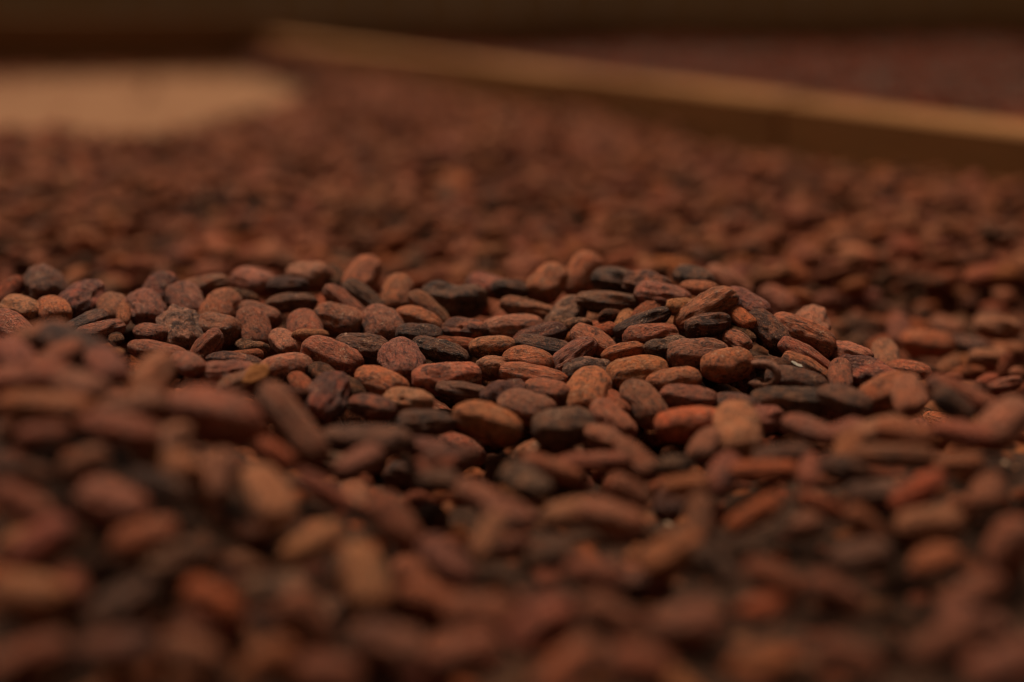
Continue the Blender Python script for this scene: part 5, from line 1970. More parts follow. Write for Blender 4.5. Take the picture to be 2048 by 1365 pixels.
-3262 7897 -401 -54 -73 106 59 g
-1278 8445 -283 139 -12 102 57 o
-1554 8035 -245 -178 12 104 45 o
-417 3512 -132 119 4 104 48 m
-32 8500 -301 -175 -1 109 51 d
-1027 3975 20 46 49 85 40 b
721 8799 -366 17 -84 108 59 o
-980 3224 -146 113 -41 86 35 t
-1417 3216 -158 53 -30 82 34 b
-2733 8858 -258 129 3 122 62 r
-3976 9720 -383 43 57 94 42 b
1518 9405 -358 131 84 114 56 m
-268 6348 -114 -174 -84 96 46 b
-548 4030 -170 7 48 93 46 r
40 2637 -297 44 56 83 38 r
1743 8378 -275 171 -80 105 54 p
1176 4660 -132 35 17 116 53 d
-587 9716 -355 62 69 98 37 b
-3001 8945 -399 -141 -64 99 49 r
-2807 6526 -293 36 -52 92 35 r
-603 2662 -313 158 85 60 30 r
-2663 9544 -293 -21 -22 71 38 b
-963 9043 -300 84 1 125 54 b
-2609 6270 -245 -13 -64 106 58 p
1115 8904 -356 179 69 98 51 t
-2972 6984 -342 -178 -70 99 48 t
1485 4372 -120 26 -50 76 35 k
327 9278 -269 99 -19 99 50 k
-669 6163 -102 102 81 99 47 k
-2252 10285 -326 139 -33 94 52 d
-341 4427 -273 29 -63 95 48 d
1568 4674 -90 2 -13 109 50 b
1866 4292 -146 116 -62 77 35 p
1604 5448 -354 33 58 122 46 o
-2958 9481 -287 169 -4 108 47 o
-1803 4965 -126 -56 -63 108 55 t
2556 7228 -366 16 82 110 48 o
2378 5714 -455 102 34 108 56 d
-3586 8505 -396 -174 -71 96 47 r
3594 9310 -272 -8 -5 98 50 b
-1182 3861 63 137 -51 85 42 b
1679 6428 -333 114 1 101 50 p
-256 3966 -235 61 -78 92 51 p
1748 9269 -254 43 -5 104 41 r
300 4914 -292 73 -25 102 55 m
2530 5963 -452 18 73 96 41 m
541 9752 -226 39 -13 105 64 g
-110 4185 -266 100 72 74 39 o
1707 4002 -137 128 -53 78 34 r
2139 6910 -422 -86 72 112 66 d
-98 3330 -304 96 -43 80 38 o
-3427 9053 -400 99 -72 100 43 r
423 9078 -249 155 9 110 58 b
2963 6587 -359 28 52 111 66 m
685 8983 -369 -4 69 95 47 o
-3476 8158 -399 29 -43 91 39 o
-1839 7941 -402 26 -79 94 50 r
2826 6560 -379 154 -76 109 57 b
-714 3028 -277 112 -46 90 50 t
-942 9364 -286 47 -14 95 48 g
-2405 6940 -328 156 47 101 51 o
865 4548 -272 80 -81 90 42 r
3420 8853 -359 52 -80 89 37 m
-194 2691 -211 167 -2 98 46 r
2155 10058 -332 30 -79 95 54 o
1966 7127 -248 41 -1 98 57 b
3114 7569 -357 116 -63 109 44 o
2678 9516 -242 -134 -17 92 53 o
1560 6323 -283 17 0 102 57 g
-1267 4092 74 134 -69 89 49 r
-2493 10326 -322 45 68 112 56 b
151 6338 -118 -8 -81 85 37 t
-315 7195 -201 161 -6 124 56 m
-1997 8827 -397 131 -79 86 37 b
3079 9995 -220 87 6 118 61 d
327 3160 -294 40 62 88 42 t
-1202 9602 -395 -89 84 84 39 r
-23 8716 -276 113 10 123 55 b
-1675 3603 -99 165 32 95 43 b
2316 6114 -494 140 43 113 47 g
-887 4230 -89 134 -65 92 45 p
3583 8366 -358 92 -62 85 47 r
-2515 6332 -239 -19 -54 102 51 r
1451 4246 -108 62 -73 72 33 t
-781 5241 -212 23 -79 91 35 d
932 3278 -299 78 -55 63 31 o
349 3916 -275 99 -70 101 40 t
528 3939 -270 41 72 80 37 b
1249 6602 -169 75 -8 91 55 b
-1756 7885 -402 -177 70 125 64 t
1075 8161 -368 36 77 95 46 t
759 9602 -364 119 80 94 44 o
3402 10268 -317 35 -60 97 55 g
1472 7293 -344 24 76 99 41 p
-1374 4691 82 84 -21 102 47 d
3295 8359 -251 118 6 118 54 o
-976 10243 -328 167 -72 90 49 r
-2553 5479 -193 74 69 91 46 m
952 4639 -267 105 78 113 52 b
2628 6618 -405 48 2 89 57 r
-959 8763 -398 150 75 112 54 o
161 3392 -292 -145 78 75 32 r
2969 7035 -344 -1 -54 97 47 d
2446 5694 -374 117 28 103 52 o
-1900 5769 -86 92 -43 92 47 b
-2597 7494 -390 180 -55 100 48 t
2788 6905 -365 -65 79 90 43 b
1224 5037 -252 68 83 106 60 r
-473 4860 -266 -162 79 78 43 r
-636 5441 -181 130 -50 114 43 r
2335 5096 -345 60 43 105 47 r
548 7589 -232 21 -11 108 65 b
-872 3181 -192 -58 48 83 40 t
-490 6858 -122 70 -13 115 44 r
1428 6362 -383 34 50 108 67 o
-538 8190 -336 46 58 104 53 b
-1535 8136 -282 157 2 97 55 t
-3757 9489 -400 172 19 109 50 o
1909 4517 -184 173 -65 105 66 t
-654 2975 -298 78 -47 60 32 k
-2153 5232 -158 -168 54 114 45 k
-230 3823 -146 9 1 94 42 r
981 4030 -199 168 67 80 41 r
173 8351 -395 2 -86 80 36 g
-2855 9131 -301 39 -21 105 52 p
-164 2971 -319 94 64 90 43 k
1781 6593 -327 -134 12 117 58 r
-1172 9720 -362 111 60 90 38 b
1940 4349 -165 161 -47 73 35 r
-2380 5562 -68 55 -16 125 47 t
-1155 5834 4 22 -5 116 59 g
2087 6156 -516 146 -44 97 48 p
3065 7473 -356 165 -38 112 62 b
-166 7883 -408 158 -78 107 57 o
242 6458 -137 51 47 105 46 r
2511 10063 -331 135 -80 99 47 b
-2123 9664 -251 76 -9 103 55 p
3449 8175 -359 37 70 106 49 m
-1369 9806 -253 130 -33 123 62 g
891 3726 -246 43 -43 74 35 b
1692 7041 -383 -158 71 77 43 r
3460 7974 -360 56 56 100 47 t
462 5776 -75 69 -79 102 61 b
244 3975 -274 178 77 89 46 r
363 9799 -259 18 4 103 52 d
-662 5013 -165 64 -61 90 49 p
3263 7712 -357 -170 46 109 48 t
969 3802 -229 36 -62 85 38 o
-1968 9443 -253 174 0 107 52 b
-2755 9897 -274 26 -77 104 46 d
-2015 5567 -107 -69 67 91 42 b
-738 3037 -175 84 -27 95 49 t
685 2669 -298 99 70 84 41 o
2225 7449 -364 104 -56 89 39 p
-1155 10059 -353 -166 74 112 63 k
1341 7916 -362 21 -39 108 60 p
125 2674 -295 73 63 98 46 m
-1149 9431 -282 90 1 113 44 t
-1235 4317 137 129 -1 94 57 r
29 5504 -191 -153 64 100 47 r
1287 3228 -295 59 51 92 45 r
-653 7389 -261 -8 8 120 53 b
-3930 9623 -395 70 -48 101 65 t
1922 6928 -421 104 -84 83 43 b
814 5271 -140 -123 68 90 46 o
-1539 9486 -307 -4 -12 111 44 o
-54 3863 -258 109 34 63 27 m
-238 4849 -280 58 -51 120 58 k
-306 3364 -292 56 -86 71 33 r
505 10155 -333 75 74 87 33 d
1444 3419 -268 180 -80 65 33 r
-268 8401 -401 160 -78 97 47 k
2948 7987 -345 -14 -42 90 35 b
-2713 7541 -393 -173 -71 73 37 g
-1303 4971 -37 49 5 90 54 r
1401 8135 -250 123 0 101 51 o
-25 3934 -262 69 50 100 43 b
2818 10038 -332 103 -32 81 38 r
-893 4949 -224 -22 87 104 54 o
344 3983 -267 162 -60 89 38 t
1541 8734 -253 30 -17 92 48 r
2756 7420 -357 120 -57 108 55 r
-2700 8745 -397 144 -65 100 55 m
-159 4120 -259 101 -62 101 43 d
2729 10366 -311 158 52 102 45 b
2202 7979 -224 104 17 113 67 r
1521 4134 -105 44 66 80 39 b
-2396 8011 -274 171 -5 107 54 r
1578 7587 -355 1 77 87 42 o
-1687 7376 -269 141 6 117 59 m
-322 2630 -305 159 -70 88 48 b
-1082 3532 -9 -44 52 73 38 t
-488 10203 -337 112 53 103 45 r
2893 7318 -354 39 54 82 38 b
-3052 8514 -342 34 -45 93 47 o
780 9811 -354 -14 84 95 47 o
-366 4167 -233 -178 -55 83 45 d
788 6140 -105 68 66 108 49 r
2528 6473 -436 50 44 92 49 o
197 4136 -282 -180 -49 89 40 o
1744 6828 -421 138 -72 110 45 t
-1130 4460 -54 62 51 89 47 o
2153 7458 -364 -37 -74 73 38 o
2918 7933 -359 21 -73 106 45 b
-2278 8083 -296 17 24 116 47 d
2076 10102 -327 58 -73 84 39 d
-595 5497 -177 47 -65 83 36 d
2903 6472 -372 -176 -59 107 54 k
1928 9626 -356 119 68 116 44 d
2031 8863 -360 26 -72 105 52 r
556 2818 -296 158 71 97 49 o
-357 10320 -324 131 61 101 50 m
857 8426 -366 -21 76 119 65 r
2157 9441 -362 77 70 109 63 o
1142 8111 -366 21 -46 104 44 p
-716 5606 -158 -45 58 122 48 k
-1568 8925 -398 -172 -56 111 53 r
293 5405 -176 -180 68 85 45 o
1774 6164 -363 133 8 107 49 o
981 8104 -372 55 -61 81 42 g
3329 9994 -336 0 61 107 63 o
2311 9335 -236 -148 -6 99 51 k
1633 3713 -201 49 -65 76 41 r
-1000 9448 -402 120 -74 102 48 o
-2039 5603 -24 38 -6 102 40 t
-533 8716 -280 58 23 99 52 b
-397 2695 -314 147 75 81 44 t
-442 9945 -368 19 79 77 36 o
3999 10142 -326 164 -58 99 47 o
2800 8011 -357 67 78 115 55 o
-3816 9991 -361 88 -43 89 51 r
-1078 9113 -401 111 73 99 57 d
-3059 7129 -359 168 48 82 40 b
3004 10082 -330 39 56 94 49 d
-384 5505 -180 72 -56 105 58 r
1904 7724 -356 -111 83 78 37 o
251 6734 -72 34 -4 90 55 d
-2838 8960 -336 31 -54 113 51 d
1898 8894 -251 126 -14 102 46 t
280 4111 -280 157 -81 60 33 d
-415 2916 -324 163 64 68 30 r
1075 6615 -172 179 -7 91 41 r
-100 2917 -313 -80 -86 79 37 p
-4105 10247 -331 26 -34 97 57 b
896 4122 -217 147 -71 86 40 b
804 4776 -153 167 9 124 64 r
-1230 9525 -399 45 -80 100 56 b
-2042 7330 -264 105 -2 95 51 r
-1183 5457 -42 125 3 118 60 k
831 7599 -251 -145 0 122 61 g
2631 6474 -417 79 -40 94 55 d
847 5347 -114 177 79 98 48 t
921 5054 -226 64 -38 100 56 b
-1832 10431 -312 94 54 100 48 t
1100 7995 -369 153 80 101 51 t
2782 8878 -360 21 53 101 47 d
-852 4074 -67 33 49 60 28 r
3478 8571 -242 18 -1 103 55 d
-7 8380 -398 52 -63 100 49 r
694 4418 -284 104 82 78 33 r
-1591 5469 -136 -124 73 99 60 p
-648 6647 -78 -20 -25 98 39 r
502 8901 -377 154 76 113 51 d
2887 10167 -324 -157 -55 95 40 b
583 5634 -67 -23 -75 95 58 m
-1429 5081 -35 154 6 124 53 d
1056 4276 -188 67 -19 80 36 o
-1968 10125 -245 157 8 86 47 o
2833 6696 -370 105 10 83 37 r
127 5145 -255 -173 50 102 50 m
104 8318 -398 146 -65 113 48 g
-3161 9711 -286 55 -14 75 42 b
2131 4767 -270 -168 -60 93 47 d
872 9088 -263 172 -30 101 51 r
-23 9937 -328 -161 60 109 51 g
-621 2730 -314 71 -57 70 35 o
-1818 10093 -315 165 71 90 51 d
-696 3784 -104 -178 -45 89 49 k
-1101 5641 -143 53 -59 125 80 m
-865 4001 -49 -175 -52 79 36 b
-1079 8839 -397 169 69 115 56 m
2062 9727 -353 151 78 94 49 o
-24 5566 -182 130 -72 94 40 t
-1452 5645 -122 135 86 94 42 r
1701 8260 -231 -162 3 96 48 k
1357 9098 -356 71 76 99 51 o
4081 10076 -330 138 -56 99 48 r
490 4042 -272 -38 81 82 37 k
-1109 9948 -366 64 61 81 34 k
428 3523 -285 77 -74 96 52 t
2921 8671 -218 4 2 117 56 m
-112 3031 -317 123 62 80 39 k
2487 6998 -385 128 -73 83 33 d
2836 9912 -342 144 -86 101 60 k
-890 5899 -115 -177 84 78 39 m
-387 9888 -375 44 67 118 52 r
1202 9831 -344 -153 64 76 39 k
-1858 5515 -113 119 -59 97 46 r
1468 8549 -355 0 -80 90 47 d
1462 10307 -314 65 -73 85 41 t
-2408 5775 -155 174 49 93 47 g
-2518 7889 -289 80 -8 107 51 k
736 8322 -373 108 -79 110 53 t
1250 8184 -363 -146 -77 103 51 r
-3130 10197 -335 114 -74 88 42 o
1555 4463 -131 61 56 116 44 r
1640 3947 -136 61 -54 72 34 g
2545 7613 -357 -37 -59 102 49 r
-181 4355 -185 12 0 81 42 o
2222 10034 -234 67 -2 112 49 r
-3220 9542 -272 171 -4 110 54 k
1876 9267 -235 27 -9 102 54 k
1413 7797 -233 69 -41 109 56 t
2727 7982 -246 147 -7 106 55 p
1172 8461 -244 167 -1 103 46 r
526 9243 -262 -161 -31 125 61 r
-1126 5111 -75 39 26 110 57 o
877 4621 -277 115 -73 70 37 r
1440 8962 -215 158 0 107 52 d
1633 8921 -248 146 22 102 50 m
2014 6355 -508 91 75 106 51 t
1369 7743 -358 100 -71 104 65 r
554 4163 -275 126 73 99 44 o
-1799 3829 -58 14 -31 74 36 r
-972 3836 9 134 -61 77 37 d
-831 2926 -277 -31 30 84 37 t
2468 7844 -233 67 56 100 63 p
1769 4605 -186 -172 -69 92 50 r
-2782 6303 -270 110 57 97 53 b
-1810 8120 -400 33 -66 98 45 t
3319 9754 -236 76 -46 125 59 b
119 3445 -290 16 -77 79 34 k
-2225 5712 -119 87 67 119 60 k
-1196 4560 66 154 0 108 57 r
-309 6909 -107 124 2 120 60 o
676 4006 -257 51 63 79 39 d
-1066 4279 -28 43 49 86 44 d
-1743 4009 26 78 -40 99 51 g
-2126 5754 -104 134 81 107 56 d
768 3779 -254 158 -30 91 43 m
3200 8291 -244 -15 -22 86 44 b
1525 4579 -65 0 4 101 50 m
-432 5122 -237 106 -78 95 42 m
-1808 4479 19 33 -52 98 46 k
601 2897 -299 -11 54 86 48 d
1741 4901 -165 45 7 107 48 g
1386 6554 -361 134 -49 96 42 d
2213 9785 -350 104 84 81 37 t
-227 4982 -126 152 4 109 55 k
-1006 3521 -25 -164 -85 77 34 o
-470 4286 -233 42 55 104 44 r
-3477 9928 -366 96 83 77 38 b
-3095 10399 -312 68 -58 100 49 g
767 4426 -274 130 79 87 49 o
2572 10128 -327 -39 -84 96 52 r
-569 5680 -149 137 -67 96 61 d
-2835 7377 -382 106 -75 102 57 d
-2915 9841 -290 -103 19 96 42 d
-3711 9117 -401 155 64 112 43 m
2250 8920 -361 98 59 86 40 d
-339 8754 -257 154 -5 125 62 g
160 3709 -276 78 -50 89 47 r
-2014 4685 -83 -21 -64 91 48 r
-1727 9785 -247 48 -21 115 64 t
2243 9618 -357 -49 -64 116 62 r
-3994 9881 -369 167 38 100 56 t
303 6147 -2 -18 4 91 48 r
-1690 8956 -299 172 28 108 44 t
-190 5751 -149 74 -58 93 48 b
1077 5827 -137 0 33 90 34 d
-39 4209 -277 99 49 93 47 t
512 3720 -277 -14 60 89 34 t
1081 3309 -294 136 56 81 50 d
-1660 4045 65 94 -46 99 53 t
970 8809 -358 11 75 108 48 r
436 4936 -283 118 -47 103 46 d
55 9883 -372 69 -76 94 46 o
-1942 9881 -373 -28 84 106 45 g
1927 4079 -160 150 66 73 31 d
-1209 3055 -195 72 -56 90 45 r
-518 5126 -233 170 -82 121 61 o
1958 4608 -211 155 50 96 53 m
-1465 5738 -109 140 -72 99 57 b
-55 3185 -311 -100 -88 77 35 d
-189 9404 -318 92 27 82 39 r
382 5224 -213 26 -81 103 63 b
864 3393 -280 43 2 83 44 r
-317 5606 -170 -93 83 81 41 g
752 5223 -160 90 -36 79 40 b
-1978 9974 -270 16 -22 92 44 b
2287 6554 -463 76 67 95 52 d
514 9596 -246 -19 2 100 55 r
-2877 8642 -315 154 21 93 47 g
1242 5124 -246 155 -38 110 45 t
-15 5850 -132 98 -62 110 60 d
396 6486 -143 -154 -71 106 51 o
-1585 5931 -94 31 62 119 53 d
670 4360 -281 45 70 84 36 r
-2608 8760 -397 85 -65 82 37 p
2510 5510 -404 161 40 100 55 g
-1068 3846 38 175 -44 84 42 t
21 6138 2 -178 -7 111 52 r
1332 4463 -156 17 -61 106 40 b
1521 4218 -103 -162 -85 79 47 k
-101 5853 -24 71 12 106 59 b
-1895 4623 -38 150 56 96 59 k
-3519 9239 -401 37 -71 110 62 p
2262 6444 -481 165 76 123 54 d
2781 9634 -357 4 -71 94 57 d
53 8029 -405 30 69 88 43 o
964 8951 -359 98 83 96 41 g
-804 7777 -286 -151 8 97 51 b
-302 10047 -354 120 76 104 49 d
-115 9425 -404 110 -73 124 61 b
508 4257 -286 94 33 94 43 g
-493 9569 -399 91 -73 72 41 b
970 2880 -305 48 79 71 29 o
354 3077 -294 77 -60 88 42 b
-180 3381 -298 138 75 92 51 o
667 4193 -265 87 -12 75 34 t
1566 8257 -273 155 27 82 43 r
1621 9810 -226 62 17 101 54 d
1631 9523 -357 -157 -82 98 43 t
-1145 9037 -400 36 60 87 45 r
-875 5167 -217 167 -74 104 58 k
-2681 7127 -356 165 67 100 45 p
1136 9281 -225 127 2 93 50 b
-133 3516 -283 -8 83 75 44 r
1335 8464 -356 128 -71 89 51 k
-3188 8925 -399 32 74 114 56 p
218 2790 -295 105 -77 82 34 t
-196 10206 -336 46 62 104 56 r
-2033 7920 -270 147 6 103 57 p
584 4240 -277 94 60 69 39 r
3277 8824 -308 168 -35 104 39 r
2740 9542 -359 70 76 89 47 d
-2823 10385 -317 50 55 106 43 p
1043 5949 -6 103 34 95 56 p
-651 8980 -382 1 -68 99 44 t
-986 2836 -186 160 3 91 55 b
489 7985 -287 -29 -22 108 55 m
768 9897 -239 139 11 95 46 g
461 5158 -221 68 -55 113 53 o
-1708 7737 -273 107 -9 105 55 o
-1353 5470 -39 173 -25 86 41 o
-498 2965 -318 96 -60 94 48 b
3821 8781 -359 91 -55 90 53 r
-969 9874 -374 -93 67 112 56 r
1924 4868 -279 76 44 90 35 b
3634 10136 -307 79 -68 107 57 b
230 8197 -397 23 87 103 49 b
2014 9646 -356 90 -74 105 60 p
-2603 9210 -260 -153 -38 118 52 b
-368 5680 -152 75 -58 95 41 g
-2165 5878 -113 -8 -61 113 59 p
38 5014 -152 -13 10 102 55 r
1927 9058 -246 85 9 108 51 p
-1404 8071 -401 -54 -69 103 52 p
2049 6072 -515 13 55 96 40 t
3545 8935 -250 28 -8 97 47 b
95 6872 -104 -30 12 109 56 r
-1510 5516 -20 71 6 109 51 o
1496 6578 -397 -161 -51 107 46 g
2104 8983 -362 67 -79 98 44 b
2544 6875 -391 168 68 82 45 r
521 3574 -283 167 -58 92 41 b
-599 5930 -113 115 69 89 50 p
-1207 10266 -329 43 -70 96 46 m
-1344 8114 -292 42 -48 91 50 g
-1254 4342 27 -152 -46 88 39 p
-1411 9114 -400 -138 -87 103 41 k
2354 6893 -408 116 -75 89 42 o
-223 9991 -363 74 -57 86 45 o
2357 7905 -213 112 -23 98 51 o
1409 3914 -146 115 -65 77 36 o
-3172 10028 -356 123 -72 114 59 b
-3199 8450 -397 20 -66 95 43 r
-1349 4227 79 -162 -78 101 45 b
1704 9693 -352 59 78 79 42 g
685 4575 -206 116 -38 95 45 g
-2082 4758 -116 92 49 111 51 b
1526 8692 -355 142 -55 111 47 r
-751 8158 -276 138 -6 95 56 t
327 10383 -314 26 40 114 53 o
1501 5035 -183 94 28 118 45 b
2072 7879 -349 138 64 108 41 b
1533 8779 -355 127 71 98 45 d
-3046 9444 -402 32 -84 82 48 d
2351 6205 -487 -178 59 107 50 o
303 4980 -197 -139 -14 96 47 p
950 10019 -324 129 -61 87 46 o
-269 3153 -319 137 80 81 31 t
-1978 6987 -200 85 -25 106 62 k
1136 9773 -349 -28 71 83 41 t
1987 4180 -172 20 41 86 49 o
1866 4367 -151 154 -54 103 41 m
-550 4888 -143 -180 -8 95 46 d
-3368 7840 -400 79 55 114 53 r
-472 7027 -150 135 -15 100 47 r
2896 7857 -359 28 -83 101 49 b
-1026 6480 -162 168 63 114 47 k
-1592 8962 -255 102 4 122 54 g
-1285 8626 -300 95 5 95 46 k
-2062 9365 -257 -5 6 93 51 d
-3081 7579 -308 29 21 110 50 o
-3308 7651 -398 24 -46 118 55 m
-2066 5885 -100 40 -69 82 40 t
-3415 10019 -357 79 -40 97 47 p
-1425 7816 -402 31 -89 102 49 r
2463 7502 -230 69 -7 101 56 m
1949 9280 -362 176 67 72 38 r
1582 9174 -356 149 79 77 37 o
1677 6878 -403 -20 65 108 54 p
2357 6110 -404 52 -48 97 48 t
-687 3687 -115 5 53 94 48 g
4198 9703 -354 96 57 94 49 b
-138 5054 -262 -180 81 99 44 r
-402 4713 -279 53 80 117 60 r
1975 6616 -475 126 -60 93 47 k
-2831 10240 -262 5 5 109 47 r
1449 8783 -355 111 -65 97 49 b
2186 7768 -355 140 -70 118 58 r
2164 7024 -405 125 -75 109 54 r
1002 4949 -108 127 3 121 58 r
-2735 6723 -309 75 -45 83 38 t
-3031 9362 -401 4 74 90 50 g
-587 3176 -276 93 -59 76 40 d
-2346 8912 -263 123 5 120 55 r
-831 4670 -213 79 70 119 49 m
447 4749 -310 109 -62 95 48 o
-710 2905 -298 74 -57 99 50 b
633 4948 -268 138 52 92 42 d
525 5961 -64 138 72 95 52 g
1044 9583 -243 112 -14 108 65 t
-1052 5492 -97 10 -78 88 45 p
338 3235 -293 32 -70 84 32 g
1867 4022 -161 105 -56 88 55 o
785 2954 -304 34 62 92 44 r
-2973 6610 -307 -170 -59 97 51 b
3247 8148 -359 -167 -67 108 60 g
-1411 3520 -34 -3 71 92 43 b
-163 9525 -401 124 -61 116 51 d
3271 10019 -234 112 5 105 43 t
3570 9790 -349 165 78 102 52 r
1459 6682 -216 126 0 125 65 t
-2375 5530 -151 43 -35 74 37 p
-2598 5675 -198 28 -40 90 50 p
443 3616 -281 118 -67 74 44 b
-2052 8603 -296 163 -36 93 48 g
-373 7501 -279 174 -9 87 48 b
-903 7855 -282 156 -46 116 59 g
3650 9632 -310 160 52 111 50 p
-3630 8849 -398 53 56 109 47 b
-2601 7582 -395 81 -83 89 52 t
1757 3841 -180 176 -37 94 40 t
-2080 5448 -34 32 19 93 42 g
-3739 10056 -352 65 -49 89 46 p
-121 5668 -101 -10 65 116 58 g
-1663 9378 -269 -25 -3 97 54 d
-1705 4400 60 28 -66 96 38 t
163 2599 -293 88 57 88 33 t
2385 7146 -379 95 -74 105 60 k
-539 3869 -161 -18 53 85 46 t
1845 5830 -355 45 -21 106 47 o
-2303 5463 -150 73 -51 109 65 g
2001 8011 -353 14 57 107 55 d
2713 7704 -357 13 54 106 47 b
-410 4532 -274 56 67 123 55 m
0 2892 -305 9 56 92 42 r
1571 9335 -324 -119 81 79 44 d
682 9534 -370 -178 71 110 66 r
2403 9565 -202 106 12 107 66 o
-1936 4526 -28 156 44 110 59 b
1062 2769 -303 92 -62 95 53 g
-298 3868 -226 18 46 82 49 b
1108 6212 -120 -176 -10 98 52 p
1086 3455 -276 -29 42 97 38 r
-585 6178 -95 102 73 97 53 k
-1012 4785 -185 31 17 85 36 g
3946 9258 -362 84 -50 70 35 r
-2807 9620 -247 7 -4 103 53 t
-1396 8846 -397 158 -73 99 45 p
1646 10263 -316 7 -65 88 55 o
-3574 9602 -277 172 -18 103 57 t
1026 5109 -103 97 34 113 59 t
-2375 5687 -147 33 -69 94 51 b
-3495 8053 -399 27 -35 91 47 m
3780 9433 -361 -132 66 106 40 r
-380 9183 -319 107 -12 76 35 g
602 9601 -371 34 74 106 44 r
2985 9702 -217 122 -12 119 65 r
3621 10241 -317 26 -60 110 50 r
415 4276 -292 37 76 90 52 b
1885 4904 -157 42 11 116 68 m
350 3828 -275 38 -69 84 53 t
-58 3774 -263 -11 79 73 43 m
-3347 8308 -397 78 -80 75 47 r
-436 4797 -273 34 -59 96 42 o
-2323 8231 -291 -32 0 85 48 d
556 3241 -295 165 62 91 49 r
-1383 10165 -332 147 62 94 51 r
971 7774 -319 48 -59 102 39 m
-164 5170 -244 63 -68 122 56 d
1645 9612 -355 -13 -77 117 61 b
-772 2966 -279 -38 53 87 39 r
-1509 3494 -75 61 -20 78 35 k
2329 5874 -370 163 4 103 61 t
2135 5544 -346 -176 -12 95 39 r
-1796 5657 -95 2 58 106 40 r
2431 7313 -366 2 -88 90 46 r
1371 6285 -252 7 -19 93 35 b
270 4820 -159 28 2 124 72 b
-2639 6075 -227 30 -51 111 47 b
2064 6432 -499 5 -83 107 44 m
683 5202 -178 52 -49 83 37 p
-3124 7053 -351 75 73 90 51 k
214 5786 -120 -138 66 101 50 o
1453 4787 -232 -40 85 105 40 b
3794 10325 -313 96 62 85 32 t
3832 9927 -339 124 -53 101 58 d
-1025 3178 -157 108 -51 76 35 t
403 4665 -314 -13 69 101 47 t
454 2600 -297 107 -69 102 54 m
-708 10224 -334 -145 36 94 48 b
3365 8748 -358 72 83 94 44 r
3656 10032 -333 4 -60 103 55 r
-1446 8632 -290 165 -14 78 43 m
1535 7049 -358 -77 87 103 50 o
2441 8792 -213 123 5 122 63 r
-2568 6990 -237 140 4 107 50 o
-1625 3410 -154 35 56 81 41 d
-1034 3321 -94 -36 48 77 29 b
1404 3485 -256 -1 41 92 43 o
2023 10323 -314 59 45 108 55 d
667 8565 -370 105 -85 102 46 t
-575 9518 -401 124 -74 124 66 t
1217 7720 -237 177 -17 108 53 p
875 9762 -354 -18 -73 117 62 p
-1622 4211 96 170 52 98 51 b
-524 5764 -98 175 65 87 52 k
-3545 9891 -372 76 -62 91 37 d
-2191 9310 -281 106 -18 102 42 b
-1127 3807 52 148 -44 78 30 r
-178 5990 -114 -120 82 105 46 r
-2099 4655 -107 168 43 103 39 t
-824 2702 -303 86 52 84 32 b
294 10160 -254 -168 7 91 53 r
-2783 6634 -303 45 -45 94 45 o
-729 6342 -3 56 3 101 52 b
-2754 8565 -275 178 6 97 48 g
-3388 9152 -401 51 70 91 42 d
3723 8913 -359 86 -84 98 42 d
1760 9447 -360 -160 88 103 51 r
-802 9828 -272 149 -46 97 56 b
582 3503 -286 -158 -77 78 48 b
859 2940 -305 -112 -79 68 35 r
-2186 9496 -272 18 -13 95 44 o
-202 4755 -289 119 -74 80 39 t
3422 10156 -251 54 -15 111 54 r
308 6396 -119 125 -79 104 53 b
-2630 6557 -284 -179 63 111 48 r
-3652 9790 -284 45 8 98 54 o
-513 9963 -366 -12 67 95 40 g
25 3072 -307 -138 74 93 41 b
3053 6962 -345 2 56 102 48 m
-3012 9703 -390 23 -77 97 40 d
857 4212 -231 101 -53 75 42 t
1635 4510 -150 60 61 109 54 d
620 4539 -303 109 59 98 44 p
1165 3610 -242 109 -61 95 47 t
1441 10006 -246 74 7 111 56 p
-425 6561 -154 101 58 125 48 o
1171 5107 -140 35 -28 100 50 m
-1871 3929 -49 4 -34 108 47 b
-3426 9575 -396 134 -71 83 38 p
955 8595 -360 113 68 101 46 r
188 4232 -287 109 -62 89 48 r
-234 7881 -293 72 -32 91 46 r
201 3893 -273 100 65 75 43 g
2123 8824 -360 -165 -74 111 52 k
1047 4380 -204 0 -44 86 40 d
-2759 10314 -324 -122 -52 112 51 m
2917 9515 -360 78 -57 98 53 p
-608 3989 -143 16 47 63 34 b
1511 8869 -355 -26 -58 124 60 k
667 3093 -301 7 81 82 36 b
378 4907 -291 140 70 99 38 t
551 3786 -273 63 -75 79 38 o
1822 9173 -361 99 -83 117 59 m
-578 8295 -283 84 -32 80 49 d
2063 7071 -266 44 -11 125 56 o
-1011 4835 -83 53 12 105 62 b
-3754 9390 -402 -161 69 107 54 o
-1025 4226 -32 -171 -84 79 30 p
-806 5793 -128 141 -86 102 43 o
213 3038 -294 180 78 87 40 b
-283 5756 -14 151 -17 120 67 r
-475 2656 -312 166 -65 101 44 k
-1384 4376 55 29 53 97 41 r
-587 10243 -332 60 36 89 43 t
2876 8042 -358 119 51 110 42 b
-286 7688 -311 47 6 93 40 p
-1122 9847 -377 49 -79 86 35 o
682 10166 -244 -145 12 94 43 r
2721 8454 -357 -141 82 118 68 r
-3230 7548 -394 168 52 115 66 t
-3221 10217 -334 64 74 106 57 t
-1961 8197 -400 161 -64 111 51 b
-2720 9341 -285 135 -4 103 48 g
-569 5195 -222 116 -84 94 41 r
1903 4138 -155 36 56 81 33 o
2808 8581 -358 11 -83 95 56 r
3520 9536 -359 -106 72 96 48 r
-492 9591 -282 -176 -8 109 53 o
-879 5242 -209 128 -83 70 32 r
-67 4447 -295 146 -20 87 42 t
-640 2609 -310 79 70 84 36 r
3052 7371 -353 30 -63 87 37 o
578 4931 -142 24 -1 99 60 o
-1461 10270 -326 -8 -72 86 41 r
814 8940 -248 157 5 103 54 o
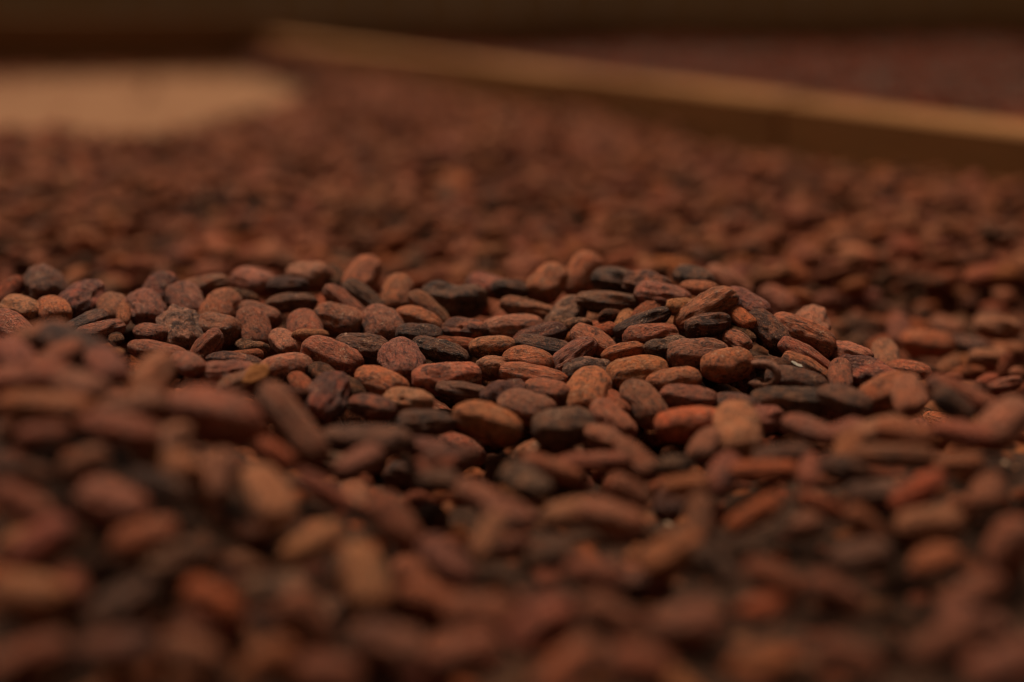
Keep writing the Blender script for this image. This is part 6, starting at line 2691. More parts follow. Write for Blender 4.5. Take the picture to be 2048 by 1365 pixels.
-315 4666 -145 91 -7 116 55 k
2879 7480 -356 -1 33 101 50 k
-1250 9761 -292 107 45 87 37 b
896 6294 -41 19 5 114 54 g
1503 7859 -329 -43 77 113 49 d
-2524 6428 -256 117 57 109 48 t
-1072 5420 -179 74 -54 110 53 b
-1933 5048 -46 40 44 101 56 o
3426 8348 -358 -159 -71 88 38 k
-3099 8735 -398 48 48 82 34 r
1282 8913 -355 8 -75 104 56 k
-41 3684 -270 -95 73 95 51 b
-2331 6522 -149 -11 13 78 42 r
332 8939 -259 56 -9 104 58 r
-656 8136 -404 50 67 117 59 d
1126 10157 -234 85 -8 113 56 r
-3902 9955 -364 100 59 89 45 o
-898 9901 -232 174 -20 102 57 t
-318 6569 -155 78 65 115 66 m
-1647 9930 -229 126 1 110 56 r
-1100 9562 -398 162 -74 80 41 b
-1891 10229 -330 -51 46 83 48 o
342 6501 -42 73 57 94 45 m
-1782 8658 -284 38 9 110 49 r
1108 3791 -207 105 -36 83 43 r
-3282 9196 -402 103 69 88 34 b
-1447 3148 -192 91 -44 98 40 g
-2202 5662 -13 27 7 107 46 b
-1111 3299 -92 95 -9 65 26 b
-3821 9872 -371 92 -43 97 53 m
-2800 9132 -398 -51 54 78 41 p
-52 6265 -107 11 -62 96 44 t
2198 6127 -508 -49 68 91 50 r
2152 4863 -294 35 -55 86 43 d
-1191 8549 -319 33 6 91 42 o
998 8181 -368 71 -62 81 43 r
-532 7688 -400 150 -58 109 51 r
-536 9647 -395 -101 -72 94 49 o
824 3108 -304 158 86 77 38 t
-1021 6270 -123 42 76 109 58 t
2700 7054 -365 43 68 117 64 t
-489 4392 -247 -86 -78 93 47 d
382 9908 -247 174 14 99 48 d
-1375 9274 -402 2 75 112 57 d
-2112 5953 -32 -10 -10 96 53 r
3616 9714 -351 157 76 88 45 o
-439 5025 -250 -168 -78 97 62 r
-782 8428 -266 44 20 97 51 g
-755 3723 -83 5 44 83 42 r
1949 7974 -233 156 9 95 53 b
-3522 9075 -400 117 -39 88 49 o
3266 8712 -229 71 7 95 49 b
-755 5904 -115 87 -73 107 44 r
-169 4338 -280 104 34 91 40 t
-2495 5403 -190 51 -57 102 51 o
798 2756 -298 177 -55 94 46 k
488 5543 -99 57 -20 84 48 p
-2920 9955 -255 34 0 107 50 m
1017 5316 -152 122 -54 125 69 r
-2326 8543 -396 -19 73 103 48 d
3044 7868 -360 -149 -76 84 38 b
-2984 6888 -334 -160 52 97 52 d
-2063 8212 -254 49 -1 108 67 b
673 8124 -382 21 79 102 45 k
35 5626 -168 -59 71 105 59 r
-1373 8764 -396 -170 -65 107 53 r
2026 6093 -388 141 -4 110 62 b
126 6009 -106 -22 -69 94 48 b
-699 9703 -260 8 -25 102 47 r
-3824 9322 -401 165 -51 91 34 k
-3728 8733 -397 15 -16 111 59 r
317 7586 -266 111 24 95 51 b
-2574 10168 -339 125 81 119 45 b
2222 5187 -369 55 52 76 40 r
-674 8373 -400 7 -76 95 47 o
-2322 6169 -181 -27 -66 99 43 r
-1180 3647 31 150 -34 107 49 b
2236 7269 -375 43 -43 95 49 o
-1877 7867 -402 -50 -86 97 43 g
3034 9547 -269 -180 -14 82 42 p
1154 4993 -124 -178 -9 97 50 r
-197 8458 -400 62 -74 92 45 m
2501 8813 -359 106 -63 103 49 t
92 10299 -322 82 -62 101 46 o
-3073 9757 -385 103 -84 98 48 o
-131 10324 -323 117 -48 102 56 r
-1814 4340 41 75 71 75 38 r
1386 10037 -332 17 -51 95 47 r
-1836 9284 -403 -29 -68 116 51 d
2157 9197 -249 46 51 100 62 t
719 6517 -2 99 -8 125 79 d
2225 9003 -362 105 72 104 43 b
228 5514 -166 43 -67 91 46 b
1417 6503 -232 25 13 116 46 b
266 4185 -286 79 74 95 43 o
-3106 7464 -389 -89 -81 102 56 t
-944 4364 -103 155 -80 88 43 r
-2493 7172 -358 -137 85 100 42 d
695 5139 -71 109 14 99 55 d
-162 4238 -270 30 60 80 37 b
1131 9978 -336 94 -66 115 63 r
-1086 9417 -402 16 78 115 56 g
2007 4528 -203 63 53 69 36 p
-773 5681 -145 -57 66 105 50 g
3778 9831 -204 80 -6 114 62 r
1299 9467 -242 -8 13 107 57 k
-88 4294 -281 149 69 90 46 d
1164 5246 -90 126 15 107 49 r
-1318 5920 -4 133 11 110 53 d
-2124 4841 -145 144 46 113 45 r
-798 5108 -226 -36 86 101 54 r
-2850 8556 -397 117 -55 114 60 r
1892 6378 -388 -41 -10 105 54 b
907 4336 -233 22 -60 93 47 r
-722 5157 -224 102 -79 106 53 b
3172 7305 -350 33 54 111 54 r
1944 9391 -250 30 -12 87 43 m
868 8256 -368 52 -74 97 39 m
1455 7232 -216 96 0 98 51 k
-4024 10129 -337 29 -19 103 52 o
-1100 10135 -342 111 -53 102 42 o
1736 4254 -121 48 85 66 32 b
-2232 6758 -162 44 17 119 68 m
-1473 9673 -273 8 15 110 50 k
1057 2650 -301 14 70 92 51 g
-2209 4990 -172 -178 58 82 38 p
-419 3966 -198 -145 -57 69 32 b
-418 2982 -323 29 -73 73 37 t
2732 7255 -357 54 -70 96 46 r
3256 7814 -360 25 50 98 57 k
1392 4388 -132 135 56 98 55 p
-2456 10248 -328 -178 64 86 34 p
977 4981 -246 65 -49 117 52 r
-1072 6391 -144 58 64 94 46 r
183 8022 -309 112 74 102 54 p
1341 10120 -326 -44 66 116 49 t
1887 8511 -221 67 2 112 57 k
-3200 9349 -403 -175 -80 101 59 r
-58 4939 -170 158 -32 104 57 b
2800 6421 -386 100 56 112 52 r
271 8261 -394 93 83 83 35 d
2474 6814 -405 -172 -73 115 49 r
2385 5854 -469 131 14 85 37 r
623 2753 -300 26 -79 78 47 k
-3805 10168 -340 88 53 106 55 g
3994 9474 -358 -162 68 99 47 r
245 4058 -278 141 61 81 37 d
-1274 3320 -37 45 -24 92 51 o
105 4185 -282 82 -63 92 51 b
779 4541 -285 66 -62 111 52 p
683 3174 -300 134 -67 86 52 m
2713 8856 -266 62 -31 101 44 b
-3112 9666 -392 138 -75 104 66 t
-228 8201 -308 -164 11 97 41 p
-1725 8550 -396 180 70 99 53 k
1035 9438 -288 120 7 111 46 o
2579 5897 -438 69 65 74 45 p
-1283 8320 -324 127 -82 122 65 g
777 8583 -366 3 -67 110 62 b
-2658 7432 -386 -5 72 90 44 t
2324 9871 -226 65 8 104 51 d
1170 4049 -153 100 69 97 48 o
-684 3523 -149 142 -21 73 38 b
-407 2601 -308 5 -74 83 33 d
-2203 5159 -169 148 69 82 34 o
980 5850 -100 -27 66 101 55 b
2536 6361 -441 55 -58 112 56 o
-2265 9355 -230 62 -17 99 51 o
-2527 7736 -306 -162 -1 81 39 t
1751 9619 -354 -16 76 92 46 d
-1799 5153 -43 36 13 94 54 b
-2606 5981 -212 5 -33 108 55 r
-1821 4072 14 52 -58 60 24 b
1058 5486 -122 149 -64 89 34 p
932 8884 -359 68 77 70 42 k
2382 6300 -476 15 -63 101 54 p
-1998 7525 -259 80 2 111 53 b
3569 8448 -282 -10 -6 116 63 p
-990 5368 -92 131 20 110 50 r
-1059 6142 -112 173 -65 103 41 k
-2403 10194 -337 23 82 81 40 b
84 5549 -176 69 -74 85 36 b
1054 9160 -359 -16 89 119 58 o
956 8401 -364 74 -69 95 49 r
1199 6999 -214 92 -2 91 39 m
-3022 7058 -349 168 71 95 44 d
-3150 7296 -375 -5 54 93 35 t
-1470 7320 -251 -4 1 115 55 o
-1189 5708 -131 69 -47 103 44 p
153 2932 -292 91 66 74 45 r
1479 3744 -185 164 74 72 38 t
-2277 5347 -159 -74 52 105 52 t
2080 6730 -454 93 -60 97 44 k
954 4220 -162 52 -4 80 45 t
2678 7685 -242 153 -6 113 62 t
2938 8121 -358 165 60 111 57 t
-176 8760 -399 89 -82 97 55 o
1642 4849 -81 50 3 112 70 t
2771 6170 -403 32 -27 96 44 p
-1751 4320 58 41 -51 84 38 r
1297 10275 -316 32 55 113 47 o
3015 8343 -358 -165 64 112 45 r
-2156 7517 -254 139 4 117 63 o
-1060 5842 -119 96 -64 100 52 d
2022 10019 -223 164 -34 118 59 r
741 9455 -369 82 78 112 51 r
-1191 4293 17 -169 -46 88 46 r
-4138 9773 -384 46 -45 103 47 o
-1265 5117 -71 130 -17 88 45 r
15 4785 -299 43 -60 92 41 t
-1240 3141 -160 -130 63 74 45 d
-1430 5334 -17 137 7 118 54 o
-311 3723 -233 -43 57 65 32 m
1445 8775 -193 29 -23 94 52 o
2564 6271 -444 -161 -63 125 48 p
2522 6198 -456 -141 -83 92 35 d
1978 7619 -268 110 -10 102 44 b
727 3698 -268 85 -59 87 48 g
-619 6820 -111 53 -12 94 48 p
-1865 4392 21 23 -53 92 49 d
-2029 4588 -71 -19 -35 105 60 b
-3272 9054 -281 115 3 112 57 t
1483 5935 -215 119 12 111 61 t
903 3565 -272 94 -50 91 46 r
2158 7600 -358 132 -58 96 45 p
483 4839 -299 112 -58 108 50 r
174 10391 -315 62 57 96 50 r
2874 6901 -358 66 79 103 51 k
-1602 7580 -276 93 -7 105 55 m
-237 2750 -312 65 54 108 62 k
668 5482 15 -178 -21 92 48 p
-607 3372 -220 144 -9 84 38 b
-2414 9179 -243 127 0 98 61 d
3897 9496 -360 93 77 112 55 o
-2428 9473 -400 4 76 111 57 g
-930 4727 -197 20 30 102 51 b
1785 3945 -160 130 -51 99 61 o
574 3877 -267 -24 -66 83 40 m
-2049 8840 -302 52 -5 107 53 d
1900 3920 -185 12 41 103 51 r
2801 7766 -358 140 -74 93 49 r
807 3035 -304 131 72 90 46 r
-714 3916 -90 -162 -46 81 44 b
-1304 3418 -49 134 59 85 40 p
-2497 7643 -247 163 0 113 65 r
-3092 8381 -296 48 13 114 52 g
-3143 7196 -366 109 48 86 53 r
-127 3719 -261 102 -75 89 52 d
-872 5652 -147 175 -60 100 44 r
-1077 2761 -287 64 -56 81 37 p
-218 9460 -403 133 72 107 49 d
-907 4812 -113 92 -30 105 51 r
-3565 10100 -348 40 59 114 70 o
-322 2706 -311 146 -74 77 31 r
2354 6971 -399 -33 87 92 48 b
-2308 8799 -398 29 -63 112 43 k
-2245 7940 -297 -13 20 100 47 k
-3708 9199 -401 152 -53 96 44 r
2247 7611 -358 84 74 121 56 t
-1580 4402 69 93 52 83 35 b
1482 5337 -304 130 -70 115 62 r
-960 5008 -217 174 -77 80 45 p
-452 4187 -219 6 54 78 37 o
1278 4070 -129 -5 63 91 55 b
-1878 4795 -89 -30 -73 91 49 o
-1877 5667 -90 144 -60 87 43 r
329 3482 -287 87 69 107 59 r
-267 3314 -219 59 -36 74 41 k
-1133 4656 -114 53 29 92 47 t
-1050 3463 -36 117 -47 78 43 t
1428 6600 -300 136 42 81 44 r
2098 6814 -440 86 -66 101 50 d
567 5389 10 147 -2 118 71 o
-1078 9006 -400 -7 86 94 42 k
-455 5303 -210 109 -63 108 52 b
1709 4554 -166 47 69 91 38 o
-1660 8487 -396 -111 70 99 37 r
-227 4122 -250 -171 -87 82 35 k
-968 8341 -267 180 -11 106 57 g
232 7811 -268 3 3 104 59 m
-2873 6646 -308 92 45 95 48 o
-2559 5579 -191 110 65 101 50 r
1745 8911 -202 53 -12 121 57 r
-442 3516 -236 2 37 85 37 p
-773 4454 -189 56 48 81 37 m
529 5108 -229 59 -71 79 44 d
-607 3303 -239 145 5 76 32 g
127 3015 -300 125 64 91 43 p
1181 3433 -273 123 -41 81 39 b
-92 8381 -401 52 -82 104 45 d
-3666 8793 -294 156 -13 117 70 r
-3323 8060 -400 -146 -73 99 52 m
2406 7751 -355 35 -70 117 54 b
-122 5365 -94 79 -7 111 55 b
209 8707 -284 57 -10 104 53 k
2112 8491 -238 87 3 115 47 o
-719 8497 -399 -10 77 101 46 o
-1339 8684 -396 111 78 102 39 r
2710 6404 -408 55 -65 86 42 b
2147 7310 -374 84 -73 93 51 t
-1853 7151 -238 134 -18 105 63 d
-1259 4222 58 137 -61 93 51 b
2289 5922 -490 87 60 104 50 r
3837 8904 -359 -144 50 117 64 t
1119 4208 -164 162 43 90 50 r
1438 8692 -353 142 -58 84 47 d
-1253 6403 -38 -166 -12 125 62 r
237 9291 -393 -24 -75 82 36 r
2451 6296 -419 116 35 110 42 o
-1430 5184 -56 154 15 104 54 b
-927 3204 -167 117 -41 79 31 p
1212 3158 -301 175 -61 89 41 r
-1772 8815 -398 119 -63 92 49 m
930 4475 -249 -87 -56 86 54 r
-3625 9260 -402 -96 75 90 41 d
1062 4625 -245 171 83 102 40 m
2305 5563 -438 138 -65 71 27 b
-2061 8485 -261 -176 -3 115 73 d
-1836 9898 -273 143 10 100 51 d
103 3627 -279 30 -63 82 48 r
-3237 8758 -279 29 -11 104 51 r
-4031 9788 -383 -173 64 114 52 r
801 4632 -261 95 -62 97 50 r
104 9352 -341 -150 66 80 33 m
-417 3449 -257 114 -59 88 47 o
-1205 7383 -243 132 0 117 56 t
-2492 8490 -396 31 75 106 48 g
-1842 9578 -244 55 -1 111 58 d
1558 6008 -277 144 23 109 56 t
489 8569 -253 -41 18 92 54 t
-1643 3801 -8 149 4 81 31 r
494 6137 -85 -15 73 102 51 o
-3276 8256 -398 26 80 106 53 b
1042 8253 -365 72 -62 102 46 r
3990 9645 -329 125 49 105 53 o
511 4978 -269 27 -66 115 55 o
-332 4239 -249 -143 72 85 32 d
-3051 9291 -275 110 -2 104 60 r
-834 3735 -46 37 20 81 50 r
-2009 4949 -141 153 31 89 52 b
-1181 3302 -88 118 -59 83 46 k
451 3974 -274 -6 67 82 46 d
-1382 10255 -330 62 59 92 38 b
753 4055 -244 75 51 70 36 b
-614 4247 -190 49 61 83 43 t
-2686 8128 -283 54 -23 74 32 r
1473 8395 -356 8 80 99 51 t
-169 4472 -245 171 -32 105 61 r
94 3981 -268 49 -63 97 49 m
-761 10094 -314 81 -44 102 56 t
-618 4728 -258 120 68 97 50 r
2849 9658 -248 89 1 101 58 r
1417 8615 -355 170 -79 83 44 r
-2202 5339 -41 158 -4 84 50 b
-2470 6138 -203 1 -80 88 44 m
3175 8131 -241 100 -14 125 65 d
234 3375 -291 70 -51 82 49 r
-1106 4814 -168 95 63 105 44 o
-1410 4185 95 -174 -75 76 39 m
910 5492 -86 13 -55 93 43 p
2213 8399 -226 30 5 105 49 m
2074 4573 -223 53 36 84 38 p
318 8377 -278 162 13 103 47 o
-1298 10193 -329 -54 72 82 44 o
2020 4361 -181 123 59 74 38 b
923 3984 -216 -20 59 68 30 o
1978 4106 -173 65 80 60 26 t
2276 5349 -400 11 -51 107 41 p
1271 7119 -172 171 0 108 53 d
-1342 3579 4 20 -51 82 35 o
-2305 8623 -397 128 64 86 42 m
-167 6377 8 104 -13 109 62 t
2638 6357 -424 101 -70 89 47 o
-254 10152 -233 88 2 96 57 g
1068 9074 -243 -5 21 105 53 t
2725 9801 -349 -120 67 103 45 b
-3169 10123 -342 157 -64 87 44 r
314 4728 -311 88 61 97 44 b
-278 3219 -314 -149 61 75 36 p
2899 8308 -358 76 -81 113 54 g
564 5247 -176 63 -58 77 40 t
-2312 5984 -150 99 61 92 42 d
834 7188 -173 74 -2 96 48 d
-395 5605 -166 116 -53 106 45 p
379 4484 -305 -148 4 64 36 p
-660 7752 -296 60 -26 113 43 r
-1102 5758 -128 103 -88 82 39 r
728 5160 -189 59 -45 75 37 p
-1569 3309 -170 15 -22 84 47 b
1072 4011 -181 88 72 108 55 b
-2413 7848 -401 67 -70 93 42 m
-3565 9799 -381 6 62 83 48 d
3160 8790 -242 9 -10 103 48 g
2282 9692 -220 129 29 110 57 b
-1703 5465 -128 -27 69 93 49 d
943 7146 -182 26 14 102 53 m
-730 3845 -85 151 -77 80 32 r
-2252 5084 -178 -64 77 107 60 d
3070 9226 -239 15 21 112 58 b
1149 5588 -146 159 -56 102 58 t
-1177 5709 -15 158 -14 110 53 p
359 5888 49 59 5 117 60 p
1783 7960 -355 79 -79 103 59 r
-23 6119 -105 -173 -19 104 50 r
-3910 9796 -381 56 68 89 46 b
1053 4984 -243 125 86 86 33 b
-771 4839 -239 36 57 118 63 r
1249 9179 -229 86 -2 107 47 t
1013 10303 -244 45 -8 114 53 b
-87 2671 -300 136 30 87 40 r
-389 10087 -351 102 -61 101 48 r
392 6589 -166 -120 -86 120 67 r
-2283 8390 -397 7 76 98 47 g
-3446 8870 -398 -124 50 95 36 b
-437 5402 -196 86 -60 121 55 m
3371 7768 -360 22 -51 98 49 o
1299 5396 -232 -34 66 89 41 d
-183 8358 -402 -126 -82 111 57 m
-3531 8424 -396 119 69 101 44 b
-77 6348 -110 80 68 106 54 r
2041 4697 -228 86 -35 99 53 o
1271 5637 -210 71 72 106 40 g
-1261 5610 -5 -11 13 101 53 r
444 5930 -71 -76 -89 86 44 g
-68 4818 -292 -53 81 106 56 p
1374 4985 -164 88 22 100 52 b
1272 6915 -211 11 48 87 43 m
-208 9297 -405 8 85 80 42 r
2349 10155 -325 144 46 100 47 r
-919 3651 -27 156 -20 76 43 d
53 10034 -355 60 71 107 53 t
142 8079 -402 115 60 125 60 d
710 9773 -247 -147 -42 104 56 d
-2229 9814 -380 164 80 99 47 p
359 3589 -283 144 -69 83 46 o
-3275 10126 -342 120 50 104 47 g
2452 7970 -354 -101 75 99 39 r
453 8491 -381 135 73 104 52 o
2460 7893 -354 -4 -64 94 45 t
-1640 4385 74 95 69 80 37 g
-8 7996 -301 55 8 97 48 o
-1645 5975 -8 35 9 93 47 m
-18 10013 -359 -28 64 81 33 o
2802 9731 -349 -27 -69 103 50 t
842 5555 -66 -30 -83 98 44 d
-1760 7242 -246 173 -26 111 55 g
176 5051 -271 -75 71 99 57 k
316 9433 -266 32 -11 115 56 t
-3303 8172 -399 164 62 110 44 b
-603 2839 -314 163 -51 79 37 r
-1613 5639 -106 -27 -74 97 56 t
-676 8723 -281 41 0 100 50 g
2444 6100 -472 150 -74 97 48 t
-2358 5211 -185 -148 50 87 51 m
122 3846 -270 88 12 86 50 r
-2772 8741 -271 139 -11 92 56 b
-3199 7657 -398 -15 -62 77 37 g
-123 3347 -208 78 7 100 49 r
1912 10346 -312 73 54 109 60 r
-447 6161 -96 26 -71 95 49 d
50 8815 -396 -77 75 114 57 p
2801 7081 -358 76 56 92 43 p
-546 2631 -307 122 64 76 35 r
1116 4688 -245 3 -67 102 49 r
612 3039 -299 127 69 85 51 b
1559 7802 -357 93 -74 97 47 k
-68 2746 -304 131 80 67 30 d
1837 8448 -356 112 64 95 51 d
-719 5065 -234 32 -76 100 49 o
-2399 5416 -171 139 49 97 51 g
-1820 7806 -375 169 66 99 50 r
601 10152 -329 76 -59 94 38 b
-408 3745 -126 87 -9 90 47 o
606 4862 -219 20 -25 90 47 d
-2664 5784 -209 23 49 117 52 b
-114 8901 -345 -41 -75 98 51 t
-2223 4888 -170 145 46 101 60 p
1927 4709 -233 -160 -74 108 62 k
1449 4171 -107 139 -68 86 44 o
722 4244 -261 138 56 79 31 b
-77 10008 -350 107 48 100 39 b
-2291 9871 -268 152 -58 88 45 r
1255 9904 -236 54 5 101 59 o
1803 8553 -357 23 63 118 59 t
1708 8006 -207 -4 -2 112 64 r
3604 10335 -313 63 60 89 42 g
2106 6515 -358 136 -4 110 50 t
2320 5199 -367 48 -37 86 45 m
-2220 6043 -142 -73 -83 95 50 b
-1660 8086 -285 161 19 102 52 g
-2740 6133 -197 -175 -30 107 57 r
-1274 9147 -302 173 8 82 41 b
2461 9905 -193 78 -1 114 56 r
-874 4150 -75 152 -54 60 33 b
-3611 9951 -365 34 60 116 57 b
-2559 9223 -402 -39 68 108 65 t
2805 9818 -348 131 81 92 44 t
-309 8000 -407 -7 59 116 66 r
-1434 4275 85 172 -65 96 52 r
-1467 5352 -162 158 77 108 43 b
-548 4258 -210 85 -67 83 32 r
3098 9616 -259 2 10 82 36 p
1863 6760 -446 30 72 91 42 o
-383 5181 -231 69 -65 85 38 r
974 3015 -301 169 52 81 37 b
1843 9008 -360 -60 -76 111 57 b
645 7514 -216 20 18 105 50 b
-2739 7473 -301 29 8 97 37 o
-1472 8604 -396 -46 62 94 44 r
-969 7011 -179 83 -12 101 49 k
479 4492 -302 180 57 82 37 d
2917 7544 -288 37 -8 83 32 o
604 4461 -294 152 -42 91 35 o
2546 5596 -412 -34 60 91 41 r
4066 10209 -321 61 57 112 43 r
1000 8473 -350 165 -57 76 39 b
-1712 5352 -15 89 8 100 56 m
-2384 7905 -287 12 33 100 53 r
-2493 8206 -349 89 73 78 42 b
-2792 6696 -206 48 -4 119 54 r
2426 5932 -469 -27 -53 96 53 o
829 4298 -246 137 -65 74 33 b
-631 5220 -210 66 -56 97 41 r
1197 7520 -230 125 -15 109 50 d
-1928 5307 -140 169 -68 98 45 d
2102 7795 -348 92 50 75 40 b
1373 3385 -273 127 -43 99 50 o
696 8259 -375 46 -79 80 31 r
-1638 4463 56 107 50 94 41 r
272 3220 -294 101 -54 93 37 b
1742 8559 -211 -14 29 112 59 g
428 9341 -200 169 -4 109 70 b
1000 6719 -120 121 -4 115 52 b
-100 9749 -275 -153 10 121 57 r
-1537 9028 -399 -118 72 104 50 d
-200 3195 -316 77 53 89 45 p
-409 4348 -254 8 68 83 43 r
-1251 3581 15 91 66 84 46 r
1056 5415 -135 -102 67 99 48 d
769 5397 -101 38 -60 100 57 t
2167 6385 -385 -13 -6 103 49 r
-3631 9080 -401 -163 64 101 45 d
3616 9870 -344 5 -67 118 54 r
2265 10016 -335 165 -61 105 51 g
1269 4307 -138 135 66 79 31 o
2225 9398 -254 27 9 102 53 o
1505 8617 -355 97 -70 97 41 t
862 4707 -283 113 -75 100 51 o
2233 9542 -208 16 -34 117 66 r
-716 8003 -405 -156 68 107 53 o
1471 7521 -223 158 18 125 60 b
3573 8693 -255 162 24 95 49 k
528 10232 -326 162 54 92 45 d
1424 6938 -188 -99 -12 94 53 k
-1937 5606 -100 -140 63 99 46 b
1068 2994 -306 85 -51 76 42 d
-352 3024 -324 48 -61 84 40 b
132 5893 -116 60 -60 104 40 r
1152 4278 -160 -28 -16 75 35 r
1085 7431 -189 62 0 105 60 d
-795 4374 -161 59 36 96 48 b
746 5585 -51 19 39 94 40 b
-878 7622 -287 127 7 92 50 p
-874 3810 -25 -173 -48 90 45 r
-2016 8071 -298 80 10 110 43 o
-148 10038 -357 85 64 82 42 g
-1493 3245 -168 -14 59 72 37 b
-1916 5104 -148 103 68 108 48 b
581 8751 -372 176 -81 86 42 p
1511 3541 -241 140 44 85 44 o
-1366 3136 -179 -35 78 83 43 p
-929 5714 -137 107 -55 96 43 r
-474 3996 -184 -174 -69 67 35 d
-545 9936 -266 123 16 90 42 p
-1716 4488 35 -12 -65 106 52 g
1370 4837 -246 -175 73 118 59 o
323 8078 -397 129 -76 99 52 r
-174 8854 -400 75 -75 109 48 r
-3527 8882 -398 70 -60 108 49 r
1193 8029 -367 105 -77 113 67 d
-3074 6956 -341 104 -78 101 52 g
-3445 8962 -399 -54 65 88 50 r
2332 7560 -358 -97 83 112 61 r
-266 8886 -299 15 -15 98 49 g
1875 7998 -354 63 -67 108 50 t
1417 3290 -287 177 -41 83 44 o
3421 8543 -358 -82 59 91 43 m
2974 6866 -348 25 -52 102 55 r
-2934 9713 -351 -126 51 94 50 b
-633 5617 -157 156 84 105 41 o
-616 7977 -406 -3 71 90 42 p
-1332 6553 -56 78 -11 108 65 t
-1017 4380 -78 -156 -50 94 38 r
-669 7250 -241 124 -24 108 54 o
2018 9477 -301 125 58 88 36 d
649 3551 -284 -16 -72 77 38 b
2253 5268 -386 -160 -14 111 45 g
151 4418 -302 58 -63 80 37 t
-102 4567 -298 139 -45 112 64 t
-1727 8465 -397 106 83 86 48 r
2347 6474 -466 159 53 102 47 r
-502 3772 -177 111 -48 96 48 p
947 3208 -302 103 -58 79 39 b
-2112 5459 -127 165 54 91 34 b
204 4365 -299 116 -74 84 37 b
-127 3138 -317 55 72 101 51 o
884 2786 -304 167 -48 82 42 m
-155 4811 -288 171 -78 79 43 r
175 3579 -282 120 59 83 41 t
-3223 7423 -384 57 46 106 56 d
-727 4665 -110 35 -19 117 63 t
586 6103 -75 121 75 70 45 o
3219 9179 -329 129 -63 111 59 b
-1941 5772 15 69 -4 103 55 r
-309 10197 -338 90 43 112 57 g
-635 6485 -141 129 62 116 59 t
-837 5361 -194 -17 74 104 50 d
-2249 7813 -289 121 8 96 50 b
991 3935 -205 66 -60 90 46 b
1544 3278 -288 64 -1 76 29 k
2172 6824 -434 77 -73 71 34 k
99 9147 -307 174 1 104 44 o
-987 3425 -65 -54 48 76 40 m
-689 3345 -196 23 22 66 32 r
-3033 7222 -368 130 59 106 62 d
-3334 10029 -255 33 -13 101 65 o
-3393 9638 -291 36 11 96 53 b
-836 4293 -126 71 52 80 39 p
2959 6708 -355 176 -57 103 55 r
-161 8661 -399 -139 86 98 57 t
-709 2669 -311 165 53 76 32 p
-3163 8624 -397 -134 67 106 60 p
1139 3946 -175 19 -24 94 42 b
-784 4817 -96 127 -15 104 60 t
-700 7853 -339 -2 53 96 43 r
-3917 9223 -400 11 56 100 45 t
-2042 5039 -153 53 51 102 43 g
-2101 10060 -242 83 -6 109 55 m
684 7766 -273 77 -56 112 67 m
-302 9874 -376 145 -77 110 43 t
-1512 5887 -94 -19 68 70 38 o
3655 8504 -358 26 51 83 45 d
-474 9862 -350 130 -53 104 53 d
3296 8241 -359 -37 58 105 40 d
1399 9964 -336 -156 53 86 35 o
2217 5963 -501 51 -87 102 40 d
-2028 6247 -28 81 -5 110 58 p
2260 6041 -500 -31 83 107 56 b
-213 4568 -292 63 68 124 51 b
-288 4242 -168 82 -33 95 44 r
-282 8493 -400 -120 73 125 60 b
-2553 8715 -270 151 -12 109 50 d
1165 7216 -172 15 -4 109 61 p
193 5190 -243 126 -38 102 39 k
372 5110 -246 -83 71 90 51 b
-29 9758 -386 136 -60 102 39 p
-1682 4326 77 -25 -75 75 40 d
-3 9991 -233 135 -6 112 56 k
2318 7770 -355 66 -68 107 44 t
-379 3844 -203 180 -58 73 40 d
1003 9370 -361 28 -72 86 55 o
-2482 9504 -314 70 35 87 42 g
2266 5423 -414 151 73 81 44 o
1155 3236 -294 164 60 89 49 r
555 8349 -380 125 -70 85 42 r
-3002 9128 -396 132 -65 102 39 t
1984 7567 -360 27 -60 105 40 g
-878 2657 -304 133 -55 93 41 b
2150 5959 -506 46 88 87 37 b
264 2841 -294 101 52 78 35 p
-1887 8861 -280 16 28 102 48 b
-1161 3376 -53 -163 69 81 40 k
-3645 9421 -399 163 44 94 41 b
-1288 9618 -394 138 -69 113 55 r
-1782 4796 -76 -93 -83 84 45 r
93 4557 -307 -176 -53 100 59 b
-1763 4197 55 49 81 81 36 r
271 8352 -392 -162 63 107 63 b
443 3119 -295 50 67 83 47 d
-2677 7600 -396 -78 80 76 36 p
-271 2846 -319 46 -48 86 40 o
-2451 5206 -200 95 57 78 40 r
-1344 5582 -139 104 -66 105 63 b
-287 4723 -286 163 -66 99 61 t
-2 3563 -280 85 -78 95 36 d
-1162 4219 24 31 77 77 43 d
-908 5554 -163 170 77 121 75 r
-620 4445 -229 144 -60 101 50 b
-2808 7938 -306 136 7 114 52 k
-2090 6834 -199 101 18 94 59 r
-881 3505 -65 -26 67 67 35 d
189 5927 -20 135 -65 98 59 d
2599 9659 -238 124 9 98 50 r
1526 8333 -356 161 81 94 40 k
-2571 9326 -283 143 1 112 57 g
1285 8767 -354 -156 54 101 41 g
777 10299 -315 96 -60 105 64 b
-19 4347 -290 -50 60 94 42 k
-707 9160 -299 130 28 97 48 o
-1742 3778 -55 58 46 63 37 b
3036 7807 -243 159 1 107 63 t
-810 9700 -303 2 -41 91 56 p
-1022 4508 -110 177 -46 90 42 p
1732 10081 -202 141 16 125 62 o
-629 9795 -383 57 -73 109 51 k
282 5140 -127 25 -62 107 56 r
-1410 6233 -130 81 67 113 57 d
-1986 7981 -402 -172 76 70 29 t
-230 4288 -269 -15 64 95 48 t
-2902 6541 -300 35 51 90 49 b
-2655 7926 -262 -162 11 100 52 o
-653 3597 -144 122 -49 92 48 k
-977 6411 -12 -28 -7 121 58 r
1334 8367 -358 126 -85 93 45 b
-1451 3774 39 104 -60 79 40 k
-624 4900 -253 179 -45 83 38 d
2276 6750 -329 130 0 104 52 d
-1052 2943 -243 45 -62 84 47 o
-1558 5559 -122 138 78 97 43 m
279 4568 -312 23 53 98 39 d
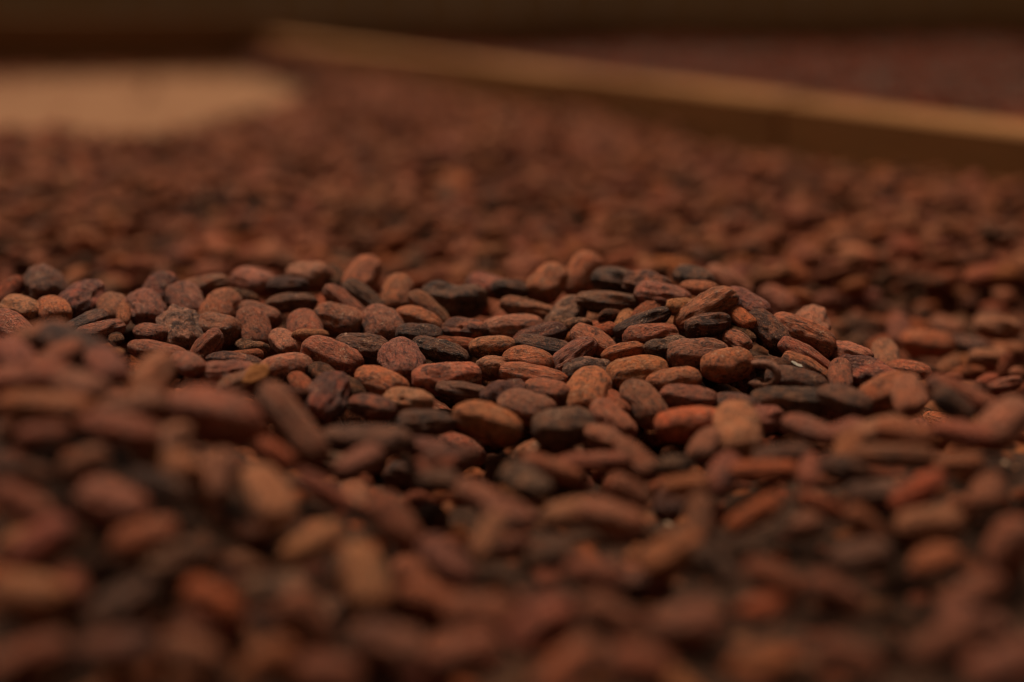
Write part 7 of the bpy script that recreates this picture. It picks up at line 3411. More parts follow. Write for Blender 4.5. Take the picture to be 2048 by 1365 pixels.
1560 6679 -318 127 -59 108 61 d
2106 9111 -358 104 -46 87 37 d
-164 3649 -264 158 -53 65 36 b
-2591 8064 -273 26 13 116 74 t
-234 6421 -123 126 73 104 46 b
792 2855 -303 58 -33 80 38 t
2666 6102 -427 121 83 83 43 p
-505 4479 -257 30 74 111 46 r
-2045 7473 -389 118 63 100 56 r
577 9833 -357 57 74 95 36 o
424 2922 -295 19 -68 97 49 p
2100 7575 -268 -6 39 111 50 d
-1519 6355 -7 89 15 101 47 k
-3420 8444 -391 175 -67 117 67 d
382 2738 -283 78 -45 103 48 g
310 4389 -302 49 -53 90 51 t
1192 3078 -299 143 -42 89 41 k
-216 9897 -374 121 -76 95 53 r
753 10043 -238 9 -21 105 40 t
2032 7424 -252 -3 -17 106 57 g
-1144 9570 -328 65 8 87 37 g
2964 10154 -325 63 -39 86 41 g
730 3868 -255 32 -43 89 45 d
1499 4876 -256 9 71 119 65 o
2086 8760 -250 111 -25 88 49 d
1357 3775 -184 86 -27 77 37 b
-3466 8755 -395 143 58 98 46 k
-279 9346 -268 67 -3 100 55 k
1661 4171 -111 8 65 74 37 r
-2230 10175 -339 122 62 87 34 d
-3188 8292 -398 -114 79 89 41 d
3018 8585 -234 -154 14 89 46 d
-1682 9766 -384 94 -67 104 47 b
2372 5465 -415 -31 42 106 68 o
-1457 8312 -398 -55 -55 110 56 d
-469 2737 -317 26 43 65 33 d
1219 9762 -349 -150 84 82 42 o
-2956 9195 -403 -9 82 107 52 p
2716 6873 -372 119 68 101 44 d
-3422 9338 -402 31 -80 101 49 r
-3254 8359 -397 45 -73 115 59 d
-3199 7746 -400 22 -71 114 53 b
-2433 6288 -219 16 -60 111 47 r
-3858 9004 -400 164 -52 103 64 r
-3056 10238 -332 137 56 92 48 b
-1154 5978 -29 159 25 88 47 t
-555 3950 -159 -176 -50 89 39 r
1033 7258 -204 25 12 87 47 r
34 5156 -131 114 6 95 47 p
66 4326 -292 156 -49 73 28 r
-1399 3285 -124 4 -19 71 38 m
-350 2871 -321 -158 55 90 47 b
-1549 9234 -272 148 7 108 55 r
2887 7080 -354 -40 -70 99 48 r
-621 5771 -133 90 -64 101 50 r
846 4394 -215 40 28 89 47 b
2556 5809 -433 -172 -53 89 46 d
-620 3080 -287 13 66 83 33 b
-105 3941 -255 -40 -88 85 44 r
-809 4130 -96 48 35 100 43 b
1037 8541 -359 111 48 108 50 b
-1264 3255 -111 122 -43 92 48 r
-2119 7642 -282 135 9 106 57 o
842 6428 -61 9 8 101 45 d
651 5794 39 36 -13 111 55 t
1149 9579 -356 133 75 98 58 o
599 9432 -375 -160 -74 109 61 b
1239 5546 -196 151 -60 111 65 t
-1049 4426 5 87 8 93 45 o
1007 4552 -244 110 67 98 59 p
-88 3599 -275 115 -52 95 50 r
-215 3075 -311 152 46 101 56 t
-2050 4455 -56 78 34 91 45 k
2262 4658 -264 65 25 115 73 o
-251 8659 -400 70 88 111 47 p
20 10340 -318 69 -58 94 39 b
-2322 8613 -260 55 -7 122 60 d
1505 3916 -142 -175 63 87 50 b
-2363 10275 -321 -36 36 98 51 d
476 6349 -118 42 -77 116 61 k
-767 2756 -306 43 72 99 48 o
3024 7763 -359 125 -40 108 55 b
1801 6742 -284 52 0 112 63 r
-540 6472 -23 140 10 119 54 r
2694 6191 -420 -148 66 70 31 t
-1412 8961 -277 77 28 113 60 p
-1544 4341 84 140 44 72 37 t
-109 9064 -294 88 12 115 52 p
1580 3935 -139 74 -42 75 28 b
614 8497 -374 42 77 113 43 r
689 9179 -371 158 -56 104 59 b
635 5124 -212 41 -54 121 69 m
1052 8066 -370 29 -58 95 47 o
-2711 8852 -394 33 60 96 48 b
286 3630 -281 119 -52 81 38 p
2750 7164 -359 17 -83 90 55 r
46 3905 -267 105 -63 91 40 p
-1700 8968 -399 160 57 87 41 t
-3284 9783 -247 163 7 104 55 t
-900 3897 -19 30 49 94 54 t
2214 6555 -330 -42 0 111 62 o
-2210 10046 -319 124 -32 105 53 r
-3060 8602 -396 -37 -72 94 52 g
-259 9637 -288 -178 2 108 54 b
318 4640 -314 121 45 101 40 o
926 2952 -306 115 65 82 38 k
-2428 9749 -385 166 -69 116 62 b
-1160 4012 57 175 75 71 38 g
753 9141 -227 101 12 106 52 r
964 2808 -304 1 71 82 35 r
-990 3017 -226 113 -41 106 50 t
1211 3677 -222 96 -50 78 39 p
1612 3642 -220 113 -47 66 36 d
677 9625 -367 137 -88 90 40 r
1490 8116 -359 -170 -81 115 56 d
-406 9374 -282 86 10 102 55 d
-531 3688 -176 103 -59 68 37 r
393 5534 -127 -169 54 107 56 r
-804 3190 -209 -82 57 77 34 r
-1981 4781 -100 71 62 114 56 r
-749 5427 -185 -44 59 116 70 m
2902 8538 -251 129 4 101 44 r
-1450 9950 -239 78 -2 113 51 m
1287 6504 -213 38 4 93 45 t
-87 6665 -81 49 3 92 53 b
-1374 5684 -122 -124 77 103 53 r
1590 4156 -104 41 59 67 35 d
2755 9441 -361 119 -74 107 52 r
-2584 9452 -276 162 10 97 55 d
-1326 3653 29 8 45 84 45 r
-748 3165 -234 -107 66 74 35 b
1837 7876 -355 43 69 104 60 k
-2472 9764 -267 76 -3 94 47 r
625 8821 -370 50 73 99 46 r
1843 9634 -356 159 85 89 48 r
-1798 4567 33 15 33 93 46 r
-1175 9117 -401 65 -68 92 49 r
-1757 8914 -399 -166 84 102 53 r
-140 4921 -278 100 -29 91 35 d
1191 4145 -144 -178 42 97 46 t
-3558 8596 -396 102 -70 80 44 m
-1076 9768 -379 140 -73 108 64 r
2002 6835 -297 -165 -9 117 53 t
-793 6784 -137 114 48 95 51 o
-1150 9284 -402 77 -75 91 43 d
902 8328 -368 56 -80 94 50 g
-1310 9657 -282 55 19 100 40 r
-522 5357 -196 16 81 82 40 k
1268 3424 -271 117 63 83 41 o
-2628 9750 -253 89 -3 106 55 o
1524 5441 -166 53 -3 110 65 p
-567 5841 -124 -163 69 97 42 t
-2509 8390 -296 126 4 96 47 r
-3780 9747 -386 100 -45 125 63 d
369 5785 -92 45 -81 99 49 r
2361 7472 -360 -28 78 97 45 b
2703 9042 -269 150 52 108 55 r
2026 9308 -363 -146 71 125 51 g
2440 7599 -357 9 -74 110 68 r
3246 7905 -360 -31 72 74 34 r
1625 3826 -170 97 -36 101 56 r
37 4880 -292 45 -63 119 56 o
276 5739 -18 178 40 75 42 o
843 9264 -243 70 6 109 48 t
-1338 9077 -400 109 78 108 54 m
-2555 6173 -223 136 63 91 49 r
-516 6100 -97 106 -75 101 48 b
1154 5770 -165 21 52 110 57 o
523 7125 -165 112 1 104 51 g
-165 3296 -307 174 65 87 41 r
3846 10078 -226 153 -6 122 61 r
-749 6708 -94 70 4 87 40 d
-805 4217 -118 23 -84 87 35 g
3903 9843 -346 126 -64 119 48 d
1593 4218 -106 85 74 76 32 b
-46 2973 -311 160 46 85 44 r
1127 3870 -190 177 49 71 37 o
-2710 6853 -325 142 73 124 63 b
-472 10045 -356 -65 69 100 53 r
-2201 5516 -129 134 -77 95 48 g
3686 9949 -230 73 1 105 58 r
720 5289 -39 7 7 109 48 d
-866 7960 -293 1 12 95 54 m
-584 4524 -241 126 -50 88 39 g
3276 10346 -310 69 65 85 42 d
-336 8133 -404 96 75 70 30 p
2950 8043 -359 153 70 86 40 r
2380 6551 -451 121 -57 96 49 b
1726 9672 -227 69 22 96 52 d
-731 8586 -398 150 59 96 50 t
1602 9257 -359 -31 83 114 54 r
966 3131 -305 137 -60 81 35 r
-3686 9670 -391 -147 -76 100 52 b
-1818 5833 -84 19 -53 97 46 b
4172 9826 -347 146 -63 82 39 b
72 5057 -270 9 69 93 54 r
185 7925 -403 -137 -86 108 49 b
1552 8533 -355 -168 71 104 48 b
-471 5481 -183 98 -66 81 41 d
-1568 5778 -98 70 -46 112 60 r
1809 6902 -284 173 11 100 51 m
1541 9653 -353 -105 77 90 54 k
-283 8586 -398 -4 69 101 50 o
-930 3740 -7 149 -42 87 46 d
-942 5755 -43 130 -18 104 46 r
-569 3745 -156 165 -65 85 36 m
556 6542 -150 92 30 104 50 k
-176 3580 -271 -26 75 82 45 r
-70 5501 -193 -28 -74 97 54 r
425 4430 -305 64 -69 85 44 d
1728 7451 -360 90 -78 105 45 o
369 4815 -305 37 58 116 61 k
1428 3683 -207 122 60 93 43 t
-1567 3591 -60 92 -28 108 57 b
516 2885 -297 18 68 83 34 d
-909 5300 -201 175 -67 99 45 t
-603 3672 -150 107 -71 92 45 d
299 3744 -277 -1 32 87 45 t
654 5271 -154 55 -37 110 56 r
1406 9719 -255 86 -8 93 47 d
-2658 6653 -297 15 -63 119 50 p
1412 4710 -214 -34 -76 113 58 r
2047 7348 -372 155 -69 112 59 d
162 6222 -101 94 76 102 42 b
-2312 5872 -139 140 69 122 62 d
831 4039 -229 55 57 81 46 b
367 4142 -278 165 56 94 53 b
1822 7447 -363 33 -65 112 49 t
-1993 9073 -269 169 -6 119 58 m
3713 9587 -253 73 -29 92 46 b
961 8022 -374 40 -58 100 48 g
-2290 9544 -290 87 13 90 45 k
-1021 9183 -402 75 -86 101 46 r
3712 10296 -315 135 56 104 50 o
-4190 10006 -358 49 27 83 44 r
1503 4299 -106 157 70 86 42 k
-376 4077 -220 171 -78 108 56 m
3264 7607 -355 16 -33 114 58 m
2059 8537 -358 98 68 122 61 d
-2141 5054 -164 43 -61 108 55 p
-2661 6933 -328 43 76 95 37 p
2199 10193 -224 63 1 105 61 d
1712 4455 -135 -143 55 109 55 o
-1423 6381 -60 117 7 83 40 t
-1205 4582 -68 45 14 100 41 b
979 5646 -80 174 -56 91 50 d
-1091 3025 -211 143 -48 99 50 g
-1514 8692 -396 62 83 99 45 r
2120 7215 -383 67 -83 108 60 k
2188 7674 -356 159 81 95 44 b
-2798 7724 -295 126 19 97 41 t
-1723 5074 -2 59 -9 106 59 t
2790 8668 -359 106 -82 99 44 p
810 9392 -254 78 23 108 49 r
-989 4289 -63 102 41 88 41 d
-551 2892 -315 114 -59 68 26 r
1568 4349 -111 10 64 87 37 t
1664 10112 -326 120 58 108 58 b
-1310 5362 -173 -168 -80 106 54 r
421 8754 -378 -178 73 109 53 m
1392 6810 -343 -176 -75 95 50 t
2623 10214 -314 111 -43 109 51 d
1527 5644 -256 33 32 108 45 d
-1006 3723 11 70 80 78 33 b
137 9034 -241 61 -1 114 65 t
-510 5615 -159 66 -61 77 29 t
-944 3984 -10 47 30 96 50 b
686 2819 -297 177 41 95 45 r
-1285 3049 -202 -121 83 74 35 t
-2466 6610 -280 83 48 98 46 r
-2383 5299 -115 143 -16 102 59 d
-977 4912 -210 -107 -70 98 55 g
-3333 8510 -394 -9 57 97 47 g
-819 5562 -48 135 8 108 47 d
422 3821 -201 79 17 96 47 r
110 4973 -283 81 78 101 44 r
-929 5977 -110 42 77 108 61 o
-446 10145 -259 15 -33 100 61 b
507 3847 -272 42 -67 82 37 b
-2136 9285 -403 82 -56 97 47 d
-1435 4519 106 28 -7 77 38 o
2502 7293 -258 36 14 93 42 g
3340 8004 -267 41 7 125 57 b
-2714 7055 -348 65 74 82 36 d
-3010 7997 -289 10 0 108 57 m
-2012 5793 -92 170 69 112 70 r
-547 4713 -153 35 20 101 53 r
1523 7946 -253 35 -7 99 52 r
-3220 9193 -402 99 -76 83 39 r
-858 3578 -61 138 -45 75 44 b
-1714 5632 -103 109 -40 107 54 d
1130 4995 -248 69 49 107 51 k
2481 10269 -315 80 -75 96 56 r
516 6054 -74 26 -74 93 41 r
-3317 9369 -402 127 -67 107 66 r
2061 4413 -197 107 62 71 33 b
-924 5187 -89 95 0 97 48 b
214 3170 -296 102 -68 97 48 t
-414 3903 -198 -161 -80 81 35 d
1795 8936 -359 131 -80 117 44 r
-378 9990 -363 -39 80 86 48 p
543 4720 -309 117 78 116 59 k
1 2706 -299 25 68 89 45 r
-973 5880 -116 133 83 94 51 p
-182 8558 -400 -171 -87 92 59 m
-342 4809 -278 94 -64 82 45 k
-1021 2809 -280 111 -43 79 30 d
-920 4631 -181 40 59 106 60 k
145 5170 -137 123 14 98 59 o
-3682 9569 -397 151 63 112 53 m
1010 5505 -59 99 -21 103 42 g
121 3186 -300 144 -71 99 46 k
345 8256 -391 131 67 93 47 b
-1997 8119 -401 -180 -63 96 50 r
-1187 4084 55 52 59 77 44 r
-3855 9417 -402 136 67 99 50 p
1948 8093 -221 142 5 106 57 g
-927 8235 -294 -162 8 112 60 p
-11 3481 -289 56 -63 79 49 k
3957 9887 -258 136 6 99 46 r
2099 8900 -317 100 -78 95 43 t
2627 8949 -230 106 5 105 48 t
-2473 9954 -365 -3 74 90 44 o
1264 8324 -360 149 -67 112 47 k
-3894 10090 -347 84 42 110 57 m
1790 4392 -140 159 -65 104 39 d
1399 7844 -360 35 -52 88 42 r
117 4083 -276 -165 -47 94 48 b
1335 7093 -322 6 64 123 58 b
-1415 3892 74 31 -46 70 29 m
2310 7029 -395 -59 79 97 37 g
-1024 5066 -97 56 -2 93 45 o
-245 7781 -406 40 56 111 63 t
-937 2806 -287 -18 43 86 42 t
628 7314 -199 -169 -1 98 51 g
-2864 7474 -389 93 -68 105 49 o
-1299 10285 -326 50 77 87 48 g
710 3250 -299 -145 63 84 34 d
931 4758 -275 104 -61 99 47 g
-2259 6909 -200 -175 -3 101 49 t
-3483 9653 -392 100 77 102 54 r
-1498 10105 -347 -97 -86 99 53 r
-350 3936 -213 37 65 71 45 b
-478 9474 -403 46 85 88 52 r
-581 8904 -266 -1 -5 117 60 r
-1353 5223 -140 22 67 100 53 o
1499 9867 -215 -165 -20 111 56 d
-1087 4207 1 70 57 88 43 m
1852 7671 -355 -3 -71 113 45 k
90 4753 -300 -169 -53 83 37 k
80 8881 -287 -3 10 109 56 m
-246 10322 -323 88 54 113 58 b
-1350 8924 -398 12 74 105 57 o
-741 7791 -404 113 -67 100 38 g
-1810 5739 -89 70 -66 99 57 t
612 8642 -372 81 -75 100 49 m
2252 6951 -409 104 -64 108 69 d
-975 4071 -17 59 38 81 42 b
1766 7350 -365 46 -69 125 69 o
-187 3900 -243 36 78 101 54 b
-1242 10361 -318 152 -30 98 48 b
-900 6115 -5 6 -16 103 43 b
1924 7386 -368 -77 75 114 72 p
-2149 8044 -274 25 11 104 53 r
-366 9760 -289 71 -5 102 46 b
-3464 9497 -399 178 -70 103 56 r
551 3339 -290 72 -61 80 37 b
-1025 4143 -12 45 38 98 48 m
-530 4574 -153 157 -14 110 51 b
2294 10265 -317 89 51 102 42 k
521 4411 -299 90 -77 101 55 r
34 3002 -306 -6 -50 86 39 o
2764 9229 -237 86 -4 90 50 o
2085 8099 -221 97 -3 100 53 p
-3800 9112 -402 78 -68 125 48 m
-3521 10222 -333 159 69 114 56 o
868 5652 -59 -4 55 109 61 r
-2919 8988 -400 -141 -87 100 41 p
-150 7983 -307 -169 30 108 46 r
488 8306 -384 123 73 104 53 g
-520 4559 -263 171 -50 82 37 r
1827 4752 -235 -147 -38 109 49 b
369 4709 -204 51 4 110 56 r
-82 10139 -343 -170 -75 84 39 p
-461 3061 -315 138 -61 88 52 r
-2732 6975 -338 92 67 108 49 g
-2005 4355 -31 151 -72 71 40 r
-1027 3787 22 72 -69 73 35 b
-1195 8170 -250 165 -8 117 65 r
1307 7847 -234 36 -20 101 55 d
1689 3579 -239 26 -9 84 54 r
-1029 10166 -340 105 -68 106 46 o
296 3297 -289 3 -63 83 44 p
240 2542 -206 67 2 98 60 o
-717 5746 -50 52 -27 86 42 r
-1081 8407 -281 35 -8 101 41 t
2004 8512 -237 147 -41 94 47 r
2421 8585 -232 113 0 98 53 r
807 3855 -236 -160 56 86 41 o
-397 4834 -171 6 -12 110 48 r
-1507 4361 157 110 -2 97 45 r
1966 4428 -179 22 -37 86 44 d
1122 9866 -344 31 -66 117 55 r
1420 9070 -235 7 1 101 45 r
-3504 8355 -389 56 61 90 37 r
-2655 6758 -311 120 71 116 55 p
2183 6733 -448 39 -68 110 69 r
-893 4541 -170 36 56 82 39 d
-830 4502 -182 12 67 82 44 r
-438 8572 -297 106 2 105 51 p
1159 3013 -304 144 63 85 41 b
244 4297 -293 157 -50 76 40 o
-1261 8765 -397 70 63 110 63 m
2753 6669 -382 -21 -50 108 45 r
1626 6127 -415 173 -49 111 60 m
694 8639 -368 53 -79 97 44 p
1800 4303 -134 43 49 78 39 b
-452 9644 -396 -51 -78 95 46 b
2167 4975 -320 101 50 85 40 r
3134 7384 -353 -180 48 80 35 t
619 2974 -219 46 0 98 42 p
2437 6751 -298 118 -9 103 57 t
-984 3358 -91 131 -67 72 35 b
3179 7885 -360 140 -55 88 38 b
-276 5358 -211 41 82 88 38 d
2996 8531 -358 132 -65 125 67 k
207 6284 -110 102 63 122 49 b
580 5716 -54 156 76 70 36 o
2762 8923 -218 125 9 100 53 t
-2484 5295 -197 166 34 96 46 k
384 5428 -151 1 -83 107 58 r
1743 7159 -270 5 29 97 49 g
-317 4924 -268 155 -64 107 62 o
-837 8825 -399 72 57 98 51 r
2092 5006 -326 65 57 98 37 o
-2870 8223 -399 -2 -72 106 52 r
2076 5982 -510 55 75 94 49 r
561 4075 -266 158 -64 104 43 d
-2205 6640 -266 93 -84 115 71 m
3298 9387 -254 177 -1 101 47 d
702 6095 21 31 -10 95 41 o
-265 2900 -210 46 -8 108 68 b
-2034 9861 -264 143 -5 116 53 b
2341 8085 -224 67 15 89 49 b
502 2946 -296 58 -71 84 35 t
2078 9097 -248 -38 -2 89 48 g
13 7603 -294 92 0 97 48 r
711 4587 -298 26 61 79 36 b
1148 5458 -54 103 -7 73 41 t
2628 6020 -432 -4 -50 98 49 r
-1035 8087 -403 105 81 94 53 r
-139 6296 -109 133 -83 89 36 d
-2533 6531 -273 106 85 102 48 r
244 6533 -15 83 1 114 53 r
293 8591 -242 -161 -6 117 66 d
1744 10019 -334 47 -63 109 52 t
-1550 5848 -3 -49 -15 102 53 g
2293 7813 -249 171 -1 97 51 k
1878 9561 -356 164 71 95 45 k
-221 5252 -229 69 -50 101 57 t
791 9553 -254 -178 9 98 51 d
-3290 7778 -400 81 59 95 50 r
-772 9340 -290 38 -11 119 45 d
-1912 7694 -400 -58 -85 90 40 o
1233 3943 -157 92 50 79 34 d
-1447 8150 -400 86 83 102 40 r
1496 3348 -279 100 62 93 45 d
604 3958 -265 47 59 77 39 k
-249 5435 -200 -15 82 95 49 r
-2818 6420 -284 60 46 91 50 d
1657 7035 -248 69 -16 97 44 t
-1943 7925 -373 3 66 94 48 b
-2648 7650 -314 -168 7 83 43 r
-1857 5375 -133 15 -60 90 48 t
-2165 8597 -281 99 40 91 52 r
-1452 4973 20 19 2 117 57 k
-1070 9255 -403 64 -72 107 56 g
-1954 4425 -17 -13 -45 96 50 t
2444 8175 -226 135 -2 113 56 d
-2479 5658 -171 45 -53 89 46 d
1106 2860 -302 137 60 86 43 m
2576 7606 -234 64 46 110 49 m
1776 7710 -352 109 77 122 46 r
100 9961 -362 -123 62 93 46 o
309 8168 -395 51 -74 105 51 b
-2109 4522 -88 167 32 90 45 k
-276 5701 -155 94 -53 112 60 r
936 5741 -67 58 61 99 46 m
-88 8081 -306 89 -47 85 51 t
-1254 3811 68 71 69 92 50 o
-498 4690 -272 13 74 97 48 t
-1337 7704 -316 10 -13 92 50 r
-3971 10247 -330 35 -73 97 55 b
563 2580 -299 112 75 91 59 o
-2991 9283 -403 -8 78 98 53 b
1547 9561 -356 171 -77 114 53 g
2394 7242 -372 134 -57 103 49 d
-3977 10064 -353 125 -69 92 35 t
-1668 5727 -96 -158 71 104 50 o
-816 3114 -230 103 -65 84 48 t
-3557 8783 -397 33 -29 78 42 d
-2957 8603 -397 108 -80 125 55 p
-61 7249 -205 142 4 105 60 b
1012 5075 -218 132 37 83 39 d
1931 7144 -390 5 46 105 56 r
2944 6957 -351 84 -81 75 41 k
918 5258 -155 112 -55 125 57 g
1080 8585 -238 135 -12 98 43 d
549 6982 -174 -173 -30 112 44 b
-1398 3356 -92 -170 52 79 43 r
1119 8233 -330 18 67 85 37 b
813 3680 -264 135 72 83 41 r
2423 9206 -193 147 22 123 65 m
2586 7319 -361 121 -72 101 53 g
308 5337 -73 178 -1 105 57 o
-1317 8842 -397 47 75 98 43 r
-259 8839 -400 105 -69 90 53 d
2949 9280 -231 36 -10 101 55 b
633 9158 -275 75 9 107 44 r
-83 5417 -209 168 -73 87 41 k
463 3228 -294 -179 80 74 44 r
1106 3147 -303 35 60 93 46 t
-2862 9753 -300 78 -21 87 48 b
-461 5210 -224 121 -68 106 51 d
878 8837 -304 126 -32 107 52 d
7 5418 -208 88 -71 99 55 k
-1087 9322 -319 143 -61 87 49 o
64 3518 -284 85 -30 89 42 p
832 2857 -210 48 1 108 51 m
836 5739 -49 23 -72 112 44 r
-1230 4020 71 44 82 65 32 o
-1860 9095 -401 108 79 121 66 o
-1632 5256 -51 39 3 82 44 o
940 9247 -225 68 4 107 57 r
-460 5673 -150 96 -56 83 53 p
1235 4215 -138 29 -56 82 39 r
-1587 10147 -342 -175 -66 91 43 b
-622 9623 -395 55 81 102 53 r
18 6033 -110 28 -63 125 67 d
644 3683 -275 -160 -82 80 38 b
2661 7144 -299 71 -31 96 37 p
2832 6658 -285 -8 -12 100 56 o
-1664 4567 22 169 -43 102 45 b
-2063 5153 -65 66 18 109 55 b
-1708 7805 -393 -1 63 81 34 d
55 3322 -299 -177 -68 103 49 o
780 4261 -252 -27 -62 84 33 b
-2558 6630 -288 46 -62 100 54 o
-3031 8917 -267 13 10 98 59 o
2654 7615 -355 143 -64 100 49 r
1753 5581 -267 53 -9 119 67 t
-1511 9064 -262 103 -26 111 56 d
-606 3459 -193 40 66 76 31 d
-2778 10151 -251 23 1 101 53 o
1878 9096 -361 3 -78 107 49 o
-1079 5923 -113 116 -71 75 35 o
3428 8417 -357 -8 74 83 33 r
-605 3816 -138 -1 49 92 50 b
2594 9183 -227 81 -12 112 59 r
398 3090 -210 131 19 89 45 b
-1970 8043 -399 96 -71 91 41 r
-1092 10266 -324 93 -46 118 69 o
-1435 10364 -318 -7 -36 125 60 m
-1219 5230 -55 28 56 106 58 m
533 3011 -297 99 -69 88 43 r
3371 8950 -239 132 17 107 55 b
211 9566 -308 6 10 100 38 b
-1774 8234 -290 -37 26 116 57 t
-632 3740 -132 178 -59 73 41 o
2073 8438 -354 -6 -76 89 47 p
-1822 4871 -103 -85 -60 84 48 g
-1444 6698 -241 145 73 110 58 r
-164 4018 -251 89 -66 108 56 o
-3513 8679 -396 117 55 99 46 d
-966 4550 -146 34 51 99 48 g
-257 7074 -183 -10 -3 98 56 t
-2178 9793 -257 75 -39 105 54 t
1943 9580 -233 80 54 108 61 m
1708 4641 -121 33 -14 97 40 o
-1435 4423 52 17 70 79 37 t
-1885 8158 -400 -59 78 82 37 t
1020 4712 -262 -96 70 96 55 g
2339 7245 -289 70 3 100 50 g
1362 10353 -311 -177 -31 108 41 r
132 4828 -300 9 64 108 52 r
1346 3642 -219 81 -30 76 38 t
-1446 9416 -401 99 -44 85 39 r
-718 9582 -278 22 12 106 48 p
1174 3866 -107 86 11 108 57 d
292 5782 -107 57 -18 97 37 r
-2235 9041 -400 -82 -65 106 55 r
-1155 2946 -237 -76 73 91 54 m
-2101 5540 -116 53 -64 106 48 t
1267 3603 -235 68 -51 95 52 t
732 4318 -267 51 62 77 45 p
-706 5241 -213 -154 73 105 51 r
1852 3832 -193 -15 53 77 40 d
760 4732 -294 -140 68 102 47 m
-3442 9159 -298 104 8 95 52 o
1858 8321 -355 132 72 96 43 g
544 5181 -202 50 -57 84 40 g
-373 8550 -400 116 -67 103 49 o
-181 3799 -249 -33 62 102 51 r
-929 4286 -82 20 67 60 25 b
1341 8603 -336 -131 81 87 36 r
1014 5720 -92 169 -61 85 42 o
-2967 6786 -323 171 24 102 51 t
-3742 10266 -328 156 -35 93 50 o
725 2895 -301 30 70 82 44 o
-1698 4151 69 92 -65 79 39 o
-2602 10357 -318 119 -24 87 46 o
-33 9266 -281 4 -5 121 61 g
-2083 5000 -17 60 10 113 65 r
-1142 8044 -403 15 67 108 41 r
-2495 6612 -164 133 -5 105 56 p
-787 2854 -295 106 -61 79 40 o
1023 7968 -372 49 -76 93 44 b
2099 8142 -351 123 54 76 37 b
-1058 4618 -132 49 48 103 53 g
-1014 5304 -194 89 -43 123 63 d
2750 6791 -295 108 24 101 49 b
-2185 5408 -140 146 57 125 58 o
422 10196 -331 -18 63 96 53 t
-368 3768 -216 159 -52 80 45 o
-2413 5599 -159 -159 49 90 47 b
-1334 3919 80 29 -48 75 42 t
-1443 9316 -272 99 -18 115 60 b
-1764 3904 -14 148 30 85 52 m
-1223 9675 -391 101 -80 84 44 o
2861 6996 -356 117 -74 91 38 t
-579 8625 -398 178 62 91 44 o
410 10308 -317 55 -41 100 61 o
-105 4380 -288 174 -50 100 42 d
773 4196 -245 -15 -45 89 40 p
336 4058 -279 -127 88 99 48 t
-691 2732 -311 116 -70 79 39 t
897 4841 -272 130 -76 102 40 b
-1945 4249 -7 144 60 62 27 p
-1834 7719 -401 30 -81 100 55 m
-458 4615 -274 35 65 98 53 o
3398 9889 -238 -7 -21 108 57 b
600 2671 -299 27 74 79 42 o
291 9113 -299 35 -18 93 48 r
-1711 9547 -255 105 -25 108 62 b
-1972 5339 -58 89 -18 102 46 b
-2458 5516 -174 146 32 99 41 g
-2650 8810 -395 -22 80 81 38 r
1380 8850 -263 150 7 96 49 t
694 3614 -278 95 -55 73 43 r
2834 7571 -357 -81 78 111 48 d
1851 9892 -219 -18 -3 100 50 b
573 8922 -334 101 64 86 36 r
-1158 3555 6 5 73 71 39 m
-1894 8087 -401 34 -66 113 47 r
-1462 6075 1 78 -8 99 46 o
-660 4201 -158 -168 -67 87 38 b
-965 3161 -175 99 -55 63 34 r
1301 10194 -317 25 -60 82 36 r
-2545 9633 -324 91 80 119 57 t
-209 5515 -189 -13 75 92 47 k
-1624 5781 22 164 -14 102 49 d
-1793 9168 -323 42 76 88 39 d
1069 5652 -117 153 -49 105 51 o
2822 10102 -261 18 18 93 54 t
821 8324 -371 106 -77 96 44 b
2014 9828 -347 91 -54 87 42 p
-3474 7828 -400 97 53 123 57 p
892 9975 -222 113 13 122 62 p
-727 4081 -113 29 40 102 61 k
76 2946 -299 -5 -64 73 34 d
1028 2860 -305 87 -54 71 38 b
-1454 4356 75 36 70 61 32 b
587 3144 -297 82 -79 92 53 r
1086 8317 -224 91 2 122 63 k
-34 7035 -165 53 -2 93 53 t
1611 7740 -356 69 74 90 40 b
-1014 2726 -295 52 -56 80 42 d
293 3015 -294 113 68 98 40 b
1963 7486 -363 14 -63 114 54 r
-1315 7829 -259 124 1 109 64 g
1559 3742 -189 -17 83 79 41 o
1039 3406 -285 119 51 81 31 o
-153 10123 -346 86 68 91 40 t
2846 7156 -355 17 71 89 37 d
1615 5177 -206 117 24 110 46 k
-2839 8285 -278 112 27 107 51 r
-2716 6381 -271 134 61 103 54 b
-393 7927 -287 90 -2 95 59 d
2563 8832 -224 136 8 109 63 b
-2291 7703 -261 136 -12 103 63 r
-231 3710 -249 12 66 100 55 d
1044 6388 -68 105 5 124 64 r
-1386 4934 -141 100 42 97 56 t
-1798 10238 -331 126 -72 94 47 b
113 7860 -403 34 -78 93 51 t
-1245 8996 -259 117 12 124 69 b
-1978 5904 -94 95 -72 101 52 b
-15 5051 -268 62 85 70 34 m
-1016 3901 23 53 54 84 36 d
1610 4410 -125 176 48 85 41 m
1234 5719 -198 16 41 100 53 d
2222 6103 -346 41 -3 111 66 r
-2417 7151 -356 -55 -86 93 43 g
2166 7526 -361 -178 16 96 43 d
-2695 6480 -280 157 68 102 52 b
-304 9429 -404 127 84 103 58 m
473 6529 -152 115 74 98 42 g
2678 6608 -294 -22 -9 114 59 o
-2825 7186 -364 122 73 88 51 k
610 3616 -280 4 65 79 38 g
-871 8409 -399 116 77 115 51 b
-561 8034 -255 167 3 122 66 d
1924 8084 -354 34 -58 115 54 k
1312 4705 -151 114 19 84 44 b
2855 7391 -356 100 63 86 43 t
-2525 9898 -238 75 -3 106 62 d
101 5452 -189 73 78 102 45 b
922 3908 -222 118 52 93 35 o
569 6336 -14 43 11 85 47 r
391 5865 -82 177 41 97 46 m
557 5787 -58 -26 -72 107 53 t
-1520 7960 -401 147 61 96 39 m
1312 5479 -233 135 -51 104 51 b
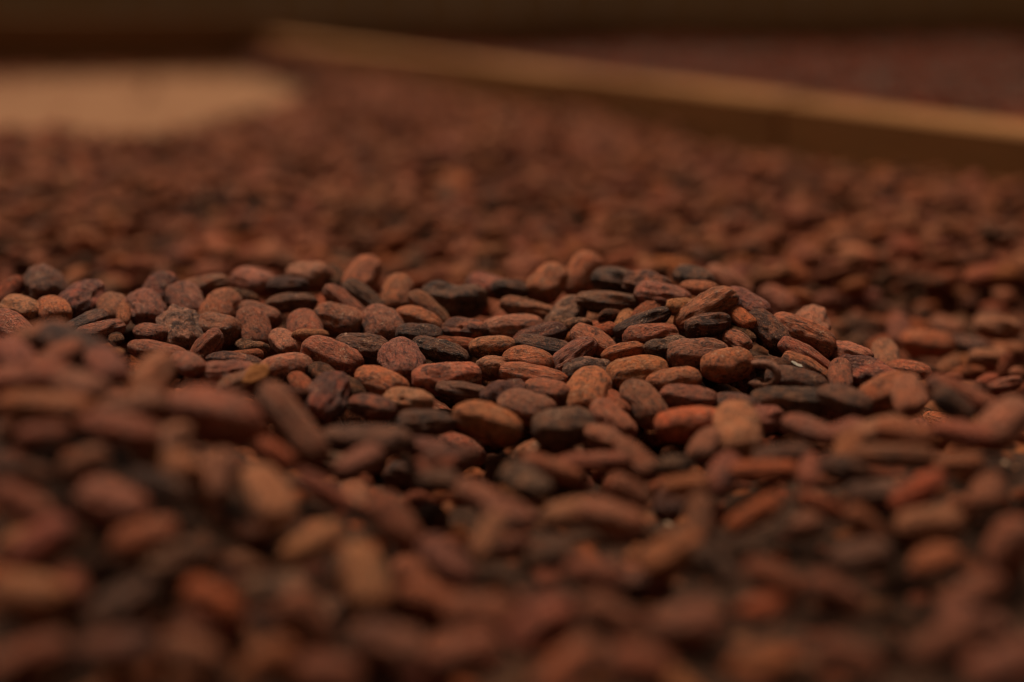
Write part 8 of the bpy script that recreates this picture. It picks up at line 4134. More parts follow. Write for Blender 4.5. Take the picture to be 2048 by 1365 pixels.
1347 8845 -352 -164 26 110 48 k
967 5428 -109 -155 78 96 50 m
-1181 7894 -303 -179 5 97 42 t
3175 9889 -343 165 81 100 51 d
1401 7984 -264 16 -30 119 58 m
1120 4356 -182 123 25 60 37 d
2796 7323 -356 154 -46 92 48 r
4096 9877 -341 53 -47 105 45 b
2097 6301 -387 -8 5 112 56 m
1466 4441 -136 26 -83 111 42 r
-1930 8809 -397 126 -71 73 38 r
2761 6980 -356 -143 -34 95 46 d
464 6798 -216 76 64 111 71 m
-2840 7637 -307 48 -75 111 58 t
3549 8239 -357 133 51 98 39 o
-4097 9973 -363 12 73 107 55 r
692 3393 -293 158 -85 78 49 d
1813 3752 -208 143 -39 96 51 o
821 6883 -164 75 56 87 41 r
-1254 8893 -397 96 43 90 43 r
1668 6786 -415 4 68 104 47 m
533 6556 -26 95 -7 108 62 k
3027 7617 -358 106 -56 103 53 k
-1000 5608 -20 -140 -4 92 48 r
47 4745 -190 53 -21 106 55 b
-1354 3057 -208 72 -58 73 39 d
-2803 9765 -385 -10 52 123 57 r
898 8158 -373 173 69 120 62 m
-848 6026 -104 111 74 84 45 r
973 10190 -323 -175 -72 94 43 r
1159 5680 -149 3 42 96 48 r
705 5031 -239 14 -31 96 50 d
2485 6571 -433 163 51 107 58 k
-2340 9302 -301 82 0 111 55 d
-1158 4431 59 170 39 80 45 r
-97 8809 -399 146 79 108 48 m
-631 9032 -260 -172 -7 105 52 t
-3944 9333 -403 156 -47 111 63 b
2575 8471 -265 179 30 92 46 g
1343 4307 -120 110 -70 90 46 b
-1392 8624 -396 -150 -69 93 44 b
-1175 4677 32 137 8 124 61 b
4181 10226 -320 135 -3 101 54 d
-1386 7648 -398 44 -70 113 45 d
2438 6476 -451 83 -56 90 47 r
1270 4627 -209 31 -62 98 48 d
4179 9984 -337 150 -49 98 55 r
-757 4559 -215 4 63 113 61 o
-2745 10213 -334 27 41 85 41 r
4098 9768 -351 113 -60 112 56 b
-1561 9129 -400 66 -54 122 54 t
-71 5013 -271 142 73 83 37 b
20 4470 -300 134 -21 92 43 b
1257 4512 -183 101 77 104 61 r
670 9075 -370 -145 -68 112 54 t
2310 7098 -388 -61 71 82 43 o
-2042 7862 -400 70 33 112 49 r
-1890 4046 -20 44 -31 82 47 m
1786 8637 -245 -7 15 105 43 d
-108 3842 -256 116 -58 80 38 d
1558 4071 -111 138 84 74 39 r
-200 4176 -259 -40 79 75 30 r
-3682 8571 -393 -4 49 111 60 r
-638 10350 -319 32 -28 123 66 o
2105 6188 -386 165 21 108 64 o
3517 10281 -316 82 57 116 54 p
-569 9184 -274 23 -3 93 47 r
-275 5003 -261 137 -63 86 39 o
2727 6494 -398 56 -57 94 51 b
-551 3038 -306 -3 66 84 46 b
-2436 7536 -306 35 4 91 45 m
-2312 8460 -397 60 87 80 39 d
2560 6964 -381 45 -67 83 44 m
1121 8313 -361 91 55 90 51 b
637 10073 -338 13 66 109 50 r
-1696 7904 -289 121 10 98 52 b
1225 4884 -148 62 4 96 49 p
-50 8455 -399 72 -68 87 43 b
-1830 5590 -97 133 -84 87 44 t
-636 5128 -230 49 -63 101 50 r
-1611 4300 85 119 69 78 44 d
-1268 9393 -401 66 71 116 54 r
44 8413 -308 51 -33 104 46 d
1632 4020 -120 -4 58 83 44 d
-555 2719 -309 94 44 79 39 k
-377 4949 -163 -156 9 98 40 t
2668 6268 -423 69 -53 97 44 b
-3074 10034 -356 110 -81 104 51 p
-707 4943 -244 150 -60 105 51 g
-2200 10394 -316 86 57 115 56 r
1343 8290 -359 121 -79 100 39 k
-1044 10030 -356 47 77 105 56 o
2128 10167 -324 164 66 93 48 b
3124 8690 -253 19 32 111 48 p
-1556 4479 48 102 58 100 52 o
3995 9750 -352 42 68 116 55 o
271 5221 -228 9 -67 97 48 b
-1020 5565 -159 -61 75 113 46 o
-1408 5126 -160 105 23 80 40 m
-1482 3342 -126 -147 29 86 42 t
-1773 4112 45 137 -37 85 44 r
-2747 8053 -357 174 64 103 53 r
782 8220 -375 67 -69 115 68 b
1601 9909 -340 59 70 124 70 o
2738 8107 -249 100 22 76 40 r
-1264 5515 -155 59 -69 93 53 b
2447 7674 -218 11 -9 91 58 b
101 10207 -335 -31 63 113 50 t
-2600 8299 -264 131 12 110 52 p
-2522 5716 -101 176 -13 95 49 k
2489 9045 -217 142 38 124 65 t
139 3331 -292 -3 70 81 32 b
277 3094 -295 85 59 87 39 o
8 4084 -270 25 49 94 51 p
-1100 8282 -311 163 21 116 52 t
-217 7364 -248 76 -9 124 50 m
1590 7151 -235 174 9 87 46 r
-427 4442 -264 -51 -82 74 43 b
""".strip().split('\n')


def parse(row):
    a = row.split()
    x, y, z, az, el, ro, hl, hw, ht, kk = map(int, a[:10])
    return (x / 1e4, y / 1e4, z / 1e4), (rad(az), rad(el), rad(ro)), (hl / 1e4, hw / 1e4, ht / 1e4), kk, a[10]


def jitter(c, rg, amt=0.16):
    s = 1 + rg.uniform(-amt, amt)
    return (min(1, c[0] * s * (1 + rg.uniform(-0.06, 0.06))), min(1, c[1] * s * (1 + rg.uniform(-0.08, 0.08))), min(1, c[2] * s * (1 + rg.uniform(-0.10, 0.10))))


rg = random.Random(5)
for n_, row in enumerate(SINGLE):
    data, _, lab = row.partition('|')
    loc, ang, size, kk, ch = parse(data)
    o = bpy.data.objects.new('cocoa_bean', BEAN_MESH[kk])
    COL.objects.link(o)
    M = frame_of(*ang).to_4x4()
    o.matrix_world = Matrix.Translation(loc) @ M @ Matrix.Diagonal((size[0], size[1], size[2], 1))
    c, wear = TINT[ch]
    c = jitter(c, rg, 0.08)
    o.color = (c[0], c[1], c[2], wear if wear > 1.2 else min(1.0, wear * rg.uniform(0.85, 1.1)))
    o['label'] = lab.strip()
    o['category'] = 'cocoa bean'
    o['group'] = 'cocoa beans heaped in the drying tray'

# ------------------------------------------------------------------ the shape of the heap
RP = np.array([-1584,4285,-1430,4287,-1275,4276,-1155,4161,-995,4050,-838,3991,-685,4029,-594,4213,
-1440,3864,-1183,3703,-967,3639,-821,3735,-1153,3385,-1527,5243,-1943,5778,-1745,5612,
-1924,5469,-1480,5603,-1655,5358,-1280,5303,-1267,5039,-1139,5144,-2097,5771,-1013,5027,
-819,5027,-671,5134,-463,4918,-241,5021,-251,5238,-655,5607,-878,5765,-257,5765,
-652,6094,-1129,6012,-1284,5931,-183,6492,305,6096,435,5860,390,5648,4,5549,
291,5124,276,4911,-86,4598,175,4547,-289,4549,601,4598,457,4804,691,5137,
748,5372,599,5536,1115,5299,961,5256,794,5080,962,4759,1030,4969,1290,5332,
1300,5022,736,4399,1149,4712,1197,4430,1386,4335,1584,4235,1249,4125,1046,4213,
2059,5787,1911,5791,1917,6408,2176,6296,1395,6431,1368,6654,1616,6619,921,5934,
-2400,3200,-1800,2400,-1800,2800,-1800,3200,-1200,2000,-1200,2400,-1200,2800,-600,2000,
-600,2400,-600,2800,-600,3200,0,2000,0,2400,0,2800,0,3200,600,2000,
600,2400,600,2800,600,3200,1200,2000,1200,2400,1200,2800,1200,3200,1800,2400,
1800,2800,1800,3200,2400,3200,-7000,7600,-7000,8600,-7000,9600,-7000,10600,-7000,11600,
-7000,12600,-6000,7600,-6000,8600,-6000,9600,-6000,10600,-6000,11600,-6000,12600,-5000,7600,
-5000,8600,-5000,9600,-5000,10600,-5000,11600,-5000,12600,-4000,7600,-4000,8600,-4000,9600,
-4000,10600,-4000,11600,-4000,12600,-3000,7600,-3000,8600,-3000,9600,-3000,10600,-3000,11600,
-3000,12600,-2000,7600,-2000,8600,-2000,9600,-2000,10600,-2000,11600,-2000,12600,-1000,7600,
-1000,8600,-1000,9600,-1000,10600,-1000,11600,-1000,12600,0,7600,0,8600,0,9600,
0,10600,0,11600,0,12600,1000,7600,1000,8600,1000,9600,1000,10600,1000,11600,
1000,12600,2000,7600,2000,8600,2000,9600,2000,10600,2000,11600,2000,12600,3000,7600,
3000,8600,3000,9600,3000,10600,3000,11600,3000,12600,4000,7600,4000,8600,4000,9600,
4000,10600,4000,11600,4000,12600,5000,7600,5000,8600,5000,9600,5000,10600,5000,11600,
5000,12600,6000,7600,6000,8600,6000,9600,6000,10600,6000,11600,6000,12600,7000,7600,
7000,8600,7000,9600,7000,10600,7000,11600,7000,12600]).reshape(-1, 2) / 1e4
RW = np.array([1839,4111,2009,-3574,-2443,1472,2827,-874,-616,-1564,-793,1310,8163,-4806,1860,864,
1297,-1774,704,4112,-974,3539,-527,-3797,-556,1393,207,10,3061,-3327,349,2599,
1162,761,214,329,612,1194,-1602,-3063,-1538,463,-904,1239,-1155,452,95,-808,
4120,107,1104,3667,-1574,-1356,-2110,-2447,686,-105,-2512,4350,1347,378,38,-1528,
-1036,132,3423,-2320,-3040,5611,-5142,419,734,-443,2229,-3637,-244,1472,-3709,-325,
21,2546,-5507,251,-730,377,1166,44,105,-170,-386,24,-201,436,-181,-118,
288,-433,64,-720,-556,-745,141,-25,4,-585,-449,-606,116,-21,4,-609,
-469,-631,120,-22,4,-605,-465,-627,120,-22,4,-605,-465,-627,120,-22,
4,-611,-466,-629,120,-22,4,-639,-449,-618,118,-22,4,-703,-501,-687,
130,-24,4,-633,-178,-328,63,-12,2,-171,-323,-381,72,-13,2,-366,
-278,-375,72,-13,2,-362,-279,-376,72,-13,2,-366,-281,-379,72,-13,
2,-351,-269,-364,70,-13,2,-432,-333,-447,84,-15,3]) / 1e5


def near_h(X, Y):
    out = np.zeros(X.shape)
    for (a, b_), w_ in zip(RP, RW):
        out += w_ * np.exp(-((X - a) ** 2 + (Y - b_) ** 2) / (2 * 0.055 ** 2))
    return out


FLOOR_Z = -0.05
DIV_A, DIV_B = np.array([0.41, 1.13]), np.array([-0.62, 3.64])     # front line of the divider
DIV_DIR = (DIV_B - DIV_A) / np.linalg.norm(DIV_B - DIV_A)
DIV_N = np.array([DIV_DIR[1], -DIV_DIR[0]])                        # towards the next bin
EDGE = np.array([[-3.0, 1.50], [-0.54, 1.50], [-0.42, 1.49], [-0.36, 1.60], [-0.325, 1.85], [-0.29, 2.20], [-0.10, 2.45]])


def bed_z(X, Y):
    """top of the bean bed in the near bin"""
    z = near_h(X, Y)
    far = np.clip((Y - 1.0) / 0.3, 0, 1)
    und = -0.004 + 0.004 * np.sin(X * 9 + 1.3 * np.sin(Y * 5)) + 0.005 * np.sin(Y * 11 + 2.0 * X) + 0.004 * np.sin(X * 23 - Y * 17)
    # the rake leaves a shallow trough along the divider
    und = und - 0.024 * np.clip(1 + div_side(X, Y) / 0.22, 0, 1) * np.clip((X + 0.25) / 0.5, 0, 1)
    z = z * (1 - far) + far * und
    lim = np.interp(X, EDGE[:, 0], EDGE[:, 1])
    lim = lim + 0.02 * np.sin(X * 31) + 0.012 * np.sin(X * 67 + 1)
    lim = lim + 2.5 * np.clip((div_side(X, Y) + 0.13) / 0.08, 0, 1)      # a strip left along the divider
    return np.where(Y > lim, np.maximum(z - (Y - lim) * 0.42, FLOOR_Z - 0.02), z)


def div_side(X, Y):
    return (X - DIV_A[0]) * DIV_N[0] + (Y - DIV_A[1]) * DIV_N[1]


def joined_beans(name, items, nu, nv, sheet=None):
    """items: list of (loc, matrix3 scaled, shape, tint rgba, seed); one mesh"""
    base = {}
    V, T, R, S, loops, starts = [], [], [], [], [], []
    nvert = nloop = 0
    for loc, M, kk, tint, seed in items:
        if kk not in base:
            v, f = bean_arrays(kk, nu, nv)
            fl = np.array([i for q in f for i in q])
            ln = np.array([len(q) for q in f])
            base[kk] = (v, fl, ln)
        v, fl, ln = base[kk]
        V.append(v @ M.T + loc)
        R.append(v * MM)
        T.append(np.tile(tint, (len(v), 1)))
        S.append(np.full(len(v), seed))
        loops.append(fl + nvert)
        starts.append(ln)
        nvert += len(v)
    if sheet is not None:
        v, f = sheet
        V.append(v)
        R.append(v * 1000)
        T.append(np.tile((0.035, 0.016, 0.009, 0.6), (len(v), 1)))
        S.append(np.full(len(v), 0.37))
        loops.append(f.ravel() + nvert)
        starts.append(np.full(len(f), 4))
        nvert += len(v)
    V = np.concatenate(V); loops = np.concatenate(loops); ln = np.concatenate(starts)
    me = bpy.data.meshes.new(name)
    me.vertices.add(len(V))
    me.vertices.foreach_set('co', V.ravel())
    me.loops.add(len(loops))
    me.loops.foreach_set('vertex_index', loops)
    me.polygons.add(len(ln))
    me.polygons.foreach_set('loop_start', np.concatenate([[0], np.cumsum(ln)[:-1]]))
    me.polygons.foreach_set('use_smooth', np.ones(len(ln), bool))
    me.update(calc_edges=True)
    a = me.attributes.new('rest', 'FLOAT_VECTOR', 'POINT'); a.data.foreach_set('vector', np.concatenate(R).ravel())
    a = me.attributes.new('tint', 'FLOAT_COLOR', 'POINT'); a.data.foreach_set('color', np.concatenate(T).ravel())
    a = me.attributes.new('seed', 'FLOAT', 'POINT'); a.data.foreach_set('value', np.concatenate(S))
    me.materials.append(MAT_HEAP)
    o = bpy.data.objects.new(name, me)
    COL.objects.link(o)
    return o


def scaled(ang, size):
    M = np.array(frame_of(*ang))
    return M * np.array(size)[None, :]


def grid_sheet(x0, x1, y0, y1, nx, ny, zf, keep=None):
    X, Y = np.meshgrid(np.linspace(x0, x1, nx), np.linspace(y0, y1, ny))
    Z = zf(X, Y)
    v = np.stack([X.ravel(), Y.ravel(), Z.ravel()], 1)
    i = (np.arange(ny - 1)[:, None] * nx + np.arange(nx - 1)[None, :]).ravel()
    f = np.stack([i, i + 1, i + nx + 1, i + nx], 1)
    if keep is not None:
        cx, cy = v[f, 0].mean(1), v[f, 1].mean(1)
        f = f[keep(cx, cy)]
    return v, f


LETTERS = list('rrrrrbbbbbbootttddkmmpppghw')
items = []
for row in HEAP:
    a = row.split()
    x, y, z, az, el, hl, th_ = map(int, a[:7])
    ch = a[7]
    c, wear = TINT[ch]
    items.append((np.array((x, y, z)) / 1e4, scaled((rad(az), rad(el), rg.gauss(0, 0.4)), (hl / 1e4, th_ / 1e4 * 1.1, th_ / 1e4 * 0.9)),
                  rg.choice(SHAPE[ch]), (*jitter(c, rg), wear), rg.random()))

# the middle and far part of the bed: beans laid over its surface
def strew(X, Y, zf, letters=LETTERS):
    Z = zf(X, Y)
    out = []
    e = 0.004
    gx = (zf(X + e, Y) - Z) / e
    gy = (zf(X, Y + e) - Z) / e
    for i in range(len(X)):
        az = rg.uniform(0, math.pi * 2)
        el = max(-1.2, min(1.2, rg.gauss(0, 0.30))) + math.atan(gx[i] * math.cos(az) + gy[i] * math.sin(az))
        hl = min(0.0135, max(0.0078, rg.gauss(0.0096, 0.0012)))
        hw = hl * rg.uniform(0.50, 0.64)
        ht = hw * rg.uniform(0.62, 0.85)
        ch = rg.choice(letters)
        c, wear = TINT[ch]
        c = jitter(c, rg)
        out.append((np.array((X[i], Y[i], Z[i] + rg.gauss(-0.003, 0.0045))), scaled((az, el, rg.gauss(0, 0.35)), (hl, hw, ht)),
                    rg.choice(SHAPE[ch]), (*c, wear), rg.random()))
    return out


Y = np.sqrt(RNG.uniform(0.74 ** 2, 3.55 ** 2, 30000))
X = RNG.uniform(-1, 1, Y.shape) * (0.40 * Y + 0.10)
ok = (div_side(X, Y) < -0.012) & (bed_z(X, Y) > FLOOR_Z + 0.004)
X, Y = X[ok], Y[ok]
far_items = strew(X, Y, bed_z)
# beans right in front of the lens, below the picture's bottom edge
Y = RNG.uniform(0.10, 0.235, 260)
X = RNG.uniform(-0.15, 0.15, 260)
far_items += strew(X, Y, bed_z)
# beans at the sides of the near heap, outside the picture
Y = RNG.uniform(0.15, 1.0, 1500)
X = np.where(RNG.random(1500) < 0.5, -1, 1) * (0.38 * Y + 0.03 + RNG.uniform(0, 0.15, 1500))
ok = div_side(X, Y) < -0.012
far_items += strew(X[ok], Y[ok], bed_z)
# strays on the raked floor and a thin drift against the back board
X = RNG.uniform(-1.7, -0.62, 420)
Y = 3.68 + 0.27 * (X + 0.62) - 0.05 - np.abs(RNG.normal(0, 1, 420)) * (0.05 + 0.16 * np.clip((-0.95 - X) / 0.5, 0, 1))
far_items += strew(X, Y, lambda a, b_: a * 0 + FLOOR_Z + 0.009)
X = RNG.uniform(-1.2, -0.62, 16)
Y = RNG.uniform(2.1, 3.3, 16)
far_items += strew(X, Y, lambda a, b_: a * 0 + FLOOR_Z + 0.008)
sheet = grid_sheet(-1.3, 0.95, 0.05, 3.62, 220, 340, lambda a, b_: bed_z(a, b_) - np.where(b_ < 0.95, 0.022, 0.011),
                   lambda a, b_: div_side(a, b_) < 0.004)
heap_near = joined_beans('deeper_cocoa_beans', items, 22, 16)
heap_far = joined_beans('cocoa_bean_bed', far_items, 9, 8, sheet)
for o, lab in ((heap_near, 'small hidden cocoa beans packed in the gaps under and between the sharp front heap'),
               (heap_far, 'blurred carpet of reddish brown cocoa beans stretching back to the wooden divider')):
    o['kind'] = 'stuff'
    o['label'] = lab
    o['category'] = 'cocoa beans'


def next_bed(X, Y):
    return 0.004 + 0.006 * np.sin(X * 7 + Y * 3) + 0.005 * np.sin(Y * 6 - X * 2)


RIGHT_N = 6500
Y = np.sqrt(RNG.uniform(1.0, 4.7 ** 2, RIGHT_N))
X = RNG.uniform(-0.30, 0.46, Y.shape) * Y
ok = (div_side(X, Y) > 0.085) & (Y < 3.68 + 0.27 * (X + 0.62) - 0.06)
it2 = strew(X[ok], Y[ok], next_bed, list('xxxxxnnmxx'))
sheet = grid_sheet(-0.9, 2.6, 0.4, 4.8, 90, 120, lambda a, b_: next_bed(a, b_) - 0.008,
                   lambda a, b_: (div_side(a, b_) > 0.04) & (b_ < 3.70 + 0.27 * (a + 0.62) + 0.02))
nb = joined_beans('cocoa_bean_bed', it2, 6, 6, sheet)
nb['kind'] = 'stuff'
nb['label'] = 'dark reddish cocoa beans spread in the next bin beyond the wooden divider'
nb['category'] = 'cocoa beans'


# ------------------------------------------------------------------ boards
def board(name, p0, p1, thick, z0, z1, mat, parent=None, bevel=0.003, seed=1, sink=0.0):
    """plank standing on edge from p0 to p1, thickness to the right of that direction, its long faces a little uneven"""
    p0, p1 = Vector((*p0, 0)), Vector((*p1, 0))
    dvec = p1 - p0
    L = dvec.length
    dvec.normalize()
    nrm = Vector((dvec.y, -dvec.x, 0))
    n = max(2, int(L / 0.06))
    prof = [(0, z0), (0, z1 - bevel), (bevel, z1), (thick - bevel, z1), (thick, z1 - bevel), (thick, z0)]
    vs, fs = [], []
    for i in range(n + 1):
        t = L * i / n
        for q, (a, z) in enumerate(prof):
            w_ = noise.noise(Vector((t * 2.3, q * 0.7, seed * 9.1)))
            w2 = noise.noise(Vector((t * 1.1, 5.0, seed * 3.3)))
            zz = z + (0.0025 * w_ + 0.002 * w2 if z > z0 + 1e-6 else 0)
            vs.append(tuple(dvec * t + nrm * (a + 0.0015 * w_) + Vector((0, 0, zz))))
    m = len(prof)
    for i in range(n):
        for q in range(m):
            a, b_ = i * m + q, i * m + (q + 1) % m
            fs.append((a, a + m, b_ + m, b_))
    fs.append(tuple(range(m)))
    fs.append(tuple(n * m + q for q in reversed(range(m))))
    me = bpy.data.meshes.new(name)
    # local frame: x along the plank
    me.from_pydata([(Vector(v).dot(dvec), Vector(v).dot(-nrm), v[2]) for v in vs], [], fs)
    me.materials.append(mat)
    o = bpy.data.objects.new(name, me)
    COL.objects.link(o)
    o.rotation_euler = (0, 0, math.atan2(dvec.y, dvec.x))
    o.location = p0
    if parent is not None:
        o.parent = parent
        o.location = Vector(p0) - parent.location
    return o


def thing(name, label, cat, loc, group=None):
    o = bpy.data.objects.new(name, None)
    COL.objects.link(o)
    o.location = loc
    o.empty_display_size = 0.05
    o['label'] = label
    o['category'] = cat
    if group:
        o['group'] = group
    return o


# divider between the two bins: two planks butted end to end, a post at the joint
DIV_Z = 0.034
div = thing('wooden_divider', 'long low wooden divider with a pale worn top edge between the two bean bins', 'divider', (DIV_A[0], DIV_A[1], FLOOR_Z))
near_end = DIV_A - DIV_DIR * 0.55
jt = DIV_A + DIV_DIR * 0.36
def rel(p):
    return (p[0], p[1])
pl1 = board('plank', rel(near_end), rel(jt - DIV_DIR * 0.004), 0.050, FLOOR_Z, DIV_Z, MAT_TOP, None, seed=2)
pl2 = board('plank', rel(jt + DIV_DIR * 0.004), rel(DIV_B), 0.050, FLOOR_Z, DIV_Z + 0.002, MAT_TOP, None, seed=3)
bt = board('batten', rel(jt - DIV_DIR * 0.03 + DIV_N * 0.052), rel(jt + DIV_DIR * 0.03 + DIV_N * 0.052), 0.025, FLOOR_Z, DIV_Z - 0.012, MAT_DARK, None, seed=4)
for o in (pl1, pl2, bt):
    o.parent = div
    o.location = o.location - Vector((DIV_A[0], DIV_A[1], FLOOR_Z))

# board closing the bins at the back
BACK_L, BACK_R = np.array([-2.2, 3.68 - 0.27 * 1.58]), np.array([3.2, 3.68 + 0.27 * 3.82])
bk = thing('back_board', 'dark brown wooden board closing off the drying bins at the far end', 'board', (BACK_L[0], BACK_L[1], FLOOR_Z))
mid = BACK_L + (BACK_R - BACK_L) * 0.53
for a, b_, s_ in ((BACK_L, mid, 6), (mid + (BACK_R - BACK_L) * 0.002, BACK_R, 7)):
    # thickness points away from the camera
    o = board('plank', rel(b_), rel(a), 0.045, FLOOR_Z, 0.094, MAT_DARK, None, seed=s_)
    o.parent = bk
    o.location = o.location - Vector((BACK_L[0], BACK_L[1], FLOOR_Z))


def sheet_obj(name, x0, x1, y0, y1, z, mat, nx=2, ny=2, zf=None):
    v, f = grid_sheet(x0, x1, y0, y1, nx, ny, zf or (lambda a, b_: a * 0 + z))
    me = bpy.data.meshes.new(name)
    me.from_pydata(v.tolist(), [], f.tolist())
    me.materials.append(mat)
    o = bpy.data.objects.new(name, me)
    COL.objects.link(o)
    o['kind'] = 'structure'
    return o


sheet_obj('tray_floor', -3.0, 3.6, -0.6, 5.2, FLOOR_Z, MAT_DECK, 60, 50)
sheet_obj('ground', -60, 60, -60, 60, -0.45, MAT_SOIL)
# far wall of the drying house, boards side by side
wall = thing('far_wall', 'dim olive brown board wall far behind the drying bins', 'wall', (0, 9.0, -0.45))
mw = None
for i in range(30):
    x = -4.5 + i * 0.3
    if mw is None:
        o = board('wall_board', (x, 9.0), (x + 0.292, 9.0), 0.02, -0.45, 1.6, MAT_WALL, None, seed=20)
        mw = o.data
    else:
        o = bpy.data.objects.new('wall_board', mw)
        COL.objects.link(o)
    o.parent = wall
    o.location = (x, 0.004 * (i % 3), 0.45)


# ------------------------------------------------------------------ bits of husk lying on the beans
def husk(name, label, cat, loc, rot, pts, thick, curl, mat):
    """thin curled chip of husk cut to the outline pts (mm), with real thickness"""
    bot, top, fs = [], [], []
    n = len(pts)
    rings = 5
    cx, cy = sum(p[0] for p in pts) / n, sum(p[1] for p in pts) / n
    V = []
    for side in (1, -1):
        for k in range(rings):
            t = 1 - k / rings
            for x, y in pts:
                X, Y = cx + (x - cx) * t, cy + (y - cy) * t
                z = curl * (X * X - 0.4 * Y * Y + 0.5 * X * Y) + 0.35 * noise.noise(Vector((X * 0.5, Y * 0.5, 3))) + side * thick / 2
                V.append((X / 1000, Y / 1000, z / 1000))
        V.append((cx / 1000, cy / 1000, (curl * (cx * cx - 0.4 * cy * cy + 0.5 * cx * cy) + side * thick / 2) / 1000))
    m = rings * n + 1
    for s in (0, 1):
        b0 = s * m
        for k in range(rings - 1):
            for i in range(n):
                a, b_, c, d_ = b0 + k * n + i, b0 + k * n + (i + 1) % n, b0 + (k + 1) * n + (i + 1) % n, b0 + (k + 1) * n + i
                fs.append((a, b_, c, d_) if s == 0 else (d_, c, b_, a))
        for i in range(n):
            a, b_, c = b0 + (rings - 1) * n + i, b0 + (rings - 1) * n + (i + 1) % n, b0 + rings * n
            fs.append((a, b_, c) if s == 0 else (c, b_, a))
    for i in range(n):
        fs.append((i, m + i, m + (i + 1) % n, (i + 1) % n))
    me = bpy.data.meshes.new(name)
    me.from_pydata(V, [], fs)
    me.shade_smooth()
    me.materials.append(mat)
    o = bpy.data.objects.new(name, me)
    COL.objects.link(o)
    o.location = loc
    o.rotation_euler = tuple(rad(a) for a in rot)
    o['label'] = label
    o['category'] = cat
    return o


husk('husk_flake', 'thin papery orange-tan husk flake lying left of the round tan-and-black cocoa bean', 'husk flake',
     (-0.0868, 0.4640, 0.0158), (48, -6, 8), [(-5.2, -3.6), (-3.5, -1.0), (-2.6, 1.2), (-0.6, 3.6), (1.2, 3.0), (4.4, 2.4), (5.0, 0.6), (4.4, -2.0), (1.5, -3.2), (-2.0, -4.0)], 0.45, 0.035, MAT_FLAKE)
husk('husk_chip', 'tiny pale grey husk chip stuck on a grooved bean on the mound\'s right slope', 'husk chip',
     (0.1036, 0.5008, 0.0090), (30, 18, -24), [(-2.4, 0.5), (-1.2, 1.0), (0.2, 0.5), (1.4, 0.7), (2.6, -0.2), (1.2, -0.7), (-0.2, -0.3), (-1.4, -0.4)], 0.35, 0.05, MAT_CHIP)


def curled_shell():
    """an empty shell curled into an open ring"""
    nA, W = 34, 7
    V, fs = [], []
    for side in (0, 1):
        for i in range(nA + 1):
            t = i / nA
            a = rad(112 - 262 * t)
            R = 6.6 + 0.9 * math.sin(t * 5) - 1.2 * t - side * (1.9 + 0.4 * math.sin(t * 9))
            for j in range(W + 1):
                s = j / W * 2 - 1
                w_ = 3.4 * (1 - 0.55 * abs(2 * t - 1) ** 3)
                lip = -1.1 * s * s
                nz = 0.35 * noise.noise(Vector((t * 6, s * 1.5, 4.0 + side)))
                V.append((math.cos(a) * (R + lip + nz) * 1.12 / 1000, s * w_ / 1000, math.sin(a) * (R + lip + nz) * 0.92 / 1000))
    m = (nA + 1) * (W + 1)
    for side in (0, 1):
        for i in range(nA):
            for j in range(W):
                a = side * m + i * (W + 1) + j
                q = (a, a + 1, a + W + 2, a + W + 1)
                fs.append(q if side else tuple(reversed(q)))
    for i in range(nA):
        for j in (0, W):
            a = i * (W + 1) + j
            q = (a, a + W + 1, a + W + 1 + m, a + m)
            fs.append(q if j else tuple(reversed(q)))
    for i in (0, nA):
        for j in range(W):
            a = i * (W + 1) + j
            q = (a, a + 1, a + 1 + m, a + m)
            fs.append(tuple(reversed(q)) if i else q)
    me = bpy.data.meshes.new('curled_shell')
    me.from_pydata(V, [], fs)
    at = me.attributes.new('rest', 'FLOAT_VECTOR', 'POINT')
    at.data.foreach_set('vector', (np.array(V) * 1000).ravel())
    me.shade_smooth()
    me.materials.append(MAT_SINGLE)
    o = bpy.data.objects.new('curled_shell', me)
    COL.objects.link(o)
    o.location = (0.0878, 0.4870, 0.0082)
    o.rotation_euler = (rad(-14), rad(-6), rad(-12))
    o.color = (0.20, 0.085, 0.048, 0.3)
    o['label'] = 'empty brown bean shell curled into an open ring below the orange egg-shaped bean'
    o['category'] = 'bean shell'


curled_shell()
frag = bpy.data.objects.new('bean_fragment', BEAN_MESH[11])
COL.objects.link(frag)
frag.matrix_world = Matrix.Translation((0.1023, 0.5270, 0.0068)) @ frame_of(rad(4), rad(-14), 0).to_4x4() @ Matrix.Diagonal((0.0042, 0.0017, 0.0016, 1))
frag.color = (0.10, 0.045, 0.022, 0.7)
frag['label'] = 'tiny shrivelled dark bean fragment lying between the mottled bean and the grooved red one'
frag['category'] = 'bean fragment'


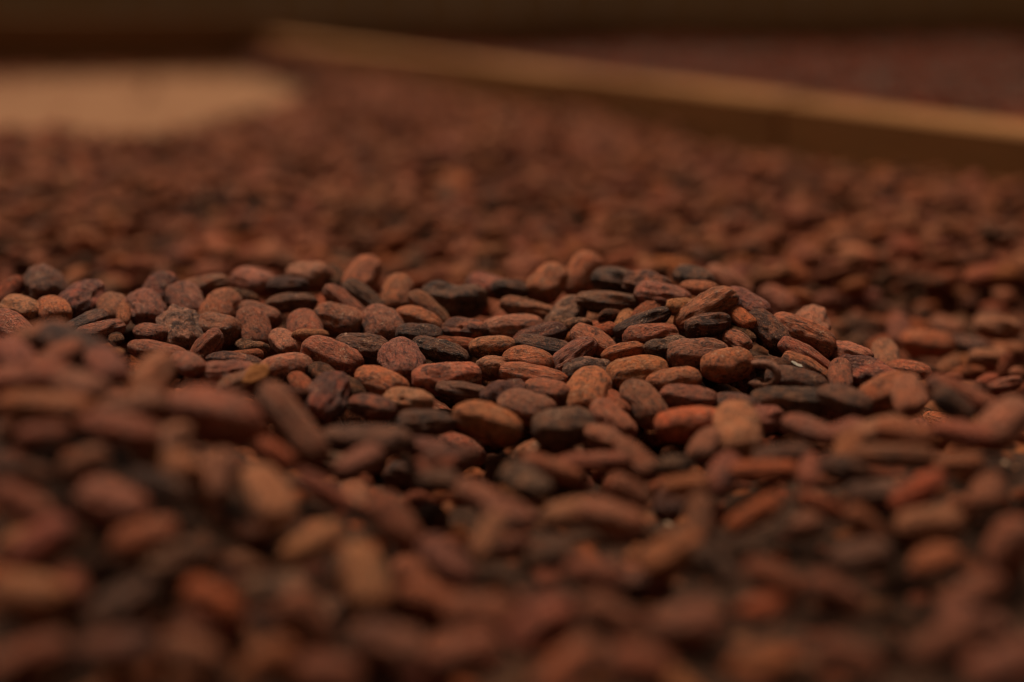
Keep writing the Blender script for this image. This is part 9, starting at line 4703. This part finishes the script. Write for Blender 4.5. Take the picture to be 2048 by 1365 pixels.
# ------------------------------------------------------------------ crumbs of husk and dried pulp caught on the beans
bpy.context.view_layer.update()
dg = bpy.context.evaluated_depsgraph_get()
V, fs, R_, T_ = [], [], [], []
for n_ in range(900):
    y = rg.uniform(0.40, 0.72)
    x = rg.uniform(-0.38, 0.38) * y
    ok_, p, nrm, _i, _o, _m = sc.ray_cast(dg, Vector((x, y, 0.12)), Vector((0, 0, -1)))
    if not ok_ or nrm.z < 0.25:
        continue
    q = nrm.to_track_quat('Z', 'Y').to_matrix()
    a0 = rg.uniform(0, 6.28)
    size = rg.uniform(0.25, 0.75) * (1.8 if rg.random() < 0.12 else 1.0) / 1000
    stretch = rg.uniform(1.0, 2.8)
    k0 = len(V)
    m = 6
    pts = [(math.cos(a0) * math.cos(t) * stretch - math.sin(a0) * math.sin(t), math.sin(a0) * math.cos(t) * stretch + math.cos(a0) * math.sin(t))
           for t in (2 * math.pi * (i + rg.uniform(-0.25, 0.25)) / m for i in range(m))]
    hgt = rg.uniform(0.12, 0.4) * size
    for px_, py_ in pts:
        V.append(p + q @ Vector((px_ * size, py_ * size, -0.1 * size)))
    for px_, py_ in pts:
        V.append(p + q @ Vector((px_ * size * 0.7, py_ * size * 0.7, hgt + rg.uniform(0, 0.25) * size)))
    fs.append(tuple(range(k0 + m, k0 + 2 * m)))
    for i in range(m):
        fs.append((k0 + i, k0 + (i + 1) % m, k0 + m + (i + 1) % m, k0 + m + i))
    base = rg.choice(((0.28, 0.13, 0.06), (0.22, 0.085, 0.035), (0.10, 0.04, 0.02), (0.40, 0.27, 0.17)))
    T_ += [(*base, 0.2)] * (2 * m)
    R_ += [(v - p) * 1000 + Vector((n_, 0, 0)) for v in V[k0:]]
me = bpy.data.meshes.new('husk_crumbs')
me.from_pydata(V, [], fs)
a = me.attributes.new('rest', 'FLOAT_VECTOR', 'POINT'); a.data.foreach_set('vector', np.array(R_).ravel())
a = me.attributes.new('tint', 'FLOAT_COLOR', 'POINT'); a.data.foreach_set('color', np.array(T_).ravel())
a = me.attributes.new('seed', 'FLOAT', 'POINT'); a.data.foreach_set('value', np.zeros(len(V)))
me.materials.append(MAT_HEAP)
o = bpy.data.objects.new('husk_crumbs', me)
COL.objects.link(o)
o['kind'] = 'stuff'
o['label'] = 'fine crumbs of husk and dried pulp caught on the sharp cocoa beans'
o['category'] = 'husk crumbs'
